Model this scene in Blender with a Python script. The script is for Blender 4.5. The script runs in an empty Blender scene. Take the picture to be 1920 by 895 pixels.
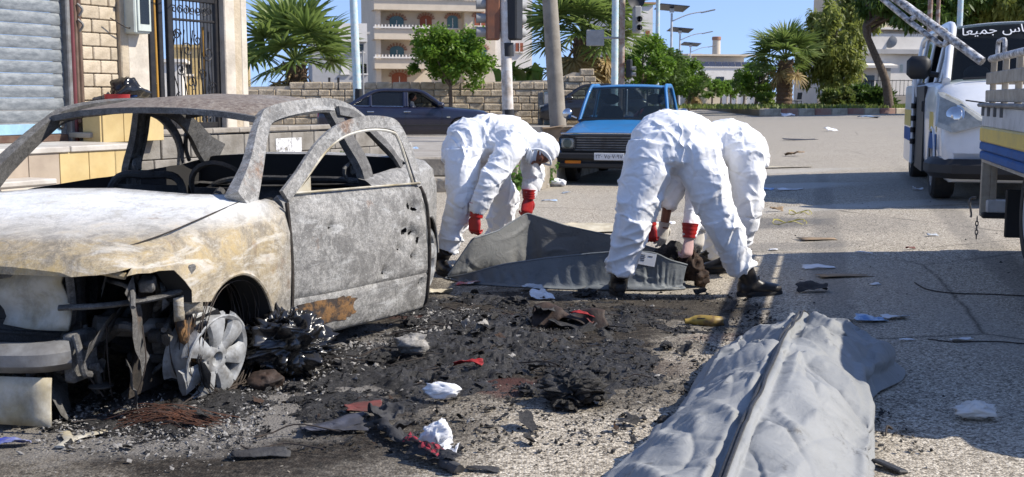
import bpy, bmesh, math, random
import numpy as np
from mathutils import Vector, Matrix, Euler, Quaternion
R = math.radians
rng = np.random.default_rng(7)
random.seed(7)
sc = bpy.context.scene
COL = sc.collection

# ---------------------------------------------------------------- camera, sky, sun, exposure
FPX = 2180.0; HORIZON = 186.0; CAM_H = 1.25          # photograph pixels (1920 x 895)
PITCH = math.atan((447.5 - HORIZON) / FPX)
cd = bpy.data.cameras.new('camera'); cam = bpy.data.objects.new('camera', cd); COL.objects.link(cam)
cd.sensor_width = 36.0; cd.lens = FPX / 1920 * 36; cd.clip_start = 0.1; cd.clip_end = 3000
cam.location = (0, 0, CAM_H); cam.rotation_euler = (R(90) - PITCH, 0, 0)
cd.dof.use_dof = True; cd.dof.focus_distance = 7.2; cd.dof.aperture_fstop = 9.0
sc.camera = cam
SUN_EL = R(41); SUN_AZ = R(97)                        # azimuth clockwise from +Y (straight ahead)
sdir = Vector((math.sin(SUN_AZ) * math.cos(SUN_EL), math.cos(SUN_AZ) * math.cos(SUN_EL), math.sin(SUN_EL)))
w = bpy.data.worlds.new('World'); sc.world = w; w.use_nodes = True
wn = w.node_tree.nodes; wl = w.node_tree.links
bg = wn['Background']; sky = wn.new('ShaderNodeTexSky'); sky.sky_type = 'NISHITA'; sky.sun_disc = False
sky.sun_elevation = SUN_EL; sky.sun_rotation = SUN_AZ
sky.air_density = 1.0; sky.dust_density = 0.15; sky.ozone_density = 5.0; sky.altitude = 0
wtc = wn.new('ShaderNodeTexCoord'); wad = wn.new('ShaderNodeVectorMath'); wad.operation = 'MULTIPLY_ADD'   # a clear deep-blue day: little haze near the horizon
wl.new(wtc.outputs['Generated'], wad.inputs[0]); wad.inputs[1].default_value = (1, 1, .85); wad.inputs[2].default_value = (0, 0, .17)
wl.new(wad.outputs[0], sky.inputs[0]); wmx = wn.new('ShaderNodeMix'); wmx.data_type = 'RGBA'; wmx.blend_type = 'MULTIPLY'; wmx.inputs[0].default_value = 1
wl.new(sky.outputs[0], wmx.inputs[6]); wmx.inputs[7].default_value = (1.08, .93, .93, 1); wl.new(wmx.outputs[2], bg.inputs[0]); bg.inputs[1].default_value = 0.15
sl = bpy.data.lights.new('sun', 'SUN'); sun = bpy.data.objects.new('sun', sl); COL.objects.link(sun)
sl.energy = 4.2; sl.angle = R(0.53); sl.color = (1.0, 0.935, 0.83)
sun.rotation_euler = sdir.to_track_quat('Z', 'Y').to_euler()
sc.view_settings.view_transform = 'Standard'; sc.view_settings.look = 'None'
sc.view_settings.exposure = 0.68; sc.view_settings.gamma = 1.0; sc.view_settings.use_curve_mapping = False
sc.cycles.max_bounces = 6; sc.cycles.diffuse_bounces = 3; sc.cycles.glossy_bounces = 3
sc.cycles.transmission_bounces = 5; sc.cycles.transparent_max_bounces = 8
sc.cycles.use_denoising = True; sc.cycles.caustics_reflective = False; sc.cycles.caustics_refractive = False

# ---------------------------------------------------------------- geometry helpers
def smooth01(a, b, x):
    t = np.clip((np.asarray(x, float) - a) / (b - a), 0, 1); return t * t * (3 - 2 * t)
def gz(x, y):
    """height of the street: it climbs gently to the right"""
    r = 0.5 * np.tanh(np.maximum(0.0, np.asarray(x, float) - 1.5) * 0.075)
    return r * (1 - smooth01(90, 160, y))
_c, _s = math.cos(PITCH), math.sin(PITCH)
def ray(px, py):
    u = (px - 960) / FPX; v = (447.5 - py) / FPX
    return np.array([u, _c + v * _s, -_s + v * _c])
def G(px, py, z=0.0, lift=0.0):
    """the street point that stands at this place of the photograph (z = height above the street)"""
    d = ray(px, py); h = z + lift
    for _ in range(30):
        t = (h - CAM_H) / d[2]; p = d * t
        h = z + float(gz(p[0], p[1]))
    return Vector((p[0], p[1], h))
def P(px, py, Y):
    d = ray(px, py); t = Y / d[1]
    return Vector((d[0] * t, Y, CAM_H + d[2] * t))
def scale_at(Y): return FPX / Y

def _hash(ix, iy, iz):
    h = (ix.astype(np.int64) * 374761393 + iy.astype(np.int64) * 668265263 + iz.astype(np.int64) * 2147483647) & 0xffffffff
    h = ((h ^ (h >> 13)) * 1274126177) & 0xffffffff
    return ((h ^ (h >> 16)) & 0xffff) / 32767.5 - 1.0
def vnoise(p):
    """value noise in -1..1 for an (n,3) array"""
    p = np.asarray(p, float); i = np.floor(p); f = p - i; f = f * f * (3 - 2 * f)
    i = i.astype(np.int64); x, y, z = i[:, 0], i[:, 1], i[:, 2]; fx, fy, fz = f[:, 0], f[:, 1], f[:, 2]
    def L(a, b, t): return a + (b - a) * t
    c = [[[_hash(x + a, y + b, z + d) for d in (0, 1)] for b in (0, 1)] for a in (0, 1)]
    return L(L(L(c[0][0][0], c[0][0][1], fz), L(c[0][1][0], c[0][1][1], fz), fy),
             L(L(c[1][0][0], c[1][0][1], fz), L(c[1][1][0], c[1][1][1], fz), fy), fx)
def fbm(p, o=4, g=0.5):
    p = np.asarray(p, float); r = 0; a = 1.0; t = 0
    for k in range(o):
        r = r + a * vnoise(p * (2.03 ** k) + 17.3 * k); t += a; a *= g
    return r / t
def catmull(pts, n):
    """n points through pts (k,d)"""
    pts = np.asarray(pts, float); k = len(pts)
    if k == 2: return pts[0] + (pts[1] - pts[0]) * np.linspace(0, 1, n)[:, None]
    q = np.vstack([2 * pts[0] - pts[1], pts, 2 * pts[-1] - pts[-2]])
    t = np.linspace(0, k - 1 - 1e-9, n); i = t.astype(int); f = (t - i)[:, None]
    a, b, c, d = q[i], q[i + 1], q[i + 2], q[i + 3]
    return 0.5 * (2 * b + (c - a) * f + (2 * a - 5 * b + 4 * c - d) * f ** 2 + (3 * b - a - 3 * c + d) * f ** 3)
def V3(p): return np.array(p, float)
def rotm(rx=0, ry=0, rz=0): return np.array(Euler((rx, ry, rz)).to_matrix())

class MB:
    """collects shapes; build() links them as ONE mesh object"""
    def __init__(s): s.v = []; s.f = []; s.mi = []; s.n = 0; s.cur = 0
    def add(s, v, f):
        v = np.asarray(v, float).reshape(-1, 3); s.v.append(v); o = s.n
        for a in f: s.f.append([o + int(i) for i in a]); s.mi.append(s.cur)
        s.n += len(v); return s
    def box(s, c, d, rot=None, ch=0.0):
        c = np.asarray(c, float); h = np.asarray(d, float) / 2
        if ch <= 0:
            v = np.array([[x, y, z] for x in (-1, 1) for y in (-1, 1) for z in (-1, 1)], float) * h
            f = [(0, 1, 3, 2), (4, 6, 7, 5), (0, 4, 5, 1), (2, 3, 7, 6), (0, 2, 6, 4), (1, 5, 7, 3)]
        else:
            ch = min(ch, h.min() * .9); v = []; idx = {}
            for sx in (-1, 1):
                for sy in (-1, 1):
                    for sz in (-1, 1):
                        for ax in range(3):
                            p = np.array([sx, sy, sz]) * h - np.array([sx, sy, sz]) * ch * np.array([a != ax for a in range(3)])
                            idx[(sx, sy, sz, ax)] = len(v); v.append(p)
            f = []
            for ax in range(3):
                o = [a for a in range(3) if a != ax]
                for sg in (-1, 1):
                    q = []
                    for (a, b) in ((-1, -1), (1, -1), (1, 1), (-1, 1)):
                        k = [0, 0, 0]; k[ax] = sg; k[o[0]] = a; k[o[1]] = b; q.append(idx[tuple(k) + (ax,)])
                    f.append(q)
                for a in (-1, 1):
                    for b in (-1, 1):
                        k0 = [0, 0, 0]; k0[ax] = -1; k0[o[0]] = a; k0[o[1]] = b; k1 = list(k0); k1[ax] = 1
                        f.append([idx[tuple(k0) + (o[0],)], idx[tuple(k1) + (o[0],)], idx[tuple(k1) + (o[1],)], idx[tuple(k0) + (o[1],)]])
            for sx in (-1, 1):
                for sy in (-1, 1):
                    for sz in (-1, 1): f.append([idx[(sx, sy, sz, a)] for a in range(3)])
            v = np.array(v)
        if rot is not None: v = v @ np.asarray(rot).T
        return s.add(v + c, f)
    def quad(s, a, b, c, d): return s.add([a, b, c, d], [(0, 1, 2, 3)])
    def grid(s, g, cu=False, cv=False):
        g = np.asarray(g, float); n, m = g.shape[:2]; f = []
        for i in range(n if cu else n - 1):
            for j in range(m if cv else m - 1):
                f.append((i * m + j, ((i + 1) % n) * m + j, ((i + 1) % n) * m + (j + 1) % m, i * m + (j + 1) % m))
        return s.add(g.reshape(-1, 3), f)
    def loft(s, rings, cap=True):
        g = np.asarray(rings, float); n, m = g.shape[:2]
        f = [(i * m + j, i * m + (j + 1) % m, (i + 1) * m + (j + 1) % m, (i + 1) * m + j) for i in range(n - 1) for j in range(m)]
        if cap: f += [tuple(range(m))[::-1], tuple((n - 1) * m + j for j in range(m))]
        return s.add(g.reshape(-1, 3), f)
    def tube(s, pts, r, n=8, up=None, sq=1.0, cap=True, ang0=0.0, closed=False):
        """swept tube; r scalar or one radius per point; sq = second radius / first; up fixes the first axis"""
        pts = np.asarray(pts, float); k = len(pts); r = np.broadcast_to(np.asarray(r, float), (k,)); sq = np.broadcast_to(np.asarray(sq, float), (k,))
        t = np.gradient(pts, axis=0); t /= np.linalg.norm(t, axis=1)[:, None] + 1e-12
        a = np.asarray(up if up is not None else ((0, 0, 1) if abs(t[0][2]) < .9 else (1, 0, 0)), float)
        rings = []; th = np.linspace(0, 2 * math.pi, n, endpoint=False) + ang0
        for i in range(k):
            u = np.asarray(up, float) if up is not None else a
            u = u - t[i] * (u @ t[i]); u /= np.linalg.norm(u) + 1e-12; a = u; b = np.cross(t[i], u)
            rings.append(pts[i] + r[i] * (np.cos(th)[:, None] * b + sq[i] * np.sin(th)[:, None] * u))
        return s.loft(rings, cap)
    def cyl(s, a, b, r0, r1=None, n=12, cap=True): return s.tube([a, b], [r0, r0 if r1 is None else r1], n, cap=cap)
    def lathe(s, prof, n=24, axis=(0, 0, 1), c=(0, 0, 0), cap=False):
        """prof: (radius, height) pairs"""
        q = Vector((0, 0, 1)).rotation_difference(Vector(axis)).to_matrix(); q = np.array(q); rings = []
        th = np.linspace(0, 2 * math.pi, n, endpoint=False)
        for (r, h) in prof: rings.append(np.stack([r * np.cos(th), r * np.sin(th), np.full(n, h)], 1) @ q.T + np.asarray(c))
        return s.loft(rings, cap)
    def sphere(s, c, r, n=12, m=8, rot=None):
        r = np.broadcast_to(np.asarray(r, float), (3,)); rings = []
        th = np.linspace(0, 2 * math.pi, n, endpoint=False)
        for ph in np.linspace(-math.pi / 2 + .02, math.pi / 2 - .02, m):
            p = np.stack([np.cos(th) * math.cos(ph), np.sin(th) * math.cos(ph), np.full(n, math.sin(ph))], 1) * r
            if rot is not None: p = p @ np.asarray(rot).T
            rings.append(p + np.asarray(c))
        return s.loft(rings)
    def prism(s, poly, h, axis=2):
        """poly: 2D points in the plane across `axis`, extruded between h[0] and h[1]"""
        o = [a for a in range(3) if a != axis]; n = len(poly); v = np.zeros((2 * n, 3))
        for i, p in enumerate(poly):
            for k in (0, 1): v[k * n + i, o[0]] = p[0]; v[k * n + i, o[1]] = p[1]; v[k * n + i, axis] = h[k]
        f = [tuple(range(n))[::-1], tuple(range(n, 2 * n))] + [(i, (i + 1) % n, n + (i + 1) % n, n + i) for i in range(n)]
        return s.add(v, f)
    def xf(s, m, t=(0, 0, 0)):
        s.v = [a @ np.asarray(m).T + np.asarray(t) for a in s.v]; return s
    def mesh(s, name, mats, smooth=False, sharp=None):
        me = bpy.data.meshes.new(name); v = np.vstack(s.v) if s.v else np.zeros((0, 3))
        me.from_pydata(v.tolist(), [], s.f)
        for m in (mats if isinstance(mats, (list, tuple)) else [mats]): me.materials.append(m)
        if any(s.mi): me.polygons.foreach_set('material_index', s.mi)
        bm = bmesh.new(); bm.from_mesh(me); bmesh.ops.recalc_face_normals(bm, faces=bm.faces); bm.to_mesh(me); bm.free()
        if smooth:
            me.shade_smooth()
            if sharp: me.set_sharp_from_angle(angle=R(sharp))
        return me
    def build(s, name, mats, parent=None, smooth=False, sharp=40, **k): return link(name, s.mesh(name, mats, smooth, sharp), parent, **k)

def link(name, me, parent=None, loc=None, rot=None, label=None, cat=None, group=None, kind=None):
    o = bpy.data.objects.new(name, me); COL.objects.link(o)
    if parent is not None: o.parent = parent
    if loc is not None: o.location = loc
    if rot is not None: o.rotation_euler = rot
    return tag(o, label, cat, group, kind)
def tag(o, label=None, cat=None, group=None, kind=None):
    for k, v in (('label', label), ('category', cat), ('group', group), ('kind', kind)):
        if v: o[k] = v
    return o
def thing(name, label, cat, loc=(0, 0, 0), rz=0, group=None):
    o = bpy.data.objects.new(name, None); COL.objects.link(o); o.empty_display_size = .1
    o.location = loc; o.rotation_euler = (0, 0, rz); return tag(o, label, cat, group)
def copy_tree(o, parent=None, keep=True):
    c = o.copy(); COL.objects.link(c); c.parent = parent
    for ch in list(o.children): copy_tree(ch, c)
    return c
def evaluated(o):
    """apply an object's modifiers to its mesh"""
    dg = bpy.context.evaluated_depsgraph_get(); dg.update()
    me = bpy.data.meshes.new_from_object(o.evaluated_get(dg)); old = o.data; o.modifiers.clear(); o.data = me
    me.name = old.name; return o
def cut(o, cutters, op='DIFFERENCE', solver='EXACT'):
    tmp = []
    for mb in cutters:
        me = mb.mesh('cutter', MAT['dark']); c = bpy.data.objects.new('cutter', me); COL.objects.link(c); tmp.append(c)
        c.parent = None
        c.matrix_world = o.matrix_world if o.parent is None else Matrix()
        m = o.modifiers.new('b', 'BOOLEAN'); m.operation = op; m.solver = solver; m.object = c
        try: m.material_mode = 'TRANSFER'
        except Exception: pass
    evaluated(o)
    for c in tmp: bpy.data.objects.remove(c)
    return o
def np_verts(me):
    a = np.empty(len(me.vertices) * 3); me.vertices.foreach_get('co', a); return a.reshape(-1, 3)
def np_normals(me):
    a = np.empty(len(me.vertices) * 3); me.vertices.foreach_get('normal', a); return a.reshape(-1, 3)
def set_verts(me, v): me.vertices.foreach_set('co', np.asarray(v).ravel()); me.update()
def remeshed(mb, name, mat, voxel, smooth=2, parent=None):
    o = mb.build(name, mat, None, True, None)
    m = o.modifiers.new('r', 'REMESH'); m.mode = 'VOXEL'; m.voxel_size = voxel; m.use_smooth_shade = True
    if smooth: k = o.modifiers.new('s', 'SMOOTH'); k.factor = .5; k.iterations = smooth
    evaluated(o); o.data.shade_smooth()
    if not o.data.materials: o.data.materials.append(mat)
    o.parent = parent; return o

# ---------------------------------------------------------------- material helpers
MAT = {}
class NT:
    def __init__(s, name, coord='Object'):
        s.m = bpy.data.materials.new(name); s.m.use_nodes = True; s.t = s.m.node_tree; s.N = s.t.nodes; s.L = s.t.links
        s.b = s.N['Principled BSDF']; s.tc = s.N.new('ShaderNodeTexCoord'); s.co = s.tc.outputs[coord]; MAT[name] = s.m
    def link(s, a, b):
        if hasattr(a, 'is_output') or isinstance(a, bpy.types.NodeSocket): s.L.new(a, b)
        else:
            if b.type == 'RGBA' and not hasattr(a, '__len__'): a = (a, a, a, 1)
            elif b.type == 'RGBA' and len(a) == 3: a = tuple(a) + (1,)
            b.default_value = a
    def mapping(s, scale=(1, 1, 1), rot=(0, 0, 0), loc=(0, 0, 0), co=None):
        n = s.N.new('ShaderNodeMapping'); s.L.new(co or s.co, n.inputs[0]); n.inputs['Scale'].default_value = scale
        n.inputs['Rotation'].default_value = rot; n.inputs['Location'].default_value = loc; return n.outputs[0]
    def noise(s, scale, detail=4, rough=.55, co=None, dist=0.0, col=False):
        n = s.N.new('ShaderNodeTexNoise'); s.L.new(co or s.co, n.inputs['Vector']); n.inputs['Scale'].default_value = scale
        n.inputs['Detail'].default_value = detail; n.inputs['Roughness'].default_value = rough; n.inputs['Distortion'].default_value = dist
        return n.outputs['Color' if col else 'Fac']
    def vor(s, scale, co=None, feature='F1', out='Distance', rnd=1.0):
        n = s.N.new('ShaderNodeTexVoronoi'); s.L.new(co or s.co, n.inputs['Vector']); n.inputs['Scale'].default_value = scale
        n.feature = feature; n.inputs['Randomness'].default_value = rnd; return n.outputs[out]
    def wave(s, scale, co=None, dist=0, axis='X'):
        n = s.N.new('ShaderNodeTexWave'); s.L.new(co or s.co, n.inputs['Vector']); n.inputs['Scale'].default_value = scale
        n.bands_direction = axis; n.inputs['Distortion'].default_value = dist; return n.outputs['Fac']
    def ramp(s, fac, stops, interp='LINEAR'):
        n = s.N.new('ShaderNodeValToRGB'); s.L.new(fac, n.inputs[0]); e = n.color_ramp.elements; n.color_ramp.interpolation = interp
        while len(e) < len(stops): e.new(.5)
        for a, (p, c) in zip(e, stops):
            a.position = p; a.color = (c, c, c, 1) if not hasattr(c, '__len__') else (tuple(c) + (1,))[:4]
        return n.outputs[0]
    def mix(s, fac, a, b, mode='MIX'):
        n = s.N.new('ShaderNodeMix'); n.data_type = 'RGBA'; n.blend_type = mode; n.clamp_factor = True
        s.link(fac, n.inputs[0]); s.link(a, n.inputs[6]); s.link(b, n.inputs[7]); return n.outputs[2]
    def math(s, op, a, b=0.0, clamp=False):
        n = s.N.new('ShaderNodeMath'); n.operation = op; n.use_clamp = clamp; s.link(a, n.inputs[0]); s.link(b, n.inputs[1]); return n.outputs[0]
    def sep(s, co=None):
        n = s.N.new('ShaderNodeSeparateXYZ'); s.L.new(co or s.co, n.inputs[0]); return n.outputs
    def pos(s): return s.N.new('ShaderNodeNewGeometry').outputs['Position']
    def rnd(s): return s.N.new('ShaderNodeObjectInfo').outputs['Random']
    def islandrnd(s): return s.N.new('ShaderNodeNewGeometry').outputs['Random Per Island']
    def bump(s, h, strength=.3, dist=.01, nrm=None):
        n = s.N.new('ShaderNodeBump'); s.L.new(h, n.inputs['Height']); n.inputs['Strength'].default_value = strength
        n.inputs['Distance'].default_value = dist
        if nrm: s.L.new(nrm, n.inputs['Normal'])
        s.L.new(n.outputs[0], s.b.inputs['Normal']); return n.outputs[0]
    def out(s, col=None, rough=None, metal=None, spec=None, alpha=None):
        if col is not None: s.link(col, s.b.inputs['Base Color'])
        if rough is not None: s.link(rough, s.b.inputs['Roughness'])
        if metal is not None: s.link(metal, s.b.inputs['Metallic'])
        if spec is not None: s.link(spec, s.b.inputs['Specular IOR Level'])
        return s.m
def mk(name, col, rough=.6, metal=0.0, col2=None, scale=6, bump=0.0, bscale=60, bdist=.005, spec=.4, rnd=0.0, dirt=0.0, coat=0.0):
    """plain procedural material: two tones of noise, per-object shift, fine relief and grime"""
    n = NT(name); c2 = col2 or tuple(x * .8 for x in col)
    c = n.mix(n.ramp(n.noise(scale, 5, .6), [(.35, 0), (.65, 1)]), col, c2)
    if rnd: c = n.mix(n.math('MULTIPLY', n.rnd(), rnd), c, tuple(x * .45 for x in c2))
    if dirt: c = n.mix(n.math('MULTIPLY', n.ramp(n.noise(scale * .7 + 1.3, 8, .7), [(.48, 0), (.7, 1)]), dirt), c, (.09, .075, .055))
    n.out(c, rough, metal, spec)
    if bump: n.bump(n.noise(bscale, 4, .6), bump, bdist)
    if coat: n.b.inputs['Coat Weight'].default_value = coat; n.b.inputs['Coat Roughness'].default_value = .08
    return n.m
def glass(name, col=(.02, .025, .03), rough=.03, alpha=1.0, trans=0.0):
    n = NT(name); n.out(col, rough, 0, .5); n.b.inputs['IOR'].default_value = 1.45
    if trans:
        tr = n.N.new('ShaderNodeBsdfTransparent'); tr.inputs[0].default_value = (.72, .8, .8, 1); mx = n.N.new('ShaderNodeMixShader')
        mx.inputs[0].default_value = 1 - trans; n.L.new(tr.outputs[0], mx.inputs[1]); n.L.new(n.b.outputs[0], mx.inputs[2])
        n.L.new(mx.outputs[0], n.N['Material Output'].inputs[0])
    return n.m
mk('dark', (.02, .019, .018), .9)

# ---------------------------------------------------------------- street
def ellipse_mask(n, pos, cx, cy, rx, ry, rot, warp, wscale, soft=.22):
    """1 inside a ragged stain lying on the street"""
    m = n.N.new('ShaderNodeMapping'); m.vector_type = 'TEXTURE'; n.L.new(pos, m.inputs[0])
    m.inputs['Location'].default_value = (cx, cy, 0); m.inputs['Rotation'].default_value = (0, 0, rot); m.inputs['Scale'].default_value = (rx, ry, 1e3)
    ln = n.N.new('ShaderNodeVectorMath'); ln.operation = 'LENGTH'; n.L.new(m.outputs[0], ln.inputs[0])
    d = n.math('ADD', ln.outputs['Value'], n.math('MULTIPLY', n.math('SUBTRACT', n.noise(wscale, 8, .7, co=pos), .5), warp))
    mr = n.N.new('ShaderNodeMapRange'); n.L.new(d, mr.inputs[0]); mr.inputs[1].default_value = 1 + soft; mr.inputs[2].default_value = 1 - soft
    return mr.outputs[0]
def asphalt():
    n = NT('asphalt'); p = n.pos()
    cell = n.N.new('ShaderNodeTexVoronoi'); n.L.new(p, cell.inputs['Vector']); cell.inputs['Scale'].default_value = 105
    grain = n.N.new('ShaderNodeSeparateColor'); n.L.new(cell.outputs['Color'], grain.inputs[0])
    g = n.ramp(grain.outputs[0], [(0, (.06, .05, .038)), (.22, (.20, .172, .135)), (.5, (.50, .44, .35)), (.8, (.60, .535, .43)), (1, (.82, .75, .63))])
    fine = n.noise(120, 4, .75, co=p)
    c = n.mix(n.ramp(fine, [(.34, .8), (.56, 0)]), g, (.05, .043, .035))
    big = n.noise(.55, 6, .6, co=p)
    c = n.mix(n.ramp(big, [(.35, .0), (.7, .35)]), c, (.44, .395, .325))
    # long worn streaks along the street
    st = n.noise(1.0, 6, .65, co=n.mapping((.5, .07, 1), (0, 0, R(14)), co=p))
    c = n.mix(n.ramp(st, [(.48, 0), (.64, .6)]), c, (.31, .288, .25))
    c = n.mix(n.ramp(n.noise(2.7, 8, .7, co=p), [(.60, 0), (.72, .5)]), c, (.43, .39, .33))
    # crack lines
    cr = n.vor(.33, co=n.mix(.12, p, n.noise(1.3, 4, co=p, col=True)), feature='DISTANCE_TO_EDGE')
    c = n.mix(n.math('MULTIPLY', n.ramp(cr, [(0, 1), (.006, 0)]), n.ramp(big, [(.45, 0), (.55, .7)])), c, (.04, .036, .03))
    # tyre tracks along the street
    for (a, k) in (((2.6, 9.5, .13, 8.0, R(-14.5), 1.1, 1.2), .42), ((4.1, 10.5, .14, 9.0, R(-14.5), 1.1, 1.3), .42), ((1.35, 9.0, .10, 3.5, R(-9), 1.4, 1.6), .3), ((3.3, 11.0, .5, .8, R(-10), .9, .9), .25)):
        c = n.mix(n.math('MULTIPLY', ellipse_mask(n, p, *a), k), c, (.15, .14, .125))
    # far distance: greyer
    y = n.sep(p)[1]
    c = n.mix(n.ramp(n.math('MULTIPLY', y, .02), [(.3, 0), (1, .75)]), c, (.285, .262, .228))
    # pale powder spilled in the street
    for (a, k) in (((3.2, 15.6, 1.5, .5, .1, 1.2, 1.4), .75), ((2.9, 18.5, 2.4, .6, .05, 1.4, 1.1), .5), ((5.0, 12.9, 1.6, .35, .1, 1.6, 1.6), .5), ((3.0, 12.6, 1.2, .3, .1, 1.5, 1.7), .4)):
        c = n.mix(n.math('MULTIPLY', ellipse_mask(n, p, *a), k), c, (.46, .44, .40))
    # wet patch by the road and old oil
    for (a, k) in (((2.55, 11.4, .55, .5, .2, 1.2, 3.0), .65), ((2.0, 9.6, .9, .25, .1, 1.4, 3.0), .35)):
        c = n.mix(n.math('MULTIPLY', ellipse_mask(n, p, *a), k), c, (.10, .10, .10))
    # soot and burnt oil around the wreck
    soots = [((-.05, 6.15, .95, 1.45, R(-8), 1.3, 2.2), .97), ((-1.15, 4.9, .95, 1.5, R(14), .7, 2.0), .97), ((-1.25, 3.95, 1.0, .55, 0, 1.3, 2.5), .72),
             ((-.45, 4.45, .45, .40, 0, 1.5, 3.5), .6), ((.9, 6.9, .65, .45, 0, 1.6, 3.0), .9), ((.35, 5.05, .6, .5, 0, 1.8, 4.0), .7),
             ((1.45, 6.3, .5, .25, 0, 1.7, 4.0), .6), ((-1.6, 7.2, 1.3, 2.2, R(14), .6, 2.0), .9)]
    tot = None
    for (a, k) in soots:
        m = n.math('MULTIPLY', ellipse_mask(n, p, *a), k); tot = m if tot is None else n.math('MAXIMUM', tot, m)
    tot = n.math('MULTIPLY', tot, n.ramp(n.noise(34, 6, .75, co=p), [(.28, .75), (.5, 1)]))
    sootc = n.mix(n.ramp(n.noise(22, 6, .7, co=p), [(.4, 0), (.7, 1)]), (.009, .008, .0075), (.045, .036, .028))
    c = n.mix(tot, c, sootc)
    # rust-red powder and stains lying in the soot
    for (a, k) in (((-.12, 6.62, .6, .085, .02, 1.6, 9.0), .6), ((-.02, 4.98, .16, .18, .3, 1.6, 9.0), .7), ((.62, 5.35, .35, .2, .3, 2.0, 7.0), .15), ((1.18, 6.05, .28, .1, .2, 2.0, 7.0), .4)):
        c = n.mix(n.math('MULTIPLY', ellipse_mask(n, p, *a), k), c, (.075, .03, .026))
    # grey ash around the sill
    for (a, k) in (((-1.25, 4.45, .8, .45, .3, 1.6, 5.0), .65), ((-.55, 5.6, .5, .75, -.25, 1.8, 5.0), .5)):
        c = n.mix(n.math('MULTIPLY', ellipse_mask(n, p, *a), k), c, (.24, .225, .205))
    n.out(c, n.ramp(n.noise(60, 3, co=p), [(.3, .8), (.7, .95)]), 0, .12)
    b1 = n.bump(n.math('ADD', n.math('MULTIPLY', cell.outputs['Distance'], -.9), n.math('MULTIPLY', fine, .5)), .75, .006)
    n.bump(n.noise(7, 5, .6, co=p), .25, .02, b1)
    return n.m
asphalt()
def axis_coords(lo, hi, fine_lo, fine_hi, step):
    a = list(np.arange(fine_lo, fine_hi + 1e-6, step)); d = step
    while a[-1] < hi: d *= 1.6; a.append(a[-1] + d)
    d = step
    while a[0] > lo: d *= 1.6; a.insert(0, a[0] - d)
    return np.array(a)
gx = axis_coords(-1500, 1500, -6, 30, .75); gy = axis_coords(-60, 2600, 0, 30, .75)
gy = np.sort(np.unique(np.append(gy, np.arange(85, 170, 8))))
XX, YY = np.meshgrid(gx, gy, indexing='ij')
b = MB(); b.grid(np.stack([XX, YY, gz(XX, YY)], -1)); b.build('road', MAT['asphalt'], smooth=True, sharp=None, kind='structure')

mk('concrete', (.36, .33, .285), .9, col2=(.28, .25, .21), scale=1.3, bump=.4, bscale=18, bdist=.02, dirt=.5)
mk('concrete_grey', (.29, .27, .24), .92, col2=(.21, .195, .17), scale=2.2, bump=.5, bscale=14, bdist=.03, dirt=.6)
mk('kerb_stone', (.42, .38, .31), .9, col2=(.30, .26, .21), scale=3, bump=.5, bscale=16, bdist=.03, dirt=.5, rnd=.25)
mk('soil', (.13, .10, .065), .95, col2=(.2, .16, .1), scale=3, bump=.6, bscale=10, bdist=.05)
UV = np.array([0.25, 0.968]); UV /= np.linalg.norm(UV); UN = np.array([UV[1], -UV[0]])    # along / across the street
# raised pavement island behind the wreck with its kerb stones
isl = [(-7.5, 16.3), (.15, 16.3), (2.6, 25.8), (-7.5, 25.8)]
b = MB(); b.prism(isl, (.0, .415)); pav = b.build('pavement', MAT['concrete'], kind='structure')
def kerb_run(parent, a, c, z0, z1, wdt, mat, lens=.8, name='kerb_stone'):
    a = np.array(a, float); c = np.array(c, float); L = np.linalg.norm(c - a); d = (c - a) / L; t = 0; nn = np.array([d[1], -d[0]])
    while t < L - .05:
        l = min(lens * random.uniform(.8, 1.2), L - t); m = a + d * (t + l / 2) + nn * random.uniform(-.012, .012); h = z1 - z0 + random.uniform(-.015, .01)
        q = MB(); q.box((0, 0, 0), (l - .015, wdt, h), ch=.025)
        q.build(name, mat, parent, loc=(m[0], m[1], z0 + h / 2), rot=(random.uniform(-.01, .01), random.uniform(-.01, .01), math.atan2(d[1], d[0]) + random.uniform(-.01, .01)))
        t += l
kerb_run(pav, (-7.5, 16.2), (.1, 16.2), .18, .44, .28, MAT['kerb_stone'], .75)
kerb_run(pav, (-7.5, 15.85), (.0, 15.85), -.02, .2, .4, MAT['kerb_stone'], .6)
kerb_run(pav, (.3, 16.1), (2.75, 25.7), -.02, .43, .24, MAT['kerb_stone'], .9)
# side walk in front of the stone wall far behind
b = MB(); b.prism([(-30, 40.2), (3.2, 40.2), (5.0, 48), (-30, 48)], (.0, .3)); sw = b.build('sidewalk', MAT['concrete'], kind='structure')

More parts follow.
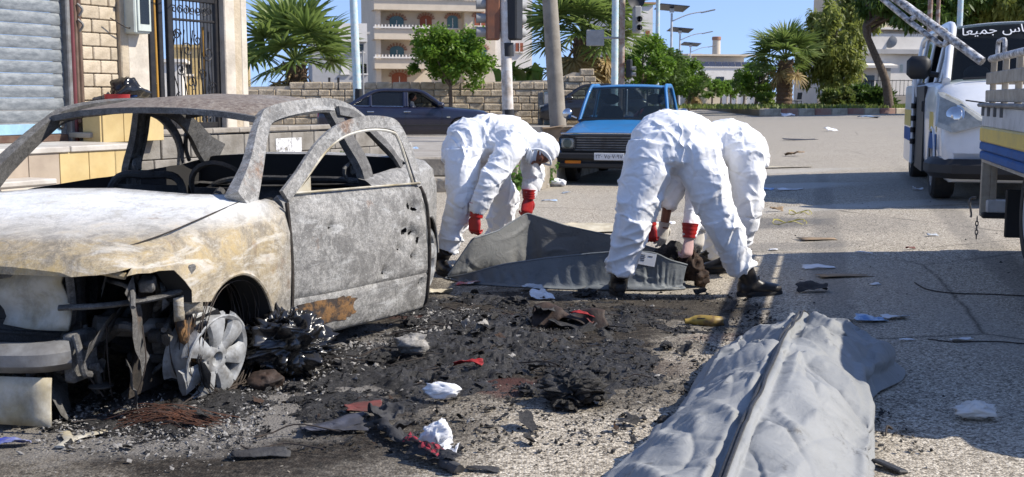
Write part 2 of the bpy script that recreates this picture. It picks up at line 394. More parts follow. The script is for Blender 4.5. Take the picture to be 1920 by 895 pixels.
# ---------------------------------------------------------------- burnt-out car
def burnt(name, zones=True, dark=0.0):
    n = NT(name); o = n.co
    a = n.noise(1.6, 8, .68, dist=.4); f = n.noise(34, 9, .82); m = n.noise(7.5, 10, .76, dist=.8); sp = n.noise(150, 4, .75)
    c = n.mix(n.ramp(a, [(.3, 0), (.62, 1)]), (.275, .265, .245), (.14, .14, .135))
    c = n.mix(n.ramp(f, [(.42, 0), (.66, .85)]), c, (.50, .485, .455))
    c = n.mix(n.ramp(m, [(.49, 0), (.58, .62)]), c, (.11, .106, .10))
    streak = n.noise(3.0, 8, .72, co=n.mapping((1.2, 1.2, 5), (0, R(25), 0)), dist=1.0)
    c = n.mix(n.ramp(streak, [(.54, 0), (.66, .65)]), c, (.54, .54, .525))
    c = n.mix(n.ramp(sp, [(.50, 0), (.62, .65)]), c, (.075, .07, .065)); c = n.mix(n.ramp(n.vor(46, co=n.mix(.06, o, n.noise(9, 4, col=True))), [(.05, .7), (.16, 0)]), c, (.52, .52, .50))
    if zones:
        x, y, z = n.sep()
        # ochre scorch over the front wing
        zo = n.math('MULTIPLY', n.ramp(n.math('ADD', n.math('MULTIPLY', x, .5), n.math('MULTIPLY', n.math('SUBTRACT', a, .5), .5)), [(.30, 0), (.48, 1)]),
                    n.ramp(n.math('ADD', z, n.math('MULTIPLY', n.math('SUBTRACT', m, .5), .35)), [(.42, .5), (.60, 1), (.76, .55), (.83, 0)]))
        c = n.mix(n.math('MULTIPLY', zo, n.ramp(m, [(.3, 1), (.58, .3)])), c, (.46, .33, .13))
        c = n.mix(n.math('MULTIPLY', zo, n.ramp(streak, [(.5, 0), (.62, .75)])), c, (.55, .52, .46))
        # blue-white tone over the bonnet
        zh = n.math('MULTIPLY', n.ramp(n.math('MULTIPLY', x, .5), [(.42, 0), (.5, 1)]), n.ramp(z, [(.70, 0), (.79, 1)]))
        hc = n.mix(n.ramp(streak, [(.42, 0), (.60, 1)]), (.84, .86, .87), (.66, .67, .66)); hc = n.mix(n.ramp(m, [(.50, 0), (.64, .6)]), hc, (.52, .46, .35))
        c = n.mix(n.math('MULTIPLY', zh, .85), c, hc)
        # rust on the roof
        zr = n.math('MULTIPLY', n.ramp(z, [(.98, 0), (1.15, 1)]), n.ramp(n.math('ADD', m, n.math('MULTIPLY', x, .22)), [(.30, .25), (.50, 1)]))
        rc = n.mix(n.ramp(f, [(.4, 0), (.6, 1)]), (.11, .075, .055), (.27, .235, .195))
        c = n.mix(zr, c, rc)
    rs = n.noise(2.3, 8, .72, co=n.mapping(loc=(3.1, .4, 2)))
    c = n.mix(n.ramp(rs, [(.60, 0), (.68, .75)]), c, n.mix(n.ramp(f, [(.4, 0), (.6, 1)]), (.10, .045, .02), (.27, .14, .06)))
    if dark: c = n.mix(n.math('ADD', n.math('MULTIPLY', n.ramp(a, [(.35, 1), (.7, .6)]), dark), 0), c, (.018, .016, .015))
    n.out(c, n.ramp(f, [(.3, .5), (.7, .85)]), 0, .35)
    b1 = n.bump(f, .5, .014); n.bump(n.noise(4.5, 5, .6), .3, .05, b1); return n.m
burnt('burnt_paint'); burnt('burnt_door', False); burnt('sooty_metal', False, 1.0); burnt('half_burnt', False, .7)
mk('soot', (.014, .013, .012), .85, col2=(.045, .036, .028), scale=9, bump=.6, bscale=30, bdist=.02)
mk('alloy', (.44, .45, .45), .6, .2, col2=(.25, .25, .245), scale=14, bump=.5, bscale=25, bdist=.008, dirt=.85)
mk('rusty_wire', (.13, .05, .025), .8, .2, col2=(.07, .045, .035), scale=30)
mk('dark_wire', (.035, .03, .027), .75, .2, col2=(.06, .045, .035), scale=30)
mk('grey_steel', (.24, .24, .235), .6, .2, col2=(.12, .115, .11), scale=8, bump=.3, bscale=30, dirt=.8)
mk('pale_ash_metal', (.52, .50, .44), .75, .0, col2=(.36, .30, .18), scale=5, bump=.3, bscale=30, dirt=.7)

def section(w, zb, zt, crown=.035, sh=.16):
    half = [(0, zt + crown), (.45 * w, zt + crown * .85), (.75 * w, zt + crown * .4), (.9 * w, zt - .02), (.97 * w, zt - .07), (w, zt - sh),
            (1.0 * w, (zt + zb) * .5 + .05), (.99 * w, zb + .16), (.96 * w, zb + .06), (.9 * w, zb), (.5 * w, zb), (0, zb)]
    return half + [(-y, z) for (y, z) in half[-2:0:-1]]
def car_solid(mb, stations, dens=4, crown=.035, sh=.16):
    """stations: (x, half width, bottom, top[, crown]) -> closed body loft along x"""
    st = catmull([list(s[:4]) + [s[4] if len(s) > 4 else crown] for s in stations], (len(stations) - 1) * dens + 1)
    return mb.loft([[(s[0], y, z) for (y, z) in section(s[1], s[2], s[3], s[4], sh)] for s in st])

CAR_O = np.array([-1.67, 6.34]); CAR_RZ = math.atan2(-.97, -.24)
wreck = thing('burnt_car', 'burnt-out grey sedan with its windows gone and front door ajar, resting on bare rims', 'car', (CAR_O[0], CAR_O[1], 0), CAR_RZ)
mb = MB()
car_solid(mb, [(2.02, .66, .20, .60, .03), (1.93, .76, .14, .655), (1.7, .825, .09, .705), (1.325, .855, .07, .755), (.95, .862, .07, .79), (.5, .862, .07, .80, .02),
               (0, .866, .07, .81, .02), (-.5, .868, .07, .82, .02), (-1.0, .862, .08, .845, .02), (-1.35, .845, .1, .87, .03), (-1.65, .80, .13, .86, .03),
               (-1.84, .72, .2, .80, .03), (-1.93, .64, .26, .70, .02)], 5)
body = mb.build('body', [MAT['burnt_paint'], MAT['soot']], None, True, 35)
def C(): return MB()
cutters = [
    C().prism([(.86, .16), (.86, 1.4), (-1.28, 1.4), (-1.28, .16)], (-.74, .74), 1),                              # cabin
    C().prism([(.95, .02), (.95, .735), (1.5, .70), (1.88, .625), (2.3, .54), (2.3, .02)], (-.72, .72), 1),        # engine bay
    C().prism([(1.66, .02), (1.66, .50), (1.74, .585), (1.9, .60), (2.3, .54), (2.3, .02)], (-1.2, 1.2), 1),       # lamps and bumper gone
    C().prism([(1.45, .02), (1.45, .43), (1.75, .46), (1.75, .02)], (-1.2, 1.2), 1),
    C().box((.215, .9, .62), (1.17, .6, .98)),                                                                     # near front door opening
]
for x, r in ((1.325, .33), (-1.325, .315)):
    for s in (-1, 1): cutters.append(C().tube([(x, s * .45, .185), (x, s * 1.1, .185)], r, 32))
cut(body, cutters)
v = np_verts(body.data); nn = np_normals(body.data); p = v.copy()
d = fbm(p * 2.6, 3) * .018 + fbm(p * 9, 2) * .004
dent = -.035 * np.exp(-(((v[:, 0] + 1.55) / .2) ** 2 + ((v[:, 1] - .75) / .3) ** 2 + ((v[:, 2] - .62) / .16) ** 2))
out = (np.abs(v[:, 1]) > .77) | (v[:, 2] > .7)
set_verts(body.data, v + nn * ((d + dent) * out)[:, None]); body.data.shade_smooth(); body.data.set_sharp_from_angle(angle=R(38)); body.parent = wreck

# roof shell
xs = catmull([(.50, .50, 1.165, 1.205), (.25, .56, 1.20, 1.255), (-.2, .58, 1.215, 1.275), (-.6, .565, 1.20, 1.25), (-.84, .52, 1.16, 1.205)], 26)
g = []
for (x, w_, zs, zc) in xs:
    row = []
    for t in np.linspace(-1, 1, 25): row.append((x + .06 * (1 - t * t) * (1 if x > 0 else -1) * min(1, abs(x + .17) * 1.5), t * w_, zs + (zc - zs) * (1 - abs(t) ** 2.4)))
    g.append(row)
g = np.array(g); q = g.reshape(-1, 3); g[..., 2] += (fbm(q * 3.2, 3) * .016).reshape(g.shape[:2])
mb = MB(); mb.grid(g); roof = mb.build('roof', MAT['burnt_paint'], None, True, None)
m = roof.modifiers.new('s', 'SOLIDIFY'); m.thickness = .022; m.offset = -1; evaluated(roof); roof.parent = wreck
for s in (-1, 1):
    pth = catmull([(.98, s * .70, .775), (.78, s * .665, .93), (.55, s * .60, 1.10), (.36, s * .572, 1.178), (-.2, s * .59, 1.218), (-.62, s * .575, 1.185), (-.92, s * .60, 1.08), (-1.18, s * .655, .95), (-1.42, s * .70, .865)], 40)
    rr = np.interp(np.linspace(0, 1, 40), [0, .12, .25, .5, .72, .86, 1], [.085, .06, .048, .04, .05, .085, .12])
    MB().tube(pth, rr * 1.22, 4, up=(0, s, .35), sq=np.interp(np.linspace(0, 1, 40), [0, .6, 1], [.5, .42, .25]), ang0=math.pi / 4).build('roof_rail', MAT['burnt_door'] if s > 0 else MAT['half_burnt'], wreck, True, 35); MB().tube(pth + np.array([0, s * .012, -.035]) * np.interp(np.linspace(0, 1, 40), [0, .1, .9, 1], [.2, 1, 1, .2])[:, None], .009, 6).build('door_seal_flange', MAT['half_burnt'], wreck, True)
    b = MB(); pth = catmull([(-.34, s * .585, 1.2), (-.41, s * .66, 1.02), (-.46, s * .745, .82), (-.47, s * .77, .5), (-.46, s * .77, .15)], 16)
    b.tube(pth, np.linspace(.085, .12, 16), 4, up=(0, s, .2), sq=.3, ang0=math.pi / 4); b.tube(pth + np.array([.035, -s * .02, 0]), .014, 6); b.tube(pth + np.array([-.045, -s * .02, 0]), .016, 6)
    b.box((-.44, s * .70, .87), (.07, .05, .09), ch=.01); b.tube(catmull([(-.42, s * .69, .9), (-.36, s * .66, .86), (-.4, s * .66, .8), (-.44, s * .68, .78)], 10), .012, 6)
    b.build('door_pillar', MAT['half_burnt'], wreck, True, 40)
    b = MB(); b.tube(catmull([(-.36, s * .63, 1.185), (-.6, s * .635, 1.155), (-.82, s * .66, 1.05), (-.98, s * .71, .94), (-1.05, s * .755, .83)], 16), .036, 4, up=(0, s, .2), sq=.4, ang0=math.pi / 4)
    b.tube(catmull([(-.93, s * .64, 1.03), (-1.03, s * .70, .93), (-1.12, s * .73, .855)], 8), .014, 6)
    b.build('rear_door_frame', MAT['half_burnt'], wreck, True, 40)
for (x, z, nm) in ((.50, 1.16, 'front_header'), (-.84, 1.155, 'rear_header')):
    sg = 1 if x > 0 else -1
    pth = [(x + sg * .045 * (1 - t * t), t * .56, z + .045 * (1 - abs(t) ** 2.4) - .01) for t in np.linspace(-1, 1, 17)]
    MB().tube(pth, .052, 4, up=(0, 0, 1), sq=.4, ang0=math.pi / 4).build(nm, MAT['half_burnt'], wreck, True, 50)
# bonnet seam and lip
for s in (-1, 1): MB().tube(catmull([(.93, s * .70, .796), (1.3, s * .71, .758), (1.65, s * .69, .712), (1.9, s * .60, .668)], 16), .0035, 6).build('bonnet_seam', MAT['soot'], wreck, True)
pth = [(1.965 - .05 * t * t, t * .70, .625 - .035 * t ** 2 + .03 * (1 - t * t)) for t in np.linspace(-1, 1, 21)]
MB().tube(pth, .014, 6).build('bonnet_lip', MAT['burnt_paint'], wreck, True)
def body_w(x): return float(np.interp(x, [-1.93, -1.84, -1.65, -1.35, -1.0, 0, .95, 1.325, 1.7, 1.93], [.64, .72, .80, .845, .862, .866, .862, .855, .825, .76]))
for x, r, s, t0 in ((1.325, .333, 1, 50), (-1.325, .318, 1, 5), (1.325, .333, -1, 50), (-1.325, .318, -1, 5)):
    MB().tube([(x + r * math.cos(t), s * body_w(x + r * math.cos(t)), .185 + r * math.sin(t)) for t in np.linspace(R(t0), R(197 if x > 0 else 172), 36)], .009, 6).build('wheel_arch_lip', MAT['burnt_paint'], wreck, True)
# interior: cowl, seats, tunnel, parcel shelf
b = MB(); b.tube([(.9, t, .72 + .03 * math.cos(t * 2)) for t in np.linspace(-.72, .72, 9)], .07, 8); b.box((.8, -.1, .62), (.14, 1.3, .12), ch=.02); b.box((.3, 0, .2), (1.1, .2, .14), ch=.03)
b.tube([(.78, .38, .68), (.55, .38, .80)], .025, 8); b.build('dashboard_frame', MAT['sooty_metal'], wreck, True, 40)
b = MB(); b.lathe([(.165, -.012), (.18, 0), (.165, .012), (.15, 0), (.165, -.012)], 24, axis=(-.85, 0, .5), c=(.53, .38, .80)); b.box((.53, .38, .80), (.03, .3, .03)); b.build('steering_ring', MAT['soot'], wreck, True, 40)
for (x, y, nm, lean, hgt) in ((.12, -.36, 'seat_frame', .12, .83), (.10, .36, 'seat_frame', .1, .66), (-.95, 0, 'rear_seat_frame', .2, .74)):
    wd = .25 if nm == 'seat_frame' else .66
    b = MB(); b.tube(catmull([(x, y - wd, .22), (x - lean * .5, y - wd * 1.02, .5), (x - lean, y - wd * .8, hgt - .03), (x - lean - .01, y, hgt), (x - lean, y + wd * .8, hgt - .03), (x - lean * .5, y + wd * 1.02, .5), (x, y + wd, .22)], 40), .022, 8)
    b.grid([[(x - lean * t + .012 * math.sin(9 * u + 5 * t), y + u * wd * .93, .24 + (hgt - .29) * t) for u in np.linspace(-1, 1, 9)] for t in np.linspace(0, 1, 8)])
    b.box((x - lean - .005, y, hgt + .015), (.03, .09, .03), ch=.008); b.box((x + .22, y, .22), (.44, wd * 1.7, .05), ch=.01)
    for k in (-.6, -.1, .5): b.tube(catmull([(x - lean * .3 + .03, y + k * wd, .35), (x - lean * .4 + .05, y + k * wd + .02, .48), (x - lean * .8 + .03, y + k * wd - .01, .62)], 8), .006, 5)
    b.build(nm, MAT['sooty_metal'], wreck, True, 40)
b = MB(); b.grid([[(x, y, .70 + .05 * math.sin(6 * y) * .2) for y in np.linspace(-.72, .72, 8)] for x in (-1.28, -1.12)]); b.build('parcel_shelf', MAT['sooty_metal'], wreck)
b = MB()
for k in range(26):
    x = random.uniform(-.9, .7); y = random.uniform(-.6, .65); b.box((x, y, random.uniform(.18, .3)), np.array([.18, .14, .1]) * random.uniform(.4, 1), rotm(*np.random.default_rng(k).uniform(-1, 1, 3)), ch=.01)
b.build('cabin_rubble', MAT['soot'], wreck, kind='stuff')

# near front door, swung a little open
hinge = thing('door', None, None, (.772, .838, 0), R(-16)); hinge.parent = wreck; hinge.rotation_euler = (0, R(1.2), R(180 - 16) - math.pi)
# door space: u runs to the car's tail (local -x), w outward (+y)
def door_pt(u, z, w_): return (-u, w_, z - .055 * u)
zs = [.10, .115, .17, .3, .315, .33, .45, .6, .7, .77, .80]; bul = [-.035, -.005, .012, .026, .018, .030, .036, .032, .02, -.002, -.03]
zz = np.linspace(.10, .805, 44); ww = np.interp(zz, zs, bul)
g = np.array([[door_pt(u, z + .02 * u, w_ - .02 * (abs(u - .57) / .57) ** 6) for z, w_ in zip(zz, ww)] for u in np.linspace(.0, 1.14, 60)])
q = g.reshape(-1, 3); g[..., 1] += (fbm(q * np.array([3, 3, 4]), 3) * .012).reshape(g.shape[:2])
holes = [(1.0, .69, .028), (1.055, .67, .022), (.93, .56, .035), (1.0, .545, .018), (1.06, .50, .025), (.985, .42, .014), (.72, .36, .012), (.86, .47, .011), (.3, .63, .010), (1.07, .26, .012)]
for (u, z, r) in holes:
    dd = np.hypot(g[..., 0] + u, g[..., 2] - (z - .035 * u)); g[..., 1] -= .03 * np.exp(-(dd / (r * 1.9)) ** 2)
mb = MB(); mb.grid(g); panel = mb.build('door_panel', [MAT['burnt_door'], MAT['soot']], None, True, 45)
mo = panel.modifiers.new('s', 'SOLIDIFY'); mo.thickness = .05; mo.offset = -1; evaluated(panel)
if panel.data.polygons: pass
cc = []
for i, (u, z, r) in enumerate(holes):
    zc = z - .035 * u; th = np.linspace(0, 2 * math.pi, 11, endpoint=False); rr = r * (1 + .35 * np.sin(th * 2 + i) + .2 * np.sin(th * 5 + i * 2)) * .75
    cc.append(MB().prism([(-u + a * math.cos(t), zc + a * math.sin(t) * .8) for a, t in zip(rr, th)], (-.2, .2), 1))
cut(panel, cc); panel.data.shade_smooth(); panel.data.set_sharp_from_angle(angle=R(45)); panel.parent = hinge
fr = [(0.015, .80, -.02), (.14, .885, -.035), (.34, 1.02, -.075), (.55, 1.11, -.11), (.78, 1.155, -.13), (1.0, 1.155, -.135), (1.085, 1.12, -.13), (1.12, 1.0, -.09), (1.135, .82, -.03)]
pth = np.array([door_pt(u, z, w_) for u, z, w_ in catmull(fr, 48)])
b = MB(); b.tube(pth, .046, 4, up=(0, 1, .15), sq=.32, ang0=math.pi / 4); b.build('window_frame', MAT['burnt_door'], hinge, True, 35)
fr2 = [(.10, .815, -.03), (.22, .90, -.045), (.4, 1.01, -.08), (.58, 1.08, -.11), (.8, 1.115, -.125), (1.0, 1.11, -.125), (1.06, 1.06, -.11), (1.08, .82, -.035)]
pth = np.array([door_pt(u, z, w_ + .006) for u, z, w_ in catmull(fr2, 48)])
b = MB(); b.tube(pth, .008, 6); b.grid([[door_pt(.1 + .12 * a, .80 + .09 * a * c, -.03) for c in (0, 1)] for a in (0, .5, 1)]); b.build('window_channel', MAT['pale_ash_metal'], hinge, True, 50)
b = MB(); b.tube([door_pt(u, .812 + .018 * u, -.02) for u in np.linspace(.01, 1.13, 12)], .006, 6); b.build('sill_strip', MAT['pale_ash_metal'], hinge, True)
rp = NT('rust_patch'); f1 = rp.noise(14, 8, .7)
rp.out(rp.mix(rp.ramp(f1, [(.46, 0), (.58, 1)]), (.04, .03, .025), (.21, .11, .04)), .85); rp.bump(f1, .6, .02)
th = np.linspace(0, 2 * math.pi, 40, endpoint=False); k = np.random.default_rng(3).uniform(.85, 1.1, 40)
ctr = (.25, .225); poly = [(ctr[0] + .235 * math.copysign(abs(math.cos(t)) ** .6, math.cos(t)) * a, ctr[1] + .065 * math.copysign(abs(math.sin(t)) ** .6, math.sin(t)) * a) for t, a in zip(th, k)]
def on_door(u, z): return float(np.interp(z, zz, ww)) - .02 * (abs(u - .57) / .57) ** 6
b = MB(); rings = []
for f_ in (.02, .35, .7, 1.0):
    ring = []
    for (u, z) in poly:
        uu = ctr[0] + (u - ctr[0]) * f_; zq = ctr[1] + (z - ctr[1]) * f_; pt = door_pt(uu, zq + .02 * uu, on_door(uu, zq) + .0035)
        pt = (pt[0], pt[1] + float(fbm(np.array([[pt[0] * 3, (pt[1]) * 3, pt[2] * 4]]), 3)[0]) * .012, pt[2]); ring.append(pt)
    rings.append(ring)
b.loft(rings, False); b.build('rusted_patch', MAT['rust_patch'], hinge, True, None)

MB().tube([(.806, .845 + .022 * math.sin(math.pi * (z - .1) / .7), z) for z in np.linspace(.10, .775, 14)], .011, 6).build('door_gap', MAT['soot'], wreck, True)  # dark strip painting in the shadow line between wing and door
MB().tube([door_pt(1.147, z + .023, w_ - .012) for z, w_ in zip(zz[::3], ww[::3])], .010, 6).build('door_edge_shade', MAT['soot'], hinge, True)  # dark line painting in the shade along the door's rear edge
# bare rims
def rim(name, r, wd, spokes, seed, ragged):
    rg = np.random.default_rng(seed); b = MB()
    n = 72; th = np.linspace(0, 2 * math.pi, n, endpoint=False)
    prof = [(r * .98, -wd * .95), (r * 1.02, -wd * .9), (r * .9, -wd * .75), (r * .86, -.03), (r * .9, -.008), (r * 1.0, 0), (r * .985, .006), (r * .9, .0), (r * .84, -.03), (r * .86, -wd * .7), (r * .98, -wd * .95)]
    th2 = np.linspace(R(75), R(75 + (250 if ragged else 360)), 60)
    rings = [[(a * math.cos(t), a * math.sin(t), h) for (a, h) in prof] for t in th2]
    b.loft(np.array(rings), ragged)
    b.lathe([(.001, -.02), (.03, -.018), (.033, .004), (.055, .006), (.075, -.004), (.078, -.05), (.001, -.05)], 24)
    for k in range(spokes):
        t0 = 2 * math.pi * k / spokes + .2; rows = []
        for u in np.linspace(0, 1, 8):
            rad = .055 + (r * (1.0 if not ragged else rg.uniform(.96, 1.03)) - .055) * u; wi = .030 + .035 * u ** 1.6; zc = .012 * math.sin(u * 3.0) - .006 * u
            e = np.array([math.cos(t0), math.sin(t0)]); fcr = np.array([-e[1], e[0]])
            rows.append([(*(e * rad + fcr * s * wi), zc + dz) for s, dz in ((-1, -.022), (-.85, -.002), (-.25, .006), (.25, .006), (.85, -.002), (1, -.022), (.5, -.034), (-.5, -.034))])
        b.loft(rows)
    for k in range(4): a = 2 * math.pi * k / 4 + .5; b.cyl((.055 * math.cos(a), .055 * math.sin(a), -.01), (.055 * math.cos(a), .055 * math.sin(a), .008), .008, n=8)
    return b.mesh(name, MAT['alloy'], True, 35)
front_rim = rim('rim', .192, .13, 7, 2, True); rear_rim = rim('rim', .225, .16, 7, 5, False)
def put_rim(me, x, y, z, steer, camber, spin):
    o = link('rim', me, wreck); s = 1 if y > 0 else -1
    zax = Vector((math.sin(steer), s * math.cos(steer), camber)).normalized(); q = Vector((0, 0, 1)).rotation_difference(zax)
    o.rotation_mode = 'QUATERNION'; o.rotation_quaternion = q @ Quaternion((0, 0, 1), spin); o.location = (x, y, z); return o
put_rim(front_rim, 1.42, .80, .172, R(11), -.2, .9); put_rim(rear_rim, -1.33, .80, .215, R(4), -.05, .4)
put_rim(rear_rim, 1.31, -.79, .205, 0, .0, 1.2); put_rim(rear_rim, -1.33, -.79, .205, 0, 0, .1)
b = MB(); b.lathe([(.001, 0), (.135, 0), (.135, .02), (.06, .02), (.06, .05), (.001, .05)], 28, axis=(0, 1, 0), c=(1.31, .60, .21)); b.box((1.43, .60, .27), (.10, .10, .13), ch=.02)
b.build('brake_disc', MAT['rust_patch'], wreck, True, 35)
# steel cords left of the burnt tyre
for (x, y, z, rr, n_, nm) in ((1.30, .74, .23, .30, 26, 'tyre_wire'), (-1.33, .72, .21, .24, 9, 'tyre_wire')):
    b = MB()
    for k in range(n_):
        a = np.linspace(0, 2 * math.pi, 40) + random.uniform(0, 6); r_ = rr * random.uniform(.82, 1.03); tl = random.uniform(-.2, .25); ex = random.uniform(.85, 1.1)
        pts = np.stack([x - .02 + r_ * np.cos(a) * ex, y + .06 * random.uniform(-1, 1) + tl * r_ * np.sin(a) * .5 + .01 * np.sin(a * 3 + k), np.maximum(.01, z + .02 + r_ * np.sin(a) * .92)], 1)
        b.tube(pts, .0022, 4, cap=False)
    b.build(nm, MAT['dark_wire'], wreck)
for s in (-1, 1):
    MB().grid([[(x, s * (.60 + .04 * math.sin(3 * x + 4 * z)), z) for z in np.linspace(.06, .72 - .1 * max(0, x - 1.3), 6)] for x in np.linspace(.93, 1.72, 8)]).build('wing_shade_liner', MAT['soot'], wreck, True, None)  # dark sheets added to stop light shining through the engine bay
b = MB(); b.box((1.70, -.12, .36), (.05, .98, .44), ch=.01)  # dark core added to keep the space behind the bumper in shade
for k in range(9): b.box((1.73, -.12, .17 + k * .047), (.02, .94, .012))
b.build('radiator', MAT['sooty_metal'], wreck)
# front structure: crash beam, lamp cross member, radiator support, subframe, hoses
b = MB(); pth = catmull([(1.95, .47, .29), (2.03, .36, .285), (2.07, 0, .285), (2.03, -.42, .285), (1.93, -.60, .29)], 30); b.tube(pth, .072, 8, up=(0, 0, 1), sq=.8, ang0=.39)
b.build('crash_beam', MAT['grey_steel'], wreck, True, 40)
b = MB(); b.box((1.88, .47, .27), (.16, .05, .19), ch=.01); b.cyl((1.89, .50, .31), (1.89, .53, .31), .016); b.cyl((1.86, .50, .22), (1.86, .53, .22), .016); b.tube(catmull([(1.95, .5, .36), (1.97, .53, .30), (1.95, .53, .22), (1.9, .52, .2)], 12), .015, 8); b.build('beam_bracket', MAT['half_burnt'], wreck, True, 40)
b = MB(); b.grid([[(2.06 - .05 * abs(y) + .02 * math.sin(7 * z + y * 3), y, z) for z in np.linspace(.03, .215, 6)] for y in np.linspace(-.5, .45, 14)]); o = b.build('valance_panel', MAT['pale_ash_metal'], wreck, True, None)
mo = o.modifiers.new('s', 'SOLIDIFY'); mo.thickness = .012
b = MB(); b.grid([[(1.88 - .05 * a + .02 * math.sin(9 * c + a * 4), .42 - .34 * a + .02 * math.sin(7 * c), .36 + .25 * c) for c in np.linspace(0, 1, 9)] for a in np.linspace(0, 1, 6)]); o = b.build('radiator_support', MAT['pale_ash_metal'], wreck, True, 40); mo = o.modifiers.new('s', 'SOLIDIFY'); mo.thickness = .012
b = MB(); rg = np.random.default_rng(12)
for k in range(34):
    c0 = V3((rg.uniform(1.35, 1.86), rg.uniform(.05, .74), rg.uniform(.10, .55))); d0 = rg.normal(size=3); d0 /= np.linalg.norm(d0); L = rg.uniform(.06, .22); e0 = rg.normal(size=3) * .05
    if k % 2: b.tube(catmull([c0 - d0 * L, c0 + e0, c0 + d0 * L], 10), rg.uniform(.006, .022), 7, sq=rg.uniform(.3, 1))
    else: b.grid([[c0 + d0 * L * a + np.cross(d0, e0 / .05) * .05 * c_ + .02 * math.sin(5 * a + 4 * c_) for c_ in np.linspace(-1, 1, 4)] for a in np.linspace(-1, 1, 7)])
b.build('engine_bay_scrap', MAT['half_burnt'], wreck, True, 40, kind='stuff')
b = MB(); b.box((1.80, -.1, .57), (.06, .9, .06), ch=.012); b.box((1.80, -.1, .2), (.06, .9, .06), ch=.012); b.build('radiator_crossmember', MAT['half_burnt'], wreck)
b = MB(); b.tube(catmull([(1.93, .42, .46), (1.86, .58, .465), (1.74, .70, .475), (1.62, .79, .50)], 18), .024, 8, up=(0, 0, 1), sq=.5); b.box((1.63, .80, .53), (.05, .05, .14), ch=.008)
b.box((1.75, .69, .535), (.08, .06, .05), rotm(0, .2, .4), ch=.008); b.build('lamp_bracket', MAT['half_burnt'], wreck, True, 40)
b = MB(); b.grid([[(1.585 + .08 * a, .835 + .02 * math.sin(8 * a) - .06 * a, .41 + .095 * c - .03 * a) for c in np.linspace(0, 1, 5)] for a in np.linspace(0, 1.2, 7)]); o = b.build('wing_bracket', MAT['burnt_paint'], wreck, True, None)
mo = o.modifiers.new('s', 'SOLIDIFY'); mo.thickness = .01
b = MB(); b.tube(catmull([(1.75, .45, .36), (1.6, .58, .33), (1.4, .60, .30), (1.1, .58, .3)], 16), .045, 8, up=(0, 0, 1), sq=.9, ang0=.39); b.build('chassis_rail', MAT['grey_steel'], wreck, True, 40)
b = MB(); b.box((1.35, -.05, .42), (.5, .55, .34), ch=.05); b.box((1.3, -.05, .62), (.34, .4, .08), ch=.03); b.cyl((1.55, .2, .4), (1.66, .2, .4), .08, n=16); b.cyl((1.6, -.15, .35), (1.68, -.15, .35), .1, n=16)
for k in range(4): b.cyl((1.5, -.2 + k * .11, .56), (1.66, -.22 + k * .12, .5), .025, n=8)
b.build('engine_block', MAT['sooty_metal'], wreck, True, 40)
b = MB()
for (a_, c_) in (((1.35, .62, .52), (1.40, .70, .14)), ((1.12, .6, .25), (1.32, .72, .16)), ((1.6, .5, .2), (1.34, .72, .15))): b.cyl(a_, c_, .022, n=8)
b.sphere((1.35, .6, .5), (.07, .07, .1)); b.cyl((1.62, .62, .30), (1.62, .66, .30), .03); b.sphere((1.80, .50, .13), (.05, .05, .012)); b.cyl((1.80, .50, .12), (1.82, .49, .25), .012); b.build('suspension_arm', MAT['sooty_metal'], wreck, True, 40)
b = MB()
for k in range(9):
    x0, y0 = random.uniform(1.45, 1.85), random.uniform(.35, .72); z0 = random.uniform(.35, .5)
    pts = catmull([(x0, y0, z0), (x0 + random.uniform(-.05, .05), y0 + random.uniform(-.03, .06), z0 * .6), (x0 + random.uniform(-.08, .1), y0 + random.uniform(-.05, .08), random.uniform(.02, .1))], 10); b.tube(pts, random.uniform(.002, .005), 5)
b.build('hanging_cable', MAT['dark_wire'], wreck, kind='stuff')
b = MB(); b.box((1.55, .735, .33), (.12, .04, .12), rotm(.1, .3, .1), ch=.015); b.cyl((1.5, .72, .2), (1.5, .76, .2), .035, n=10); b.build('rusty_bracket', MAT['rust_patch'], wreck, True, 40)

# ---------------------------------------------------------------- people in white coveralls
n = NT('coverall_white'); f = n.noise(38, 6, .65); g_ = n.noise(9, 6, .6, dist=.8)
n.out(n.mix(n.ramp(n.noise(3.2, 6, .65), [(.5, 0), (.72, .5)]), (.80, .81, .83), (.56, .54, .50)), .55, 0, .3)
b1 = n.bump(f, .12, .004); n.bump(n.ramp(n.vor(13, co=n.mix(.25, n.co, n.noise(4, 3, col=True)), feature='DISTANCE_TO_EDGE'), [(0, 0), (.5, 1)]), .35, .012, b1)
n.b.inputs['Subsurface Weight'].default_value = 0.0
mk('glove_red', (.42, .018, .015), .42, col2=(.30, .012, .012), scale=14, bump=.25, bscale=90, bdist=.003, spec=.5)
mk('glove_latex', (.66, .63, .58), .45, col2=(.56, .52, .47), scale=14, bump=.3, bscale=60, bdist=.004)
mk('glove_pink', (.62, .42, .40), .45, col2=(.5, .33, .31), scale=14, bump=.3, bscale=60, bdist=.004)
mk('skin', (.20, .085, .05), .55, col2=(.15, .06, .035), scale=20, bump=.2, bscale=120, bdist=.002)
mk('boot_leather', (.012, .011, .011), .38, col2=(.03, .026, .024), scale=18, bump=.35, bscale=50, bdist=.005, dirt=.12)
mk('boot_sole', (.02, .019, .018), .8, bump=.3)
mk('mask_white', (.72, .74, .76), .6, col2=(.62, .64, .66), scale=20, bump=.3, bscale=50)

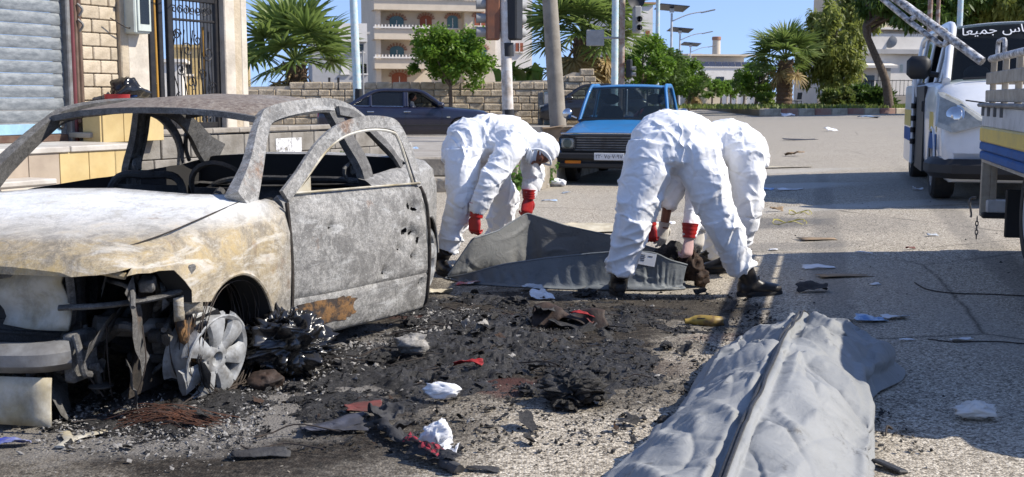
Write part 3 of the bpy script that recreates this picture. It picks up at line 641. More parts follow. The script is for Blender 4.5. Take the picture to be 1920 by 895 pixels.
def creases(v, nn, ax, count, rg, amp=(.003, .0115), wd=(.005, .013), ln=(.035, .13), around=.62):
    """short sharp folds: each one a cusped ridge or valley along a slightly bent line on the surface"""
    d = np.zeros(len(v))
    for k in range(count):
        i = rg.integers(len(v)); c = v[i]; n_ = nn[i]; a_ = ax[i] - n_ * (ax[i] @ n_); a_ /= np.linalg.norm(a_) + 1e-9; b_ = np.cross(n_, a_)
        t = rg.normal(math.pi / 2, .45) if rg.random() < around else rg.uniform(0, math.pi); e1 = a_ * math.cos(t) + b_ * math.sin(t); e2 = np.cross(n_, e1)
        L = rg.uniform(*ln); w_ = rg.uniform(*wd); am = rg.uniform(*amp) * (1 if rg.random() < .6 else -.8); q = v - c; m = (np.abs(q) < 2.2 * L).all(1); q = q[m]
        a = q @ e1; b = q @ e2 + rg.uniform(-3, 3) * a * a; h = q @ n_; d[m] += am * np.exp(-np.abs(b) / w_) * np.exp(-(a / L) ** 2) * np.exp(-(h / .12) ** 2)
    return d
def wrinkle(o, bones, amp=.011, seed=0.0, freq=1.0):
    """cloth folds that run round the limbs, strongest where the cloth is slack"""
    me = o.data; v = np_verts(me); nn = np_normals(me); best = np.full(len(v), 1e9); S = np.zeros(len(v)); Rr = np.zeros((len(v), 3)); K = np.zeros(len(v)); A = np.ones(len(v)); Dv = np.zeros((len(v), 3)); s0 = 0.0
    for (a, b_, k) in bones:
        a = V3(a); b_ = V3(b_); L = np.linalg.norm(b_ - a); d = (b_ - a) / L; t = np.clip((v - a) @ d, 0, L); c = a + t[:, None] * d
        e = np.linalg.norm(v - c, axis=1); m = e < best; best[m] = e[m]; S[m] = s0 + t[m]; r = (v - c) / (e[:, None] + 1e-6); Rr[m] = r[m]; A[m] = k; Dv[m] = d; s0 += L + .37
    o1 = np.zeros_like(S); ax = np.array([.6, .5, .62])
    tw = vnoise(np.stack([S * 2.2, o1, o1], 1) + Rr * .8 + seed + 9)
    th = Rr @ ax
    def fold(f, ang, warp, off, p):
        q = np.stack([S * f + th * ang + tw * warp, o1, o1], 1) + Rr * .55 + seed + off; return (1 - np.abs(vnoise(q))) ** p
    where = smooth01(-.25, .35, vnoise(np.stack([S * 2.6, o1, o1], 1) + Rr * 1.1 + seed + 50)); where2 = smooth01(-.1, .4, vnoise(np.stack([S * 2.1, o1, o1], 1) + Rr * 1.0 + seed + 70)); where3 = smooth01(-.1, .4, vnoise(v * 4.5 + seed + 90))
    d = where * (fold(12 * freq, .9, 1.0, 0, 3) - .25) * 1.5 + where2 * (fold(8 * freq, -1.5, 1.2, 31, 3.5) - .22) * 1.7 + where3 * (fold(4 * freq, 3.2, 1.5, 77, 4) - .18) * 1.6 + .75 * vnoise(v * 6 + seed)
    d = A * amp * d * .8
    rg = np.random.default_rng(int(seed * 10)); d += creases(v, nn, Dv, 330, rg)
    set_verts(me, v + nn * d[:, None])
def torso(mb, pts, lat):
    """pts: (centre, half width, half depth); lat: unit vectors across the body"""
    c = catmull([list(p) + [a, b_] for (p, a, b_) in pts], 34); L = catmull(lat, 34); t = np.gradient(c[:, :3], axis=0); th = np.linspace(0, 2 * math.pi, 28, endpoint=False); rings = []
    for i in range(len(c)):
        ti = t[i] / np.linalg.norm(t[i]); l = L[i] - ti * (L[i] @ ti); l /= np.linalg.norm(l); bb = np.cross(ti, l)
        cs, sn = np.cos(th), np.sin(th); e = .85
        rings.append(c[i, :3] + (np.sign(cs) * np.abs(cs) ** e * c[i, 3])[:, None] * l + (np.sign(sn) * np.abs(sn) ** e * c[i, 4])[:, None] * bb)
    mb.loft(rings)
def limb(mb, pts, rad, n=24, k=26): mb.tube(catmull([list(p) for p in pts], k), np.interp(np.linspace(0, 1, k), np.linspace(0, 1, len(rad)), rad), n)
def hand(parent, name, mat, wrist, fdir, back, thumb_sign=1, curl=(60, 60, 40), size=1.08, spread=.9, label=None):
    x = V3(fdir); x /= np.linalg.norm(x); z = V3(back); z -= x * (z @ x); z /= np.linalg.norm(z); y = np.cross(z, x) * thumb_sign
    def W(p): return V3(wrist) + size * (p[0] * x + p[1] * y + p[2] * z)
    b = MB()
    b.loft([[W((u, wy * math.cos(t), wz * math.sin(t) - .004 * u / .09)) for t in np.linspace(0, 2 * math.pi, 14, endpoint=False)] for u, wy, wz in ((-.02, .030, .024), (.01, .034, .024), (.045, .044, .021), (.085, .044, .018), (.098, .036, .012))])
    for k, (fy, L, r) in enumerate(((.031, .072, .0098), (.010, .082, .0102), (-.012, .076, .0098), (-.032, .058, .0088))):
        p = np.array([.086, fy * spread, 0.0]); ang = 0; pts = [p - np.array([.02, 0, 0]), p]
        for seg, cu in zip((.46, .31, .23), curl):
            ang += R(cu + 5 * math.sin(k * 2.1)); p = p + L * seg * np.array([math.cos(ang), .02 * (1.5 - k), -math.sin(ang)]); pts.append(p)
        b.tube([W(q) for q in catmull(pts, 14)], np.linspace(r, r * .82, 14), 10); b.sphere(W(pts[-1]), r * .82 * size, 8, 6)
    pts = [(.005, .022, -.006), (.03, .048, -.016), (.058, .056, -.034), (.078, .048, -.055)]
    b.tube([W(q) for q in catmull(pts, 12)], np.linspace(.0135, .0098, 12), 10); b.sphere(W(pts[-1]), .0098 * size, 8, 6)
    o = remeshed(b, name, MAT[mat], .0042, 2, parent)
    if label: o['label'] = label
    return o
def cuff(parent, mat, a, b_, r0, r1, name='glove_cuff', label=None):
    a = V3(a); b_ = V3(b_); t = np.linspace(0, 1, 12); pts = a + (b_ - a) * t[:, None]; r = r0 + (r1 - r0) * t + .002 * np.sin(t * 23)
    b = MB(); b.tube(pts, r, 20, cap=False); b.tube([pts[-1] - (b_ - a) * .02, pts[-1] + (b_ - a) * .01], r1 + .003, 20)
    o = b.build(name, MAT[mat], parent, True, 60)
    if label: o['label'] = label
    return o
def boot(parent, heel, toe_dir, shaft_top):
    """heel: ground point under the heel"""
    h = V3(heel); x = V3(toe_dir); x[2] = 0; x /= np.linalg.norm(x); y = np.array([-x[1], x[0], 0]); z = np.array([0, 0, 1.0]); st = V3(shaft_top)
    def W(p): return h + p[0] * x + p[1] * y + p[2] * z
    b = MB(); limb(b, [st, (st * .45 + W((.035, 0, .13)) * .55), W((.035, 0, .10)), W((.04, 0, .05))], [.066, .06, .058, .055], 20, 14)
    b.loft([[W((u, wy * math.cos(t), max(.022, zc + hz * math.sin(t)))) for t in np.linspace(0, 2 * math.pi, 18, endpoint=False)] for u, wy, zc, hz in ((-.035, .012, .05, .02), (-.028, .036, .055, .045), (.0, .045, .065, .06), (.06, .046, .07, .075), (.12, .049, .055, .05), (.17, .052, .05, .038), (.22, .046, .046, .032), (.25, .03, .042, .026), (.262, .01, .04, .012))])
    o = remeshed(b, 'boot', MAT['boot_leather'], .008, 2, parent)
    s = MB(); th = np.linspace(0, 2 * math.pi, 28, endpoint=False); rings = []
    for zc, k in ((.0, .97), (.012, 1.0), (.026, 1.0), (.032, .96)): rings.append([W((.112 + .157 * math.cos(t) * k, (.047 + .008 * math.cos(t)) * math.sin(t) * k, zc)) for t in th])
    s.loft(rings); s.build('sole', MAT['boot_sole'], o, True, 40)
    l = MB()
    for k in range(5): u = .075 + .022 * k; zt = .142 - .021 * k; l.tube([W((u, -.028, zt - .012)), W((u + .008, 0, zt + .004)), W((u, .028, zt - .012))], .0035, 5)
    l.build('laces', MAT['boot_sole'], o, kind='stuff'); return o
def person(label, base, J, lat, wid, seed, hood=None, sole_dirs=None, legr=(.13, .122, .102, .096, .09, .08)):
    t = thing('person', label, 'person', base); inv = -V3(base)
    J = {k: V3(p) + inv for k, p in J.items()}; s = MB()
    torso(s, [(J['seat'], wid * .55, .10), (J['pelvis'], wid, .165), (J['waist'], wid * .90, .15), (J['chest'], wid * .98, .155), (J['neck'], .13, .10), (J['head'], .07, .07)], [lat] * 6)
    for sd in 'LR':
        hip, kn, an = J['hip' + sd], J['knee' + sd], J['ankle' + sd]
        limb(s, [hip + (hip - kn) * .15, hip * .55 + kn * .45, kn, kn * .5 + an * .5, an], list(legr), 28, 34)
        sh, el, wr = J['sh' + sd], J['el' + sd], J['wr' + sd]; ch = J['chest']
        limb(s, [ch * .55 + sh * .45, sh, sh * .5 + el * .5, el, el * .45 + wr * .55, wr], [.10, .098, .084, .074, .064, .047], 22, 30)
    if hood is not None:
        hc, ax, fc = J['head'], V3(hood[0]), V3(hood[1]); ax /= np.linalg.norm(ax); fc -= ax * (fc @ ax); fc /= np.linalg.norm(fc); ln = np.cross(ax, fc)
        rot = np.stack([fc, ln, ax], 1); s.sphere(hc - fc * .022, (.112, .098, .132), 24, 16, rot)
    else: s.sphere(J['head'], (.11, .1, .125), 20, 14)
    o = remeshed(s, 'coverall', MAT['coverall_white'], .0075, 3)
    bones = [(J['pelvis'], J['waist'], .8), (J['waist'], J['chest'], .9), (J['chest'], J['neck'], .8)]
    if hood is not None: bones.append((J['head'] - V3(hood[0]) * .08, J['head'] + V3(hood[0]) * .08, .3))
    for sd in 'LR':
        hip, kn, an = J['hip' + sd], J['knee' + sd], J['ankle' + sd]; bones += [(hip, kn, 1.1), (kn, an, 1.25), (J['sh' + sd], J['el' + sd], .85), (J['el' + sd], J['wr' + sd], .8)]
    wrinkle(o, bones, .0135, seed)
    o.parent = t
    if hood is not None:      # face opening: an elastic rim with the face inside
        hc, ax, fc = J['head'], V3(hood[0]), V3(hood[1]); ax /= np.linalg.norm(ax); fc -= ax * (fc @ ax); fc /= np.linalg.norm(fc); ln = np.cross(ax, fc)
        def W(p): return hc + p[0] * fc + p[1] * ln + p[2] * ax
        b = MB(); rot = np.stack([fc, ln, ax], 1); b.sphere(W((.012, 0, -.012)), (.098, .074, .108), 26, 18, rot)
        b.loft([[W((.10 + .028 * k * (1 - k * .2), .014 * k2, .02 - .05 * k)) for k2 in (-1, -.4, .4, 1)] for k in (0, .5, 1)]); b.sphere(W((.118, 0, -.028)), (.02, .018, .014), 10, 8, rot)
        for q in (-1, 1): b.sphere(W((.098, q * .03, .026)), (.014, .02, .009), 10, 8, rot); b.sphere(W((.0, q * .075, -.005)), (.02, .012, .03), 10, 8, rot)
        b.sphere(W((.096, 0, -.068)), (.018, .026, .012), 10, 8, rot); b.cyl(W((-.02, 0, -.08)), W((-.05, 0, -.2)), .055, n=14)
        fo = remeshed(b, 'head', MAT['skin'], .006, 2, t)
        e = MB()
        for q in (-1, 1): e.sphere(W((.104, q * .03, .022)), (.009, .012, .006), 8, 6, rot)
        e.build('eyes', MAT['boot_sole'], fo, True, kind='stuff')
        m = MB(); g = []
        for a in np.linspace(-1, 1, 15):
            row = []
            for k in np.linspace(-1, 1, 11): row.append(W((.135 - .055 * a * a - .045 * k * k + .008 * math.sin(k * 9), .078 * a, -.05 + .052 * k * (1 - .35 * a * a))))
            g.append(row)
        m.grid(g); mo = m.build('face_mask', MAT['mask_white'], t, True, None); so = mo.modifiers.new('s', 'SOLIDIFY'); so.thickness = .003
        rim_ = MB(); pts = [W((.072 + .02 * math.sin(u) ** 2 - .02 * abs(math.cos(u)), .083 * math.cos(u), .002 + .098 * math.sin(u))) for u in np.linspace(0, 2 * math.pi, 40)]; rim_.tube(pts, .008, 8); rim_.build('hood_rim', MAT['coverall_white'], o, True, None)
    for sd, (heel, dr) in (sole_dirs or {}).items(): boot(t, V3(heel) + inv, dr, J['ankle' + sd] + (J['knee' + sd] - J['ankle' + sd]) * .06)
    return t, J, inv

# the worker at the far side of the open bag, facing right
pA = {'seat': P(852, 312, 8.32), 'pelvis': P(876, 272, 8.35), 'waist': P(915, 256, 8.37), 'chest': P(962, 262, 8.36), 'neck': P(994, 272, 8.33), 'head': P(1014, 281, 8.30),
      'hipR': P(868, 296, 8.2), 'kneeR': P(862, 382, 8.14), 'ankleR': P(838, 468, 8.2), 'hipL': P(900, 292, 8.5), 'kneeL': P(946, 372, 8.75), 'ankleL': P(930, 470, 8.95),
      'shR': P(955, 284, 8.15), 'elR': P(916, 346, 8.05), 'wrR': P(893, 400, 8.04), 'shL': P(996, 280, 8.53), 'elL': P(1000, 335, 8.55), 'wrL': P(991, 368, 8.5)}
hA = G(834, 514); hB = P(930, 492, 8.95); hB.z = 0
t, J, inv = person('worker in white hooded coverall and face mask lifting the open bag in red gloves', G(876, 500), pA, (-.25, 1, 0.0), .205, 3.0,
                   hood=((.88, -.1, -.25), (.25, -.55, -.85)), sole_dirs={'R': (G(824, 512) + Vector((-.0, .03, 0)), (.35, -1, 0)), 'L': (hB, (.8, -.5, 0))})
hand(t, 'glove', 'glove_red', J['wrR'] + V3((-.005, 0, -.02)), (-.12, -.1, -1), (-.55, -.8, .1), -1, (55, 62, 40), 1.15)
cuff(t, 'glove_red', J['wrR'] + V3((0, 0, -.03)), J['wrR'] + V3((.012, 0, .07)), .044, .056)
hand(t, 'glove', 'glove_red', J['wrL'] + V3((0, 0, -.015)), (-.12, -.25, -1), (.45, -.85, .1), 1, (50, 60, 40), 1.15)
cuff(t, 'glove_red', J['wrL'] + V3((0, 0, -.02)), J['wrL'] + V3((.005, 0, .05)), .044, .054)

# the worker with his back to us
pB = {'seat': P(1264, 318, 7.22), 'pelvis': P(1264, 272, 7.32), 'waist': P(1264, 252, 7.56), 'chest': P(1258, 268, 7.88), 'neck': P(1255, 300, 8.06), 'head': P(1258, 335, 8.14),
      'hipL': P(1220, 292, 7.28), 'kneeL': P(1192, 408, 7.2), 'ankleL': P(1165, 512, 7.25), 'hipR': P(1309, 292, 7.28), 'kneeR': P(1346, 405, 7.22), 'ankleR': P(1392, 506, 7.27),
      'shL': P(1208, 300, 7.92), 'elL': P(1212, 366, 7.85), 'wrL': P(1218, 418, 7.76), 'shR': P(1312, 300, 7.92), 'elR': P(1304, 378, 7.85), 'wrR': P(1292, 446, 7.68)}
t, J, inv = person('worker in white coverall seen from behind, bent down with legs wide apart', G(1270, 550), pB, (1, 0, 0), .262, 11.0,
                   sole_dirs={'L': (G(1162, 556), (-.05, 1, 0)), 'R': (G(1393, 556), (.75, .15, 0))}, legr=(.152, .148, .118, .102, .094, .086))
cv = next(c for c in t.children if c.name.startswith('coverall')); vv_ = np_verts(cv.data); sp = []
for py_ in range(222, 322, 8):
    q = V3(P(1272, py_, 7.3)) + inv; m_ = (np.abs(vv_[:, 0] - q[0]) < .012) & (np.abs(vv_[:, 2] - q[2]) < .02)
    if m_.any(): k_ = vv_[m_]; sp.append(k_[k_[:, 1].argmin()])
if len(sp) > 3: MB().tube(catmull(sp, 40) + V3((0, -.001, .001)), .0035, 6).build('seam', MAT['coverall_white'], cv, True)
hand(t, 'glove', 'glove_red', J['wrL'], (.05, -.1, -1), (-.5, -.85, 0), -1, (50, 55, 40), 1.15); cuff(t, 'glove_red', J['wrL'] + V3((0, 0, -.02)), J['wrL'] + V3((-.005, .01, .09)), .045, .058)
hand(t, 'glove', 'glove_pink', J['wrR'] + V3((0, 0, -.01)), (-.1, -.2, -1), (.6, -.75, 0), 1, (55, 60, 40), 1.12); cuff(t, 'glove_red', J['wrR'] + V3((0, 0, .0)), J['wrR'] + V3((.008, .01, .095)), .043, .056)

# the worker half hidden behind him
pC = {'seat': P(1418, 318, 8.25), 'pelvis': P(1394, 284, 8.25), 'waist': P(1352, 266, 8.27), 'chest': P(1305, 280, 8.25), 'neck': P(1270, 298, 8.2), 'head': P(1245, 322, 8.16),
      'hipL': P(1400, 302, 8.1), 'kneeL': P(1400, 396, 8.02), 'ankleL': P(1374, 482, 8.12), 'hipR': P(1392, 298, 8.42), 'kneeR': P(1345, 392, 8.6), 'ankleR': P(1342, 478, 8.75),
      'shL': P(1308, 306, 8.06), 'elL': P(1272, 342, 8.0), 'wrL': P(1251, 390, 7.96), 'shR': P(1290, 302, 8.42), 'elR': P(1330, 372, 8.4), 'wrR': P(1312, 432, 8.3)}
hr = P(1350, 500, 8.75); hr.z = 0
t, J, inv = person('worker in white coverall bent over behind the other, bare wrist above a white glove', G(1385, 500), pC, (.1, -1, 0), .215, 23.0,
                   sole_dirs={'L': (G(1376, 510), (-1, -.3, 0)), 'R': (hr, (-1, 0, 0))})
b = MB(); limb(b, [J['wrL'] + V3((.01, .0, .05)), J['wrL'] + V3((-.008, 0, -.05)), J['wrL'] + V3((-.02, 0, -.14))], [.036, .032, .03], 16, 10); b.build('forearm', MAT['skin'], t, True)
hand(t, 'glove', 'glove_latex', J['wrL'] + V3((-.02, 0, -.12)), (-.15, -.05, -1), (.3, -.95, 0), 1, (25, 30, 25), 1.1); cuff(t, 'glove_latex', J['wrL'] + V3((-.02, 0, -.13)), J['wrL'] + V3((-.016, 0, -.10)), .036, .040)
hand(t, 'glove', 'glove_latex', J['wrR'] + V3((0, 0, -.01)), (-.15, -.3, -1), (.3, -.95, 0), -1, (35, 40, 30), 1.1)

# ---------------------------------------------------------------- grey zipped bags: small cloth solver
def cloth(X, pin, rest=1.0, steps=160, iters=6, collide=None, dt=.03, grav=9.8, bend=.25, damp=.985):
    """position based cloth on a grid X (n,m,3); pin (n,m) bool"""
    X = X.copy(); V_ = np.zeros_like(X); w_ = np.where(pin, 0.0, 1.0)[..., None]; X0 = X.copy(); cons = []
    def pairs(di, dj, k):
        n, m = X.shape[:2]
        I, J = np.meshgrid(np.arange(n), np.arange(m), indexing='ij'); ok = (I + di < n) & (J + dj < m) & (J + dj >= 0)
        for par in (0, 1):
            key = (I // max(di, 1) if di else J // max(dj, 1)) % 2 == par; s = ok & key
            a = (I[s], J[s]); b_ = (I[s] + di, J[s] + dj)
            r = np.asarray(rest)[..., None] if False else rest
            cons.append((a, b_, np.linalg.norm(X0[a] - X0[b_], axis=1) * r, k))
    for d in ((1, 0), (0, 1)): pairs(d[0], d[1], 1.0)
    for d in ((1, 1), (1, -1)): pairs(d[0], d[1], .5)
    for d in ((2, 0), (0, 2)): pairs(d[0], d[1], bend)
    for s in range(steps):
        V_[..., 2] -= grav * dt; V_ *= damp; Pn = X + V_ * dt * w_
        for _ in range(iters):
            for (a, b_, L, k) in cons:
                d = Pn[b_] - Pn[a]; l = np.linalg.norm(d, axis=1) + 1e-9; wa = w_[a][:, 0]; wb = w_[b_][:, 0]; ws = wa + wb; ws[ws == 0] = 1
                c = (k * (l - L) / l / ws)[:, None] * d; Pn[a] += c * wa[:, None]; Pn[b_] -= c * wb[:, None]
            if collide is not None: Pn = np.where(w_ > 0, collide(Pn), Pn)
        V_ = (Pn - X) / dt; sp = np.linalg.norm(V_, axis=-1, keepdims=True); V_ = V_ * np.minimum(1, 1.5 / (sp + 1e-9))
        gnd = Pn[..., 2] < .012; V_[gnd] *= .4; X = Pn
    return X
def ellipsoids(E):
    E = [(V3(c), V3(r)) for c, r in E]
    def f(Pn):
        Pn = Pn.copy()
        for c, r in E:
            q = (Pn - c) / r; l = np.linalg.norm(q, axis=-1, keepdims=True); ins = l < 1
            Pn = np.where(ins, c + q / (l + 1e-9) * r, Pn)
        Pn[..., 2] = np.maximum(Pn[..., 2], .006); return Pn
    return f
def bag_mat(name, c1, c2, soot_amt):
    n = NT(name); a = n.noise(2.2, 6, .6); f = n.noise(16, 8, .7); w_ = n.noise(300, 2, .5)
    c = n.mix(n.ramp(a, [(.35, 0), (.65, 1)]), c1, c2); c = n.mix(n.ramp(f, [(.56, 0), (.72, .45)]), c, tuple(x * .55 for x in c2))
    c = n.mix(n.math('MULTIPLY', n.ramp(n.noise(9, 8, .75, co=n.mapping(loc=(5, 1, 2))), [(.60, 0), (.68, 1)]), soot_amt), c, (.05, .045, .04))
    n.out(c, .6, 0, .35); b1 = n.bump(w_, .12, .002); n.bump(n.noise(11, 6, .6, dist=1.0), .35, .02, b1); return n.m
bag_mat('bag_grey', (.275, .28, .277), (.22, .225, .222), .7); bag_mat('bag_inside', (.20, .205, .20), (.15, .15, .145), .8); bag_mat('bag_dark', (.165, .18, .195), (.135, .15, .16), .4)
mk('zip_black', (.02, .02, .022), .5, col2=(.045, .045, .045), scale=80, bump=.4, bscale=200, bdist=.003)

def sheet_obj(name, X, mat, parent, thick=.004, sub=True):
    mb = MB(); mb.grid(X); o = mb.build(name, mat, parent, True, None)
    if sub: s = o.modifiers.new('u', 'SUBSURF'); s.levels = 2; s.render_levels = 2
    s = o.modifiers.new('t', 'SOLIDIFY'); s.thickness = thick; s.offset = 0
    evaluated(o); o.data.shade_smooth(); return o
def upsample(X, f):
    n, m = X.shape[:2]; A_ = catmull(X.reshape(n, -1), (n - 1) * f + 1).reshape(-1, m, 3); n2 = A_.shape[0]
    return catmull(A_.transpose(1, 0, 2).reshape(m, -1), (m - 1) * f + 1).reshape(-1, n2, 3).transpose(1, 0, 2)
def crease_sheet(X, count, seed, keep=None, **k):
    g = np.cross(np.gradient(X, axis=0), np.gradient(X, axis=1)); g /= np.linalg.norm(g, axis=-1, keepdims=True) + 1e-9; ax = np.gradient(X, axis=1); ax /= np.linalg.norm(ax, axis=-1, keepdims=True) + 1e-9
    d = creases(X.reshape(-1, 3), g.reshape(-1, 3), ax.reshape(-1, 3), count, np.random.default_rng(seed), **k).reshape(X.shape[:2])
    if keep is not None: d = d * keep
    Y_ = X + g * d[..., None]; Y_[..., 2] = np.maximum(Y_[..., 2], .005); return Y_
# closed bag in the foreground: a tent of cloth hanging from the line of its zip
NV = 84; NL, NR = 20, 22; NU = NL + NR
ridge = catmull([(1.42, 5.52, .215), (1.36, 5.38, .25), (1.25, 5.05, .275), (1.126, 4.72, .285), (.985, 4.25, .295), (.845, 3.82, .295), (.72, 3.48, .27), (.60, 3.15, .22), (.48, 2.85, .12)], NV)
edL = catmull([(1.00, 5.60, .012), (.93, 5.40, .012), (.84, 5.12, .012), (.70, 4.65, .012), (.58, 4.25, .012), (.40, 3.85, .012), (.22, 3.5, .012), (.12, 3.15, .012), (.08, 2.85, .012)], NV)
edR = catmull([(1.74, 5.46, .012), (1.80, 5.30, .012), (1.74, 5.06, .012), (1.50, 4.72, .012), (1.36, 4.25, .012), (1.24, 3.85, .012), (1.14, 3.5, .012), (1.02, 3.15, .012), (.86, 2.85, .012)], NV)
X = np.zeros((NU, NV, 3))
for j in range(NV):
    for i in range(NL): t_ = i / NL; X[i, j] = edL[j] * (1 - t_) + ridge[j] * t_; X[i, j, 2] = .012 + (ridge[j, 2] - .012) * (1 - (1 - t_) ** 2.0)
    for i in range(NR): t_ = i / (NR - 1); X[NL + i, j] = ridge[j] * (1 - t_) + edR[j] * t_; X[NL + i, j, 2] = .012 + (ridge[j, 2] - .012) * (1 - t_ ** 2.5) + .03 * math.sin(math.pi * min(1, t_ * 1.4)) * max(0, 1 - t_ * 1.2)
q = X.reshape(-1, 3); fold = (1 - np.abs(vnoise(q * np.array([5.0, 3.2, 1]) @ rotm(0, 0, .6).T + 3))) ** 3 * .03 + (1 - np.abs(vnoise(q * np.array([9., 3.5, 1]) @ rotm(0, 0, -.5).T + 13))) ** 3 * .022 + vnoise(q * 6) * .012 + vnoise(q * np.array([2.6, 2.2, 1]) + 31) * .010
wt = np.ones(NU); wt[NL - 2:NL + 3] = .15; wt[:3] = .3; wt[-3:] = .3; fold = fold * np.tile(smooth01(0, 12, np.arange(NV)), NU); X += (fold.reshape(NU, NV) * wt[:, None])[..., None] * V3((.1, 0, 1.0)); X[..., 2] = np.maximum(X[..., 2], .01)
Z0 = X[..., 2].copy(); pin = np.zeros((NU, NV), bool); pin[NL] = True; pin[0] = True; pin[-1] = True
caps = [((1.47, 5.30, .12), (1.33, 4.85, .13), .15, .15), ((1.33, 4.85, .13), (1.12, 4.25, .12), .14, .13), ((1.12, 4.25, .12), (.95, 3.6, .1), .14, .12), ((1.10, 5.2, .06), (.92, 4.6, .06), .13, .12), ((.92, 4.6, .06), (.62, 3.8, .05), .12, .12)]
def capsules(Pn):
    Pn = Pn.copy()
    for a, c, r0, r1 in caps:
        a = V3(a); c = V3(c); d = c - a; L2 = d @ d; t_ = np.clip(((Pn - a) @ d) / L2, 0, 1)[..., None]; m = a + d * t_; qq = Pn - m; l = np.linalg.norm(qq, axis=-1, keepdims=True); r = r0 + (r1 - r0) * t_
        Pn = np.where(l < r, m + qq / (l + 1e-9) * r, Pn)
    Pn[..., 2] = np.maximum(Pn[..., 2], .006); return Pn
X = cloth(X, pin, rest=np.float64(1.0), steps=26, iters=10, collide=lambda Q: np.concatenate([Q[..., :2], np.maximum(Q[..., 2:], np.maximum(.006, Z0[..., None] * .86))], -1), bend=.3, dt=.025)
X = upsample(X, 4); NU, NV = X.shape[:2]; NL *= 4
kp = np.ones((NU, NV)); kp *= smooth01(0, 10, np.abs(np.arange(NU) - NL))[:, None] * smooth01(-15, 30, np.arange(NV))[None]
X = crease_sheet(X, 14, 6, kp, amp=(.014, .034), wd=(.025, .06), ln=(.16, .42), around=.3); X = crease_sheet(X, 80, 4, kp, amp=(.004, .017), wd=(.008, .035), ln=(.08, .36), around=.45); X = crease_sheet(X, 160, 9, kp, amp=(.001, .005), wd=(.004, .012), ln=(.03, .12), around=.3)
bag1 = thing('body_bag', 'light grey zipped bag lying full length on the street in the foreground', 'bag', (1.15, 4.6, 0)); O1 = np.array([1.15, 4.6, 0])
sheet_obj('cover', X - O1, MAT['bag_grey'], bag1, .004, False)
zi = NL; zp = X[zi] - O1; nrm = np.cross(np.gradient(X, axis=0)[zi], np.gradient(X, axis=1)[zi]); nrm /= np.linalg.norm(nrm, axis=1)[:, None]; nrm *= np.sign(nrm[:, 2:3] + 1e-6)
sd = np.gradient(X, axis=0)[zi]; sd /= np.linalg.norm(sd, axis=1)[:, None]
for k in range(3): zp = np.vstack([zp[:1], (zp[:-2] + zp[1:-1] + zp[2:]) / 3, zp[-1:]])
for off in (-.0085, .0085):
    MB().tube(zp + nrm * .006 + sd * off, .006, 6, up=None, sq=.6).build('zip_tape', MAT['zip_black'], bag1, True)
q = zp[int(NV * .06)] + nrm[int(NV * .06)] * .012; MB().box(q, (.012, .04, .008), ch=.003).build('zip_slider', MAT['zip_black'], bag1)
MB().box((.0, -.78, .015), (.05, .12, .012), rotm(.1, .2, .6), ch=.004).build('carry_strap', MAT['zip_black'], bag1, loc=(.13, .0, .0))

# open bag held up by the workers
bag2 = thing('open_body_bag', 'dark grey open bag being held up between the three workers', 'bag', (.35, 7.9, 0)); O2 = np.array([.35, 7.9, 0])
NU2 = 60
Nr = catmull([(-.45, 8.04, .012), (-.30, 7.88, .06), (-.07, 7.78, .137), (.28, 7.68, .20), (.63, 7.62, .246), (.90, 7.58, .25), (1.04, 7.58, .20), (1.16, 7.62, .16)], NU2)
Nb = catmull([(-.47, 8.06, .008), (-.30, 7.83, .008), (-.07, 7.70, .008), (.28, 7.58, .008), (.63, 7.52, .008), (.90, 7.50, .008), (1.04, 7.52, .008), (1.14, 7.58, .02)], NU2)
Fb = catmull([(-.46, 8.12, .008), (-.32, 8.28, .008), (-.1, 8.36, .008), (.28, 8.38, .008), (.63, 8.30, .008), (.9, 8.2, .008), (1.08, 8.0, .01), (1.2, 7.9, .02)], NU2)
gl1 = P(886, 448, 8.08); gl2 = P(988, 400, 8.44)
def polyline(pts, n): pts = np.array(pts, float); c = np.concatenate([[0], np.cumsum(np.linalg.norm(np.diff(pts, axis=0), axis=1))]); return np.stack([np.interp(np.linspace(0, c[-1], n), c, pts[:, k]) for k in range(3)], 1)
Fr = polyline([(-.45, 8.09, .02), tuple(gl1), (-.10, 8.26, .315), tuple(gl2), (.42, 8.42, .325), (.72, 8.36, .265), (1.02, 8.16, .2), (1.2, 7.95, .13)], NU2)
NVn, NVf, NVr = 9, 13, 14; rows = []
for i in range(NU2):
    a = [Nr[i] + (Nb[i] - Nr[i]) * t + np.array([0, -.035 * math.sin(math.pi * t), 0]) for t in np.linspace(0, 1, NVn, endpoint=False)]
    c = [Nb[i] + (Fb[i] - Nb[i]) * t for t in np.linspace(0, 1, NVf, endpoint=False)]
    d = [Fb[i] + (Fr[i] - Fb[i]) * t + np.array([0, .05 * math.sin(math.pi * t), -.02 * math.sin(math.pi * t)]) for t in np.linspace(0, 1, NVr)]
    rows.append(a + c + d)
X = np.array(rows); X += (fbm(X.reshape(-1, 3) * np.array([5, 5, 4.]) + 2, 3) * .012).reshape(NU2, -1)[..., None] * np.array([.2, 1, .3])
pin = np.zeros(X.shape[:2], bool); pin[:, 0] = True; pin[::1, -1] = True
X = cloth(X, pin, rest=np.float64(1.0), steps=16, iters=10, collide=lambda q: np.concatenate([q[..., :2], np.maximum(q[..., 2:], .006)], -1), bend=.12, dt=.025)
X = upsample(X, 3); NVn *= 3; kp = smooth01(0, 8, np.arange(X.shape[1]))[None] * smooth01(0, 8, X.shape[1] - 1 - np.arange(X.shape[1]))[None]
X = crease_sheet(X, 60, 14, kp, amp=(.005, .018), wd=(.008, .03), ln=(.05, .2), around=.4); X = crease_sheet(X, 110, 19, kp, amp=(.001, .005), wd=(.004, .012), ln=(.03, .12), around=.4)
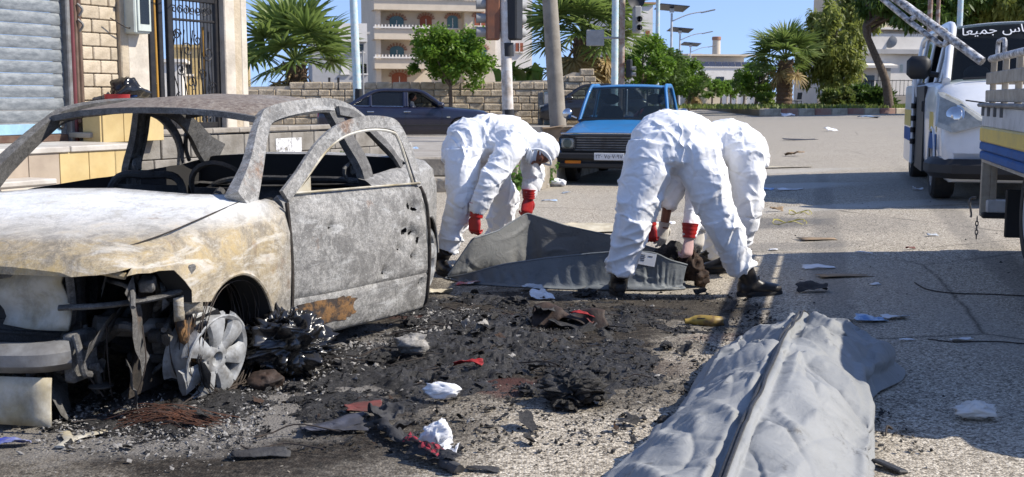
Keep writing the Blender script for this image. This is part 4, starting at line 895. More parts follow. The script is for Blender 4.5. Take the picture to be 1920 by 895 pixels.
sheet_obj('near_side', X[:, :NVn + 2] - O2, MAT['bag_dark'], bag2, .004, False); sheet_obj('lining', X[:, NVn + 1:] - O2, MAT['bag_inside'], bag2, .004, False)
for e, nm in ((X[:, 0], 'rim'), (X[:, -1], 'rim')): MB().tube(e - O2, .0065, 8).build(nm, MAT['zip_black' if e is X[:, -1] else 'bag_dark'], bag2, True)
# paper tag tucked on the bag
mk('paper', (.72, .73, .74), .7, col2=(.60, .61, .63), scale=8, bump=.2, bscale=20); mk('print_blue', (.12, .14, .28), .8); mk('print_dark', (.06, .06, .07), .8)
tg = P(1213, 486, 7.52); b = MB(); tilt = rotm(R(-18), 0, R(-12)) @ rotm(0, R(9), 0)
b.box((0, 0, 0), (.115, .003, .085), tilt); tago = b.build('paper_tag', MAT['paper'], None, loc=tg, label='small white paper tag tucked into the open grey bag', cat='tag')
for (x, z, l) in ((-.03, .022, .03), (-.03, .010, .035), (-.03, -.002, .03), (-.028, -.014, .026), (.02, .02, .03)): MB().box(tilt @ V3((x, -.0025, z)), (l, .001, .005), tilt).build('written_line', MAT['print_dark'], tago)

# ---------------------------------------------------------------- soot, ash and litter
def flake_mat(name, c1, c2, c3, s=40, rough=.75, spec=.3):
    n = NT(name); p = n.pos(); f = n.noise(s, 6, .7, co=p); c = n.mix(n.ramp(f, [(.4, 0), (.6, 1)]), c1, c2); c = n.mix(n.ramp(n.noise(s * .3, 6, .7, co=p), [(.60, 0), (.70, 1)]), c, c3)
    n.out(c, rough, 0, spec); n.bump(n.noise(s * 2.5, 5, .7, co=p), .7, .01); return n.m
flake_mat('char', (.005, .0045, .004), (.040, .037, .034), (.12, .11, .10), 100, .55, .4); flake_mat('ash_pale', (.34, .325, .30), (.20, .19, .175), (.08, .075, .07), 25, .95, .1)  # grey speckle in char paints in the fine glints on the debris
flake_mat('char_brown', (.022, .014, .010), (.05, .028, .017), (.11, .055, .03), 22)
def lit(name, c, rough=.5, c2=None, **k): return mk(name, c, rough, col2=c2, **k)
lit('plastic_white', (.74, .75, .77), .4, (.62, .63, .66), bump=.3, bscale=40); lit('plastic_black', (.012, .012, .013), .22, (.022, .021, .02), spec=.6); lit('cloth_red', (.34, .014, .016), .7, (.16, .01, .012), scale=30, bump=.5)
lit('cloth_char', (.022, .021, .022), .8, (.05, .05, .052), scale=14, bump=.6, bscale=40, bdist=.01); lit('cloth_slate', (.055, .06, .085), .75, (.03, .03, .035), scale=14, bump=.6); lit('maroon', (.15, .035, .03), .7, (.08, .04, .03), scale=20, bump=.3)
lit('card', (.30, .21, .125), .85, (.22, .16, .10), scale=6, bump=.3, dirt=.4); lit('plastic_clear', (.5, .53, .55), .25, (.4, .43, .45)); lit('blue_print', (.10, .24, .50), .4, (.50, .60, .70), scale=30); lit('cream', (.55, .50, .38), .7, (.42, .36, .25), scale=12); lit('yellow_dirty', (.42, .30, .06), .5, (.14, .08, .03), scale=16)
lit('foil_blue', (.02, .035, .30), .25, (.30, .32, .36), scale=14); lit('red_print', (.45, .03, .03), .45, (.60, .58, .56), scale=22); lit('brown_char', (.055, .032, .022), .7, (.02, .015, .012), scale=12, bump=.6, bscale=30, bdist=.01); lit('yellow_tape', (.48, .42, .10), .5)
BED = [(.05, 6.15, .85, 1.05, .060), (-.25, 5.55, .55, .75, .062), (-.62, 5.25, .42, .65, .055), (.55, 6.75, .75, .35, .04), (.35, 5.15, .38, .28, .055), (-.55, 4.62, .34, .25, .035), (-.85, 4.72, .35, .35, .04), (-1.35, 4.5, .55, .40, .05), (.95, 6.75, .45, .3, .025), (-.28, 6.9, .35, .5, .05), (.28, 4.86, .22, .15, .045)]
def bed_mask(x, y):
    h = np.zeros_like(x)
    q = np.stack([x, y, np.zeros_like(x)], -1).reshape(-1, 3); wv = (fbm(q * 3.1, 4, .6) * .55).reshape(x.shape)
    for (cx, cy, rx, ry, a) in BED:
        d = np.sqrt(((x - cx) / rx) ** 2 + ((y - cy) / ry) ** 2) + wv; h = np.maximum(h, a * np.clip((1.05 - d) / .45, -1, 1))
    gap = fbm(q * 5.3 + 40, 4, .6).reshape(x.shape); return np.where(h > 0, h * (.85 + 1.0 * fbm(q * 2.3 + 60, 3).reshape(x.shape)) - .045 * smooth01(-.08, .3, gap), h)
xs = np.arange(-2.0, 1.55, .0125); ys = np.arange(3.95, 7.45, .0145); XX, YY = np.meshgrid(xs, ys, indexing='ij'); H = bed_mask(XX, YY)
q = np.stack([XX, YY, np.zeros_like(XX)], -1).reshape(-1, 3)
lump = (1 - np.abs(vnoise(q * 7 + 3))).reshape(XX.shape) ** 2 * .6 + (1 - np.abs(vnoise(q * 17 + 3))).reshape(XX.shape) ** 1.5 * .45 + (1 - np.abs(vnoise(q * 38 + 8))).reshape(XX.shape) * .38 + vnoise(q * 55).reshape(XX.shape) * .16
Z = np.where(H > 0, H * (.08 + .62 * lump) - .004, -.02); Z = np.where(H > 0, Z, -.03)
keep = H > -.004
idx = -np.ones(XX.shape, int); idx[keep] = np.arange(keep.sum()); vv = np.stack([XX[keep], YY[keep], Z[keep]], 1)
k4 = keep[:-1, :-1] & keep[1:, :-1] & keep[1:, 1:] & keep[:-1, 1:]
fc = np.stack([idx[:-1, :-1][k4], idx[1:, :-1][k4], idx[1:, 1:][k4], idx[:-1, 1:][k4]], 1)
b = MB(); b.v = [vv]; b.f = fc.tolist(); b.mi = [0] * len(fc); b.n = len(vv)
b.build('charred_ground_cover', MAT['char'], None, True, 30, label='black crust of burnt debris spread beside the wreck', cat='debris', kind='stuff')
def chunks(n_, where, smin, smax, flat, seed):
    """irregular little lumps as one mesh: where(rg,n) -> x,y,z"""
    rg = np.random.default_rng(seed); base = np.array([[1, 0, 0], [-1, 0, 0], [0, 1, 0], [0, -1, 0], [0, 0, 1], [0, 0, -1]], float); tri = np.array([[0, 2, 4], [2, 1, 4], [1, 3, 4], [3, 0, 4], [2, 0, 5], [1, 2, 5], [3, 1, 5], [0, 3, 5]])
    x, y, z = where(rg, n_); n_ = len(x); s = smin * (smax / smin) ** (rg.random(n_) ** 2.2)
    v = base[None] * rg.uniform(.45, 1.3, (n_, 6, 1)) * np.stack([s * rg.uniform(.6, 1.5, n_), s * rg.uniform(.5, 1.2, n_), s * flat * rg.uniform(.4, 1.4, n_)], 1)[:, None]
    a = rg.uniform(0, 6.28, n_); e = rg.normal(0, .45, n_); ca, sa, ce, se = np.cos(a), np.sin(a), np.cos(e), np.sin(e)
    v = np.stack([v[..., 0] * ce[:, None] + v[..., 2] * se[:, None], v[..., 1], -v[..., 0] * se[:, None] + v[..., 2] * ce[:, None]], -1)
    v = np.stack([v[..., 0] * ca[:, None] - v[..., 1] * sa[:, None], v[..., 0] * sa[:, None] + v[..., 1] * ca[:, None], v[..., 2]], -1) + np.stack([x, y, z + s * flat * .5], 1)[:, None]
    f = (tri[None] + (np.arange(n_) * 6)[:, None, None]).reshape(-1, 3); m = MB(); m.v = [v.reshape(-1, 3)]; m.f = f.tolist(); m.mi = [0] * len(f); m.n = n_ * 6; return m
def on_bed(lo):
    def w_(rg, n):
        x = rg.uniform(-1.9, 1.5, n * 6); y = rg.uniform(4.0, 7.4, n * 6); h = bed_mask(x, y) + rg.normal(0, .014, n * 6); k = h > lo; x, y, h = x[k][:n], y[k][:n], h[k][:n]
        return x, y, np.maximum(0, h * .4)
    return w_
chunks(20000, on_bed(.004), .003, .016, .5, 1).build('charred_fragments', MAT['char'], label='small black charred fragments strewn over the burnt patch', cat='debris', kind='stuff')
def scraps(n_, where, smin, smax, seed, k=5):
    """curled flakes of burnt sheet as one mesh"""
    rg = np.random.default_rng(seed); x, y, z = where(rg, n_); m = MB()
    for i in range(len(x)):
        s_ = smin * (smax / smin) ** (rg.random() ** 1.8); u, v_ = np.meshgrid(np.linspace(-1, 1, k), np.linspace(-1, 1, k), indexing='ij'); a1, a2 = rg.uniform(0, 3.14, 2); zz = .5 * np.abs(u * math.cos(a1) + v_ * math.sin(a1) - rg.uniform(-.4, .4)) * rg.uniform(-1.2, 1.2) + .5 * np.abs(u * math.cos(a2) + v_ * math.sin(a2)) * rg.uniform(-1.2, 1.2); zz -= zz.min()
        g = np.stack([(u + rg.normal(0, .16, u.shape)) * s_ * rg.uniform(.7, 1.5), (v_ + rg.normal(0, .16, u.shape)) * s_ * rg.uniform(.5, 1.1), zz * s_], -1) @ rotm(rg.normal(0, .35), rg.normal(0, .35), rg.uniform(0, 6.28)).T; g[..., 2] -= min(0, g[..., 2].min()); m.grid(g + V3((x[i], y[i], z[i])))
    return m
scraps(520, on_bed(.008), .007, .034, 31).build('charred_scraps', MAT['char'], None, True, 40, label='curled black scraps lying on the burnt patch', cat='debris', kind='stuff')
scraps(60, on_bed(.010), .007, .026, 32).build('brown_scraps', MAT['char_brown'], None, True, 40, label='curled brown scorched scraps among the black debris', cat='debris', kind='stuff')
def spread(cx, cy, rx, ry):
    def w_(rg, n): x = rg.normal(cx, rx, n); y = rg.normal(cy, ry, n); return x, y, gz(x, y)
    return w_
chunks(2600, spread(-.1, 5.5, .6, 1.0), .002, .009, .5, 2).build('charred_crumbs', MAT['char'], label='fine black crumbs scattered around the burnt patch', cat='debris', kind='stuff')
_b = MB(); _rg = np.random.default_rng(8)
_X, _Y, _Z = on_bed(.01)(_rg, 46)
for _x, _y, _z in zip(_X[:, None], _Y[:, None], _Z[:, None]):
    _L = _rg.uniform(.05, .2); _a = _rg.uniform(0, 6.28); _wc = V3((_x[0], _y[0], _z[0] + .015)); _d = V3((math.cos(_a), math.sin(_a), 0)); _n = V3((-_d[1], _d[0], 0))
    _b.tube(catmull([_wc - _d * _L, _wc + _n * _rg.normal(0, .03) + V3((0, 0, _rg.uniform(.0, .03))), _wc + _d * _L * .6 + _n * _rg.normal(0, .04), _wc + _d * _L], 12), _rg.uniform(.0015, .004), 5)
_b.build('wire_bits', MAT['dark_wire'], label='bits of burnt wire poking out of the black debris', cat='wire', kind='stuff')
_b = MB(); _rg = np.random.default_rng(18); _X, _Y, _Z = on_bed(.012)(_rg, 26)
for _x, _y in zip(_X, _Y):
    _q = MB(); _q.sphere((0, 0, 0), 1.0, 26, 16); _v = np.vstack(_q.v); _n = _v * 1.6 + _x * 30; _d = (1 - np.abs(vnoise(_n))) ** 1.4 + .6 * (1 - np.abs(vnoise(_n * 2.4 + 5))) ** 1.6 + .35 * vnoise(_n * 5.1) - .8
    _v = _v * (1 + .65 * _d)[:, None] * np.array([1.3, .9, .55]) * _rg.uniform(.025, .065) @ rotm(0, 0, _rg.uniform(0, 6)).T; _b.add(_v + V3((_x, _y, .02)), _q.f)
_b.build('charred_clods', MAT['char'], None, True, 35, label='rough black clods heaped among the burnt debris', cat='debris', kind='stuff')
def sillline(rg, n):
    t = rg.random(n); x = -1.05 + t * .75 + rg.normal(0, .10, n); y = 4.75 + t * 2.0 + rg.normal(0, .14, n); return x, y, np.maximum(0, bed_mask(x, y) * .7)
chunks(900, sillline, .004, .018, .6, 3).build('pale_ash_lumps', MAT['ash_pale'], label='pale grey ash lumps along the sill of the wreck', cat='ash', kind='stuff')
def bayfloor(rg, n):
    x = rg.uniform(-1.75, -.95, n); y = rg.normal(4.35, .22, n); return x, y, rg.uniform(0, .03, n)
chunks(2200, bayfloor, .003, .013, .55, 4).build('grey_cinders', MAT['ash_pale'], label='grey cinders heaped under the nose of the wreck', cat='ash', kind='stuff')
chunks(900, on_bed(.01), .003, .017, .5, 5).build('pale_flakes', MAT['ash_pale'], label='pale flakes scattered in the black debris', cat='ash', kind='stuff')
chunks(1500, lambda rg, n: (lambda x, y: (x, y, gz(x, y)))(rg.uniform(-2, 6, n), 3.7 + 14 * rg.random(n) ** 1.3), .003, .011, .5, 6).build('road_grit', MAT['kerb_stone'], label='loose grit and crumbs over the asphalt', cat='grit', kind='stuff')
chunks(420, lambda rg, n: (lambda x, y: (x, y, gz(x, y)))(rg.uniform(1.7, 6, n), 4.2 + 9 * rg.random(n)), .004, .014, .35, 7).build('street_crumbs', MAT['char'], label='dark bits of rubbish scattered over the asphalt on the right', cat='grit', kind='stuff')

def sheet(name, loc, sx, sy, rise, mat, seed, label, cat, rz=0.0, n=18, parent=None, curl=0.0, group=None, taper=0.0):
    """a crumpled scrap: creased along random lines, resting on what is under it"""
    rg = np.random.default_rng(seed); u, v = np.meshgrid(np.linspace(-1, 1, n), np.linspace(-1, 1, n), indexing='ij'); z = np.zeros_like(u); X = u.copy(); Yv = v * (1 - taper * (u * .5 + .5))
    for k in range(6):
        a = rg.uniform(0, math.pi); c = rg.uniform(-.6, .6); d = u * math.cos(a) + v * math.sin(a) - c; z += np.abs(d) * rg.uniform(-.6, .6)
    q = np.stack([u, v, np.full_like(u, seed * 1.7)], -1).reshape(-1, 3); z += fbm(q * 2.2, 3).reshape(u.shape) * .5; z += curl * (u ** 2)
    X = X + fbm(q * 1.6 + 5, 3).reshape(u.shape) * .35; Yv = Yv + fbm(q * 1.6 + 9, 3).reshape(u.shape) * .35; z -= z.min(); z *= rise / max(z.max(), 1e-6)
    g = np.stack([X * sx / 2, Yv * sy / 2, z + .004], -1); mb = MB(); mb.grid(g); o = mb.build(name, MAT[mat], parent, True, 28, loc=loc, rot=(0, 0, rz), label=label, cat=cat, group=group)
    s = o.modifiers.new('t', 'SOLIDIFY'); s.thickness = .0022; s.offset = 1; return o
def crumple(name, loc, r, mat, seed, label, cat, sq=(1, 1, .7), amp=.5, n=26, freq=2.2, group=None, parent=None):
    """a crushed ball of film: soft hollows crossed by creases"""
    n = max(n, 34); b = MB(); b.sphere((0, 0, 0), 1.0, n, n * 2 // 3); v = np.vstack(b.v); q = v * freq * .55 + seed * 3.3
    wq = q + .5 * np.stack([vnoise(q * 1.3 + 20), vnoise(q * 1.3 + 40), vnoise(q * 1.3 + 60)], 1)
    d = (1 - np.abs(vnoise(wq))) ** 1.5 * .9 + (1 - np.abs(vnoise(wq * 2.1 + 7))) ** 2 * .5 + .22 * (1 - np.abs(vnoise(wq * 4.3 + 3))) ** 2 - .75
    v = v * (1 + amp * d)[:, None] + np.stack([vnoise(q + 20), vnoise(q + 40), vnoise(q + 60)], 1) * .3
    v = v * np.array(sq) * r; v[:, 2] -= v[:, 2].min(); fl = v[:, 2].max() * .1; v[:, 2] = np.maximum(0, v[:, 2] - fl) + .003; b.v = [v]
    return b.build(name, MAT[mat], parent, True, None, loc=loc, label=label, cat=cat, group=group)
def on(px, py, z=.0): return G(px, py, z)
crumple('plastic_bag', on(535, 706), .13, 'plastic_black', 4, 'crumpled shiny black plastic bag beside the front wheel of the wreck', 'bag', (1.3, .85, .95), .55, 90, 6.5)
crumple('burnt_lump', on(500, 730), .06, 'brown_char', 8, 'charred round lump below the black plastic bag', 'lump', (1.2, 1, .7), .3)
crumple('plastic_wrapper', on(828, 748, .02), .042, 'plastic_white', 11, 'crumpled white plastic wrapper on the black debris', 'wrapper', (1.5, .8, .7), .5, 24)
crumple('white_bag', on(820, 842), .045, 'plastic_white', 15, 'crumpled bright white bag beside the burnt red cloth', 'bag', (1.15, .9, 1.0), .45, 30, 3.0); sheet('plastic_scrap', on(845, 848), .05, .08, .02, 'plastic_white', 21, 'small white scrap trailing from the crumpled white bag', 'scrap')
t = thing('burnt_garment', 'charred black garment with red chequered lining twisted across the street', 'garment', on(785, 830)); o3 = V3(t.location)
b = MB(); pts = catmull([V3(on(706, 768, .03)), V3(on(722, 800, .035)), V3(on(755, 825, .03)), V3(on(800, 850, .03)), V3(on(835, 866, .025)), V3(on(862, 882, .02))], 40) - o3
rr = .018 + .008 * np.sin(np.linspace(0, 9, 40)); b.tube(pts, rr, 14, sq=.75); v = np.vstack(b.v); v += np.stack([vnoise(v * 30), vnoise(v * 30 + 9), vnoise(v * 30 + 19)], 1) * .012; v[:, 2] = np.maximum(v[:, 2], .004); b.v = [v]; b.build('cloth_roll', MAT['cloth_char'], t, True, 30)
n = NT('chequer_red'); f = n.wave(14, axis='X', dist=1.5); g2 = n.wave(14, axis='Y', dist=1.5); n.out(n.mix(n.ramp(n.math('MULTIPLY', f, g2), [(.05, 0), (.25, 1)]), (.02, .008, .01), (.24, .015, .03)), .75)
for _k, (_px, _py, _sx, _sy, _m, _rz) in enumerate(((788, 842, .11, .05, 'chequer_red', -.55), (812, 856, .10, .045, 'chequer_red', -.6), (765, 830, .10, .08, 'cloth_char', -.4), (745, 812, .12, .07, 'cloth_char', .5), (835, 872, .12, .06, 'cloth_char', -.5), (800, 858, .14, .07, 'cloth_char', -.6))): sheet('red_lining' if _m == 'chequer_red' else 'burnt_fold', V3(on(_px, _py, .030 if _m == 'chequer_red' else .012)) - o3, _sx, _sy, .045, _m, 140 + _k, None, None, _rz, parent=t)
sheet('collar', V3(on(722, 785, .03)) - o3, .12, .10, .06, 'cloth_char', 31, None, None, .5, parent=t)
sheet('strap', V3(on(905, 884)) - o3, .11, .035, .015, 'cloth_char', 33, None, None, -.2, parent=t)
sheet('red_rag', on(878, 690, .03), .13, .05, .035, 'cloth_red', 35, 'torn bright red rag lying on the black debris', 'rag', -.1); sheet('maroon_sheet', on(682, 772, .02), .14, .09, .03, 'maroon', 36, 'flat maroon scrap with burnt edges by the charred garment', 'scrap', .2); sheet('slate_rag', on(625, 806, .01), .24, .12, .04, 'cloth_slate', 37, 'dark slate blue rag left of the maroon scrap', 'rag', .3)
sheet('black_flap', on(492, 858), .19, .06, .03, 'cloth_char', 38, 'thin black curled flap at the bottom left of the burnt patch', 'scrap', .25)
t = thing('burnt_bundle', 'big charred brown bundle with red edges lying in front of the workers', 'bundle', on(1065, 612)); o3 = V3(t.location)
b = MB(); g = []
for a in np.linspace(0, 1, 30):
    row = []
    for c in np.linspace(-1, 1, 16): row.append((-.19 + .40 * a, (.10 - .03 * a) * c + .04 * math.sin(a * 5), .07 * (1 - c * c) * (1 - .45 * a) + .03 * math.sin(a * 8 + c * 2) + .035))
    g.append(row)
g = np.array(g); qq = g.reshape(-1, 3); g += (np.stack([vnoise(qq * 14), vnoise(qq * 14 + 5), vnoise(qq * 14 + 11)], 1) * .022).reshape(g.shape); g[..., 2] = np.maximum(g[..., 2], .004); b.grid(g); o = b.build('folded_cloth', MAT['brown_char'], t, True, 30); s = o.modifiers.new('t', 'SOLIDIFY'); s.thickness = .006
sheet('red_edge', (.08, -.05, .06), .13, .04, .03, 'cloth_red', 41, None, None, -.2, parent=t); sheet('red_flap', (.13, -.07, .03), .06, .05, .03, 'maroon', 42, None, None, .6, parent=t); sheet('black_fold', (-.14, -.03, .03), .12, .13, .10, 'cloth_char', 43, None, None, .2, parent=t); sheet('dark_hem', (.02, -.10, .005), .26, .06, .05, 'cloth_char', 44, None, None, -.3, parent=t)
crumple('charred_heap', on(1080, 758), .085, 'char', 51, 'small black charred heap at the right edge of the burnt patch', 'heap', (1.3, 1, .6), .6, 64, 6); crumple('white_scrap', on(1117, 757), .022, 'plastic_white', 52, 'tiny white scrap beside the small charred heap', 'scrap', (.8, 1, 1.3), .4, 16)
sheet('red_packet', on(878, 535), .15, .08, .03, 'red_print', 53, 'red and white packet at the corner of the open bag', 'packet', -.15, n=10); sheet('cream_packet', on(826, 551), .14, .07, .035, 'cream', 54, 'cream coloured packet by the rear wheel of the wreck', 'packet', .1, n=10)
sheet('clear_film', on(998, 545), .15, .08, .04, 'plastic_clear', 55, 'clump of clear plastic film below the open bag', 'film', .2); sheet('torn_paper', on(1015, 562), .15, .07, .06, 'paper', 56, 'torn white paper standing behind the charred bundle', 'paper', -.3)
sheet('white_splinter', on(870, 615, .03), .03, .10, .05, 'ash_pale', 57, 'pale splinter upright in the black debris', 'splinter', .4, n=8); sheet('white_splinter', on(905, 622, .03), .03, .09, .06, 'ash_pale', 58, 'pale forked splinter right of another in the debris', 'splinter', -.5, n=8)
crumple('ash_bundle', on(770, 668, .02), .06, 'ash_pale', 59, 'ash-white crumpled bundle beside the open door of the wreck', 'bundle', (1.2, 1, .8), .5, 24, 3)
b = MB(); b.tube(catmull([(-.1, 0, .02), (-.03, .012, .024), (.05, -.008, .022), (.12, .02, .02)], 16), [.026, .028, .03, .032, .034, .036, .036, .035, .034, .033, .03, .028, .022, .016, .015, .014][::-1], 12); b.build('burnt_bottle', MAT['yellow_dirty'], None, True, 40, loc=on(1318, 610), rot=(0, 0, -.1), label='half burnt yellow bottle lying beyond the foreground bag', cat='bottle')
sheet('blue_packet', on(1632, 603), .17, .09, .03, 'blue_print', 61, 'blue and white crumpled packet right of the foreground bag', 'packet', -.15, n=12); sheet('paper_glove', on(1678, 598), .14, .08, .025, 'paper', 62, 'crumpled white paper next to the blue packet', 'paper', .1)
sheet('black_rag', on(1522, 548), .19, .10, .07, 'cloth_char', 63, 'black pointed rag lying in the truck shadow', 'rag', -.1); sheet('white_strip', on(1535, 505), .24, .05, .03, 'plastic_white', 64, 'curling white plastic strip above the cardboard in shadow', 'strip', .1)
for (px, py, sx, sy, lab, sd_) in ((1580, 519, .36, .13, 'flat brown cardboard piece at the edge of the truck shadow', 65), (1534, 450, .31, .16, 'flat brown cardboard piece out in the sun', 66)): sheet('cardboard', on(px, py), sx, sy, .008, 'card', sd_, lab, 'cardboard', .03, n=6)
crumple('latex_glove', on(1826, 785), .06, 'glove_latex', 67, 'crumpled white latex glove on the asphalt at the right', 'glove', (1.3, .8, .45), .6, 26, 3)
sheet('white_tag', on(1804, 640), .10, .05, .02, 'paper', 68, 'small white paper tag lying by a thin wire', 'paper', -.1, n=6)
MB().tube([V3(on(x, y, .004)) for x, y in ((1740, 636), (1790, 642), (1840, 640), (1880, 641), (1960, 648))], .003, 5).build('thin_wire', MAT['dark_wire'], label='thin dark wire lying past the white paper tag', cat='wire'); MB().tube([V3(on(x, y, .006)) for x, y in catmull([(1715, 530), (1740, 543), (1790, 550), (1860, 552), (1940, 556)], 20)], .004, 5).build('thin_wire', MAT['dark_wire'], label='thin dark wire lying in the truck shadow', cat='wire')
sheet('foil_wrapper', on(22, 838), .12, .06, .03, 'foil_blue', 69, 'shiny blue foil wrapper at the lower left corner', 'wrapper', .1, n=12)
# rusty wire tangle and bent strip under the nose
b = MB(); rg = np.random.default_rng(5)
for k in range(70):
    a = rg.uniform(-.5, .5); c = V3(on(300 + rg.normal(0, 22), 795 + rg.normal(0, 5), .01)); L = rg.uniform(.10, .26); h = rg.uniform(.01, .07)
    pts = catmull([c + V3((-L * math.cos(a), -L * math.sin(a) * .4, 0)), c + V3((0, rg.normal(0, .02), h)), c + V3((L * math.cos(a + rg.normal(0, .3)), L * math.sin(a) * .6, rg.uniform(0, .03)))], 12); pts[:, 2] = np.maximum(pts[:, 2], .003); b.tube(pts, .0016, 4, cap=False)
b.build('wire_tangle', MAT['rusty_wire'], label='tangle of rusty tyre wires on the ground below the wreck', cat='wire', kind='stuff')
b = MB(); b.tube([V3(on(x, y, .012)) for x, y in catmull([(112, 838), (140, 822), (180, 812), (215, 805)], 16)], .022, 6, up=(0, 0, 1), sq=.25); b.tube([V3(on(x, y, .015)) for x, y in ((130, 824), (122, 810))], .018, 6, up=(0, 0, 1), sq=.25); b.build('bent_strip', MAT['pale_ash_metal'], None, True, 40, label='bent pale metal strip in front of the rusty wires', cat='metal strip')
# charred bundle showing at the end of the open bag
t = thing('charred_bundle', 'dark charred bundle at the right end of the open bag', 'bundle', (1.22, 7.72, 0))
crumple('lump', (-.02, .02, .03), .085, 'char_brown', 71, None, None, (.8, 1.0, 1.1), .45, 34, 3.4, parent=t); crumple('lump', (.04, -.02, .0), .055, 'char_brown', 72, None, None, (.9, 1, 1.2), .45, 26, 3.4, parent=t); crumple('lump', (-.15, .12, .06), .10, 'char', 73, None, None, (1.2, .8, 1.0), .45, 26, 3.4, parent=t)
for k in range(5): sheet('charred_flake', (-.12 + .05 * k, .12, .16 + .02 * (k % 2)), .07, .05, .07, 'char', 74 + k, None, None, k * .8, parent=t, n=8)
chunks(260, lambda rg, n: (rg.uniform(.0, .95, n), rg.uniform(7.85, 8.1, n), rg.uniform(.03, .10, n)), .01, .03, .7, 9).build('charred_crumbs', MAT['char_brown'], label='charred brown crumbs lying in the trough of the open bag', cat='debris', kind='stuff')
# pale sheets on the street behind the bag
sheet('cream_sheet', on(1130, 432), 1.1, .5, .05, 'cream', 81, 'crumpled pale sheet lying behind the open bag', 'sheet', .1, n=30); sheet('white_paper', on(1232, 420), .34, .14, .015, 'paper', 82, 'white paper with a blue edge between the legs of the worker', 'paper', -.05, n=8)
b = MB(); b.box((0, 0, 0), (.10, .02, .003)); b.build('blue_edge', MAT['print_blue'], bpy.data.objects['white_paper'], loc=(.1, -.07, .02))
# litter farther off
far = [(1062, 364, .12, .05, .03, 'plastic_clear', 'clear plastic tray left of the pickup'), (1012, 352, .22, .12, .06, 'plastic_white', 'white plastic rag below the pickup bumper'), (1030, 378, .18, .05, .02, 'blue_print', 'thin blue and white strip on the street by the worker'), (1430, 356, .30, .2, .04, 'blue_print', 'pale blue plastic lying in the van shadow'),
       (1480, 357, .35, .1, .03, 'plastic_white', 'white film in the middle of the van shadow'), (1456, 397, .14, .06, .05, 'card', 'small brown scrap near the yellow tape'), (1720, 357, .13, .07, .05, 'plastic_white', 'white crumpled wrapper beside the front wheel of the van'), (1557, 246, .35, .25, .12, 'plastic_white', 'small white bag far up the street'),
       (1630, 222, .9, .4, .12, 'blue_print', 'pale blue plastic sheet by the striped kerb'), (1478, 219, .7, .3, .2, 'plastic_white', 'white bag at the foot of the palm kerb'), (1490, 293, .35, .15, .1, 'card', 'dry brown leaf litter alone in the street'), (1500, 263, .9, .2, .05, 'cloth_slate', 'dark flat strip lying across the far street'),
       (1470, 315, .9, .25, .03, 'cream', 'pale flattened sheet at the top of the van shadow'), (1620, 477, .12, .03, .02, 'plastic_white', 'thin white strip near the sunny cardboard'), (1708, 468, .08, .02, .02, 'maroon', 'small dark red stick on the sunny asphalt'), (1748, 443, .09, .05, .02, 'plastic_clear', 'flat clear lid on the asphalt near the van'),
       (1450, 470, .07, .05, .01, 'paper', 'small white scrap beside the boot of the crouching worker'), (1640, 535, .07, .04, .01, 'paper', 'tiny white scrap in the truck shadow'), (1700, 640, .08, .02, .01, 'plastic_white', 'thin white sliver left of the white tag'), (745, 1, .1, .1, .01, 'paper', None)]
for i, (px, py, sx, sy, rs, mt, lb) in enumerate(far):
    if lb: sheet('litter_scrap', on(px, py), sx, sy, rs, mt, 90 + i, lb, 'litter', (i * 1.7) % 1 - .5, n=9)
for k, (px, py, r_) in enumerate(((1480, 420, .14), (1500, 402, .1))):
    b = MB(); a = np.linspace(0, 9, 40); b.tube(np.stack([r_ * np.cos(a) * (1 + .2 * np.sin(a * 2.3)), r_ * .8 * np.sin(a), .02 + .02 * np.sin(a * 3)], 1), .004, 5); b.build('yellow_tape', MAT['yellow_tape'], loc=on(px, py), label=('loop of yellow tape nearest the workers' if k == 0 else 'loop of yellow tape farther up the street'), cat='tape')
for k in range(7):
    px = (985, 1000, 1020, 1036, 1010, 995, 1045)[k]; py = (347, 340, 343, 338, 334, 330, 350)[k]; crumple('rubbish_bag', on(px, py), .09 + .03 * (k % 3), ('plastic_white', 'plastic_clear', 'cloth_slate', 'blue_print', 'plastic_clear', 'paper', 'plastic_white')[k], 120 + k, ('white bag nearest the kerb in the litter by the pickup', 'clear wrapping in the litter left of the pickup wheel', 'slate rag in the litter by the pickup', 'blue wrapper in the litter under the pickup bumper', 'clear film at the back of the litter by the pickup', 'white paper ball at the kerb behind the litter', 'white bag touching the pickup wheel')[k], 'litter', (1.2, .9, .6), .5, 18, 2.4, group='litter heaped by the pickup')

# ---------------------------------------------------------------- vehicles
def paint(name, c, rough=.3, dirt=.25, coat=.6, metal=0.0): return mk(name, c, rough, metal, col2=tuple(x * .85 for x in c), scale=1.5, dirt=dirt, coat=coat)
paint('paint_navy', (.009, .010, .028), .28, .12, .8); paint('paint_blue', (.02, .165, .40), .45, .35, .2); paint('paint_white', (.72, .73, .74), .35, .15, .5); paint('paint_black', (.012, .012, .016), .3, .1, .7)
mk('tyre', (.018, .018, .018), .85, col2=(.03, .029, .027), scale=9, bump=.4, bscale=40, dirt=.4); mk('hub_silver', (.50, .51, .52), .35, .6, col2=(.35, .35, .36), dirt=.3); mk('chrome', (.7, .7, .7), .15, 1.0); mk('trim_black', (.02, .02, .021), .55); mk('lamp_glass', (.35, .35, .31), .12, col2=(.24, .24, .21), scale=14, spec=.6, coat=.8)
mk('amber', (.55, .17, .01), .25, col2=(.4, .11, .01)); mk('red_paint', (.45, .02, .02), .35); mk('stripe_yellow', (.62, .44, .03), .4, col2=(.52, .37, .04), dirt=.3); mk('stripe_blue', (.012, .09, .30), .75, col2=(.012, .07, .22), dirt=.3); mk('upholstery', (.03, .035, .045), .9); mk('white_letter', (.8, .8, .8), .5)
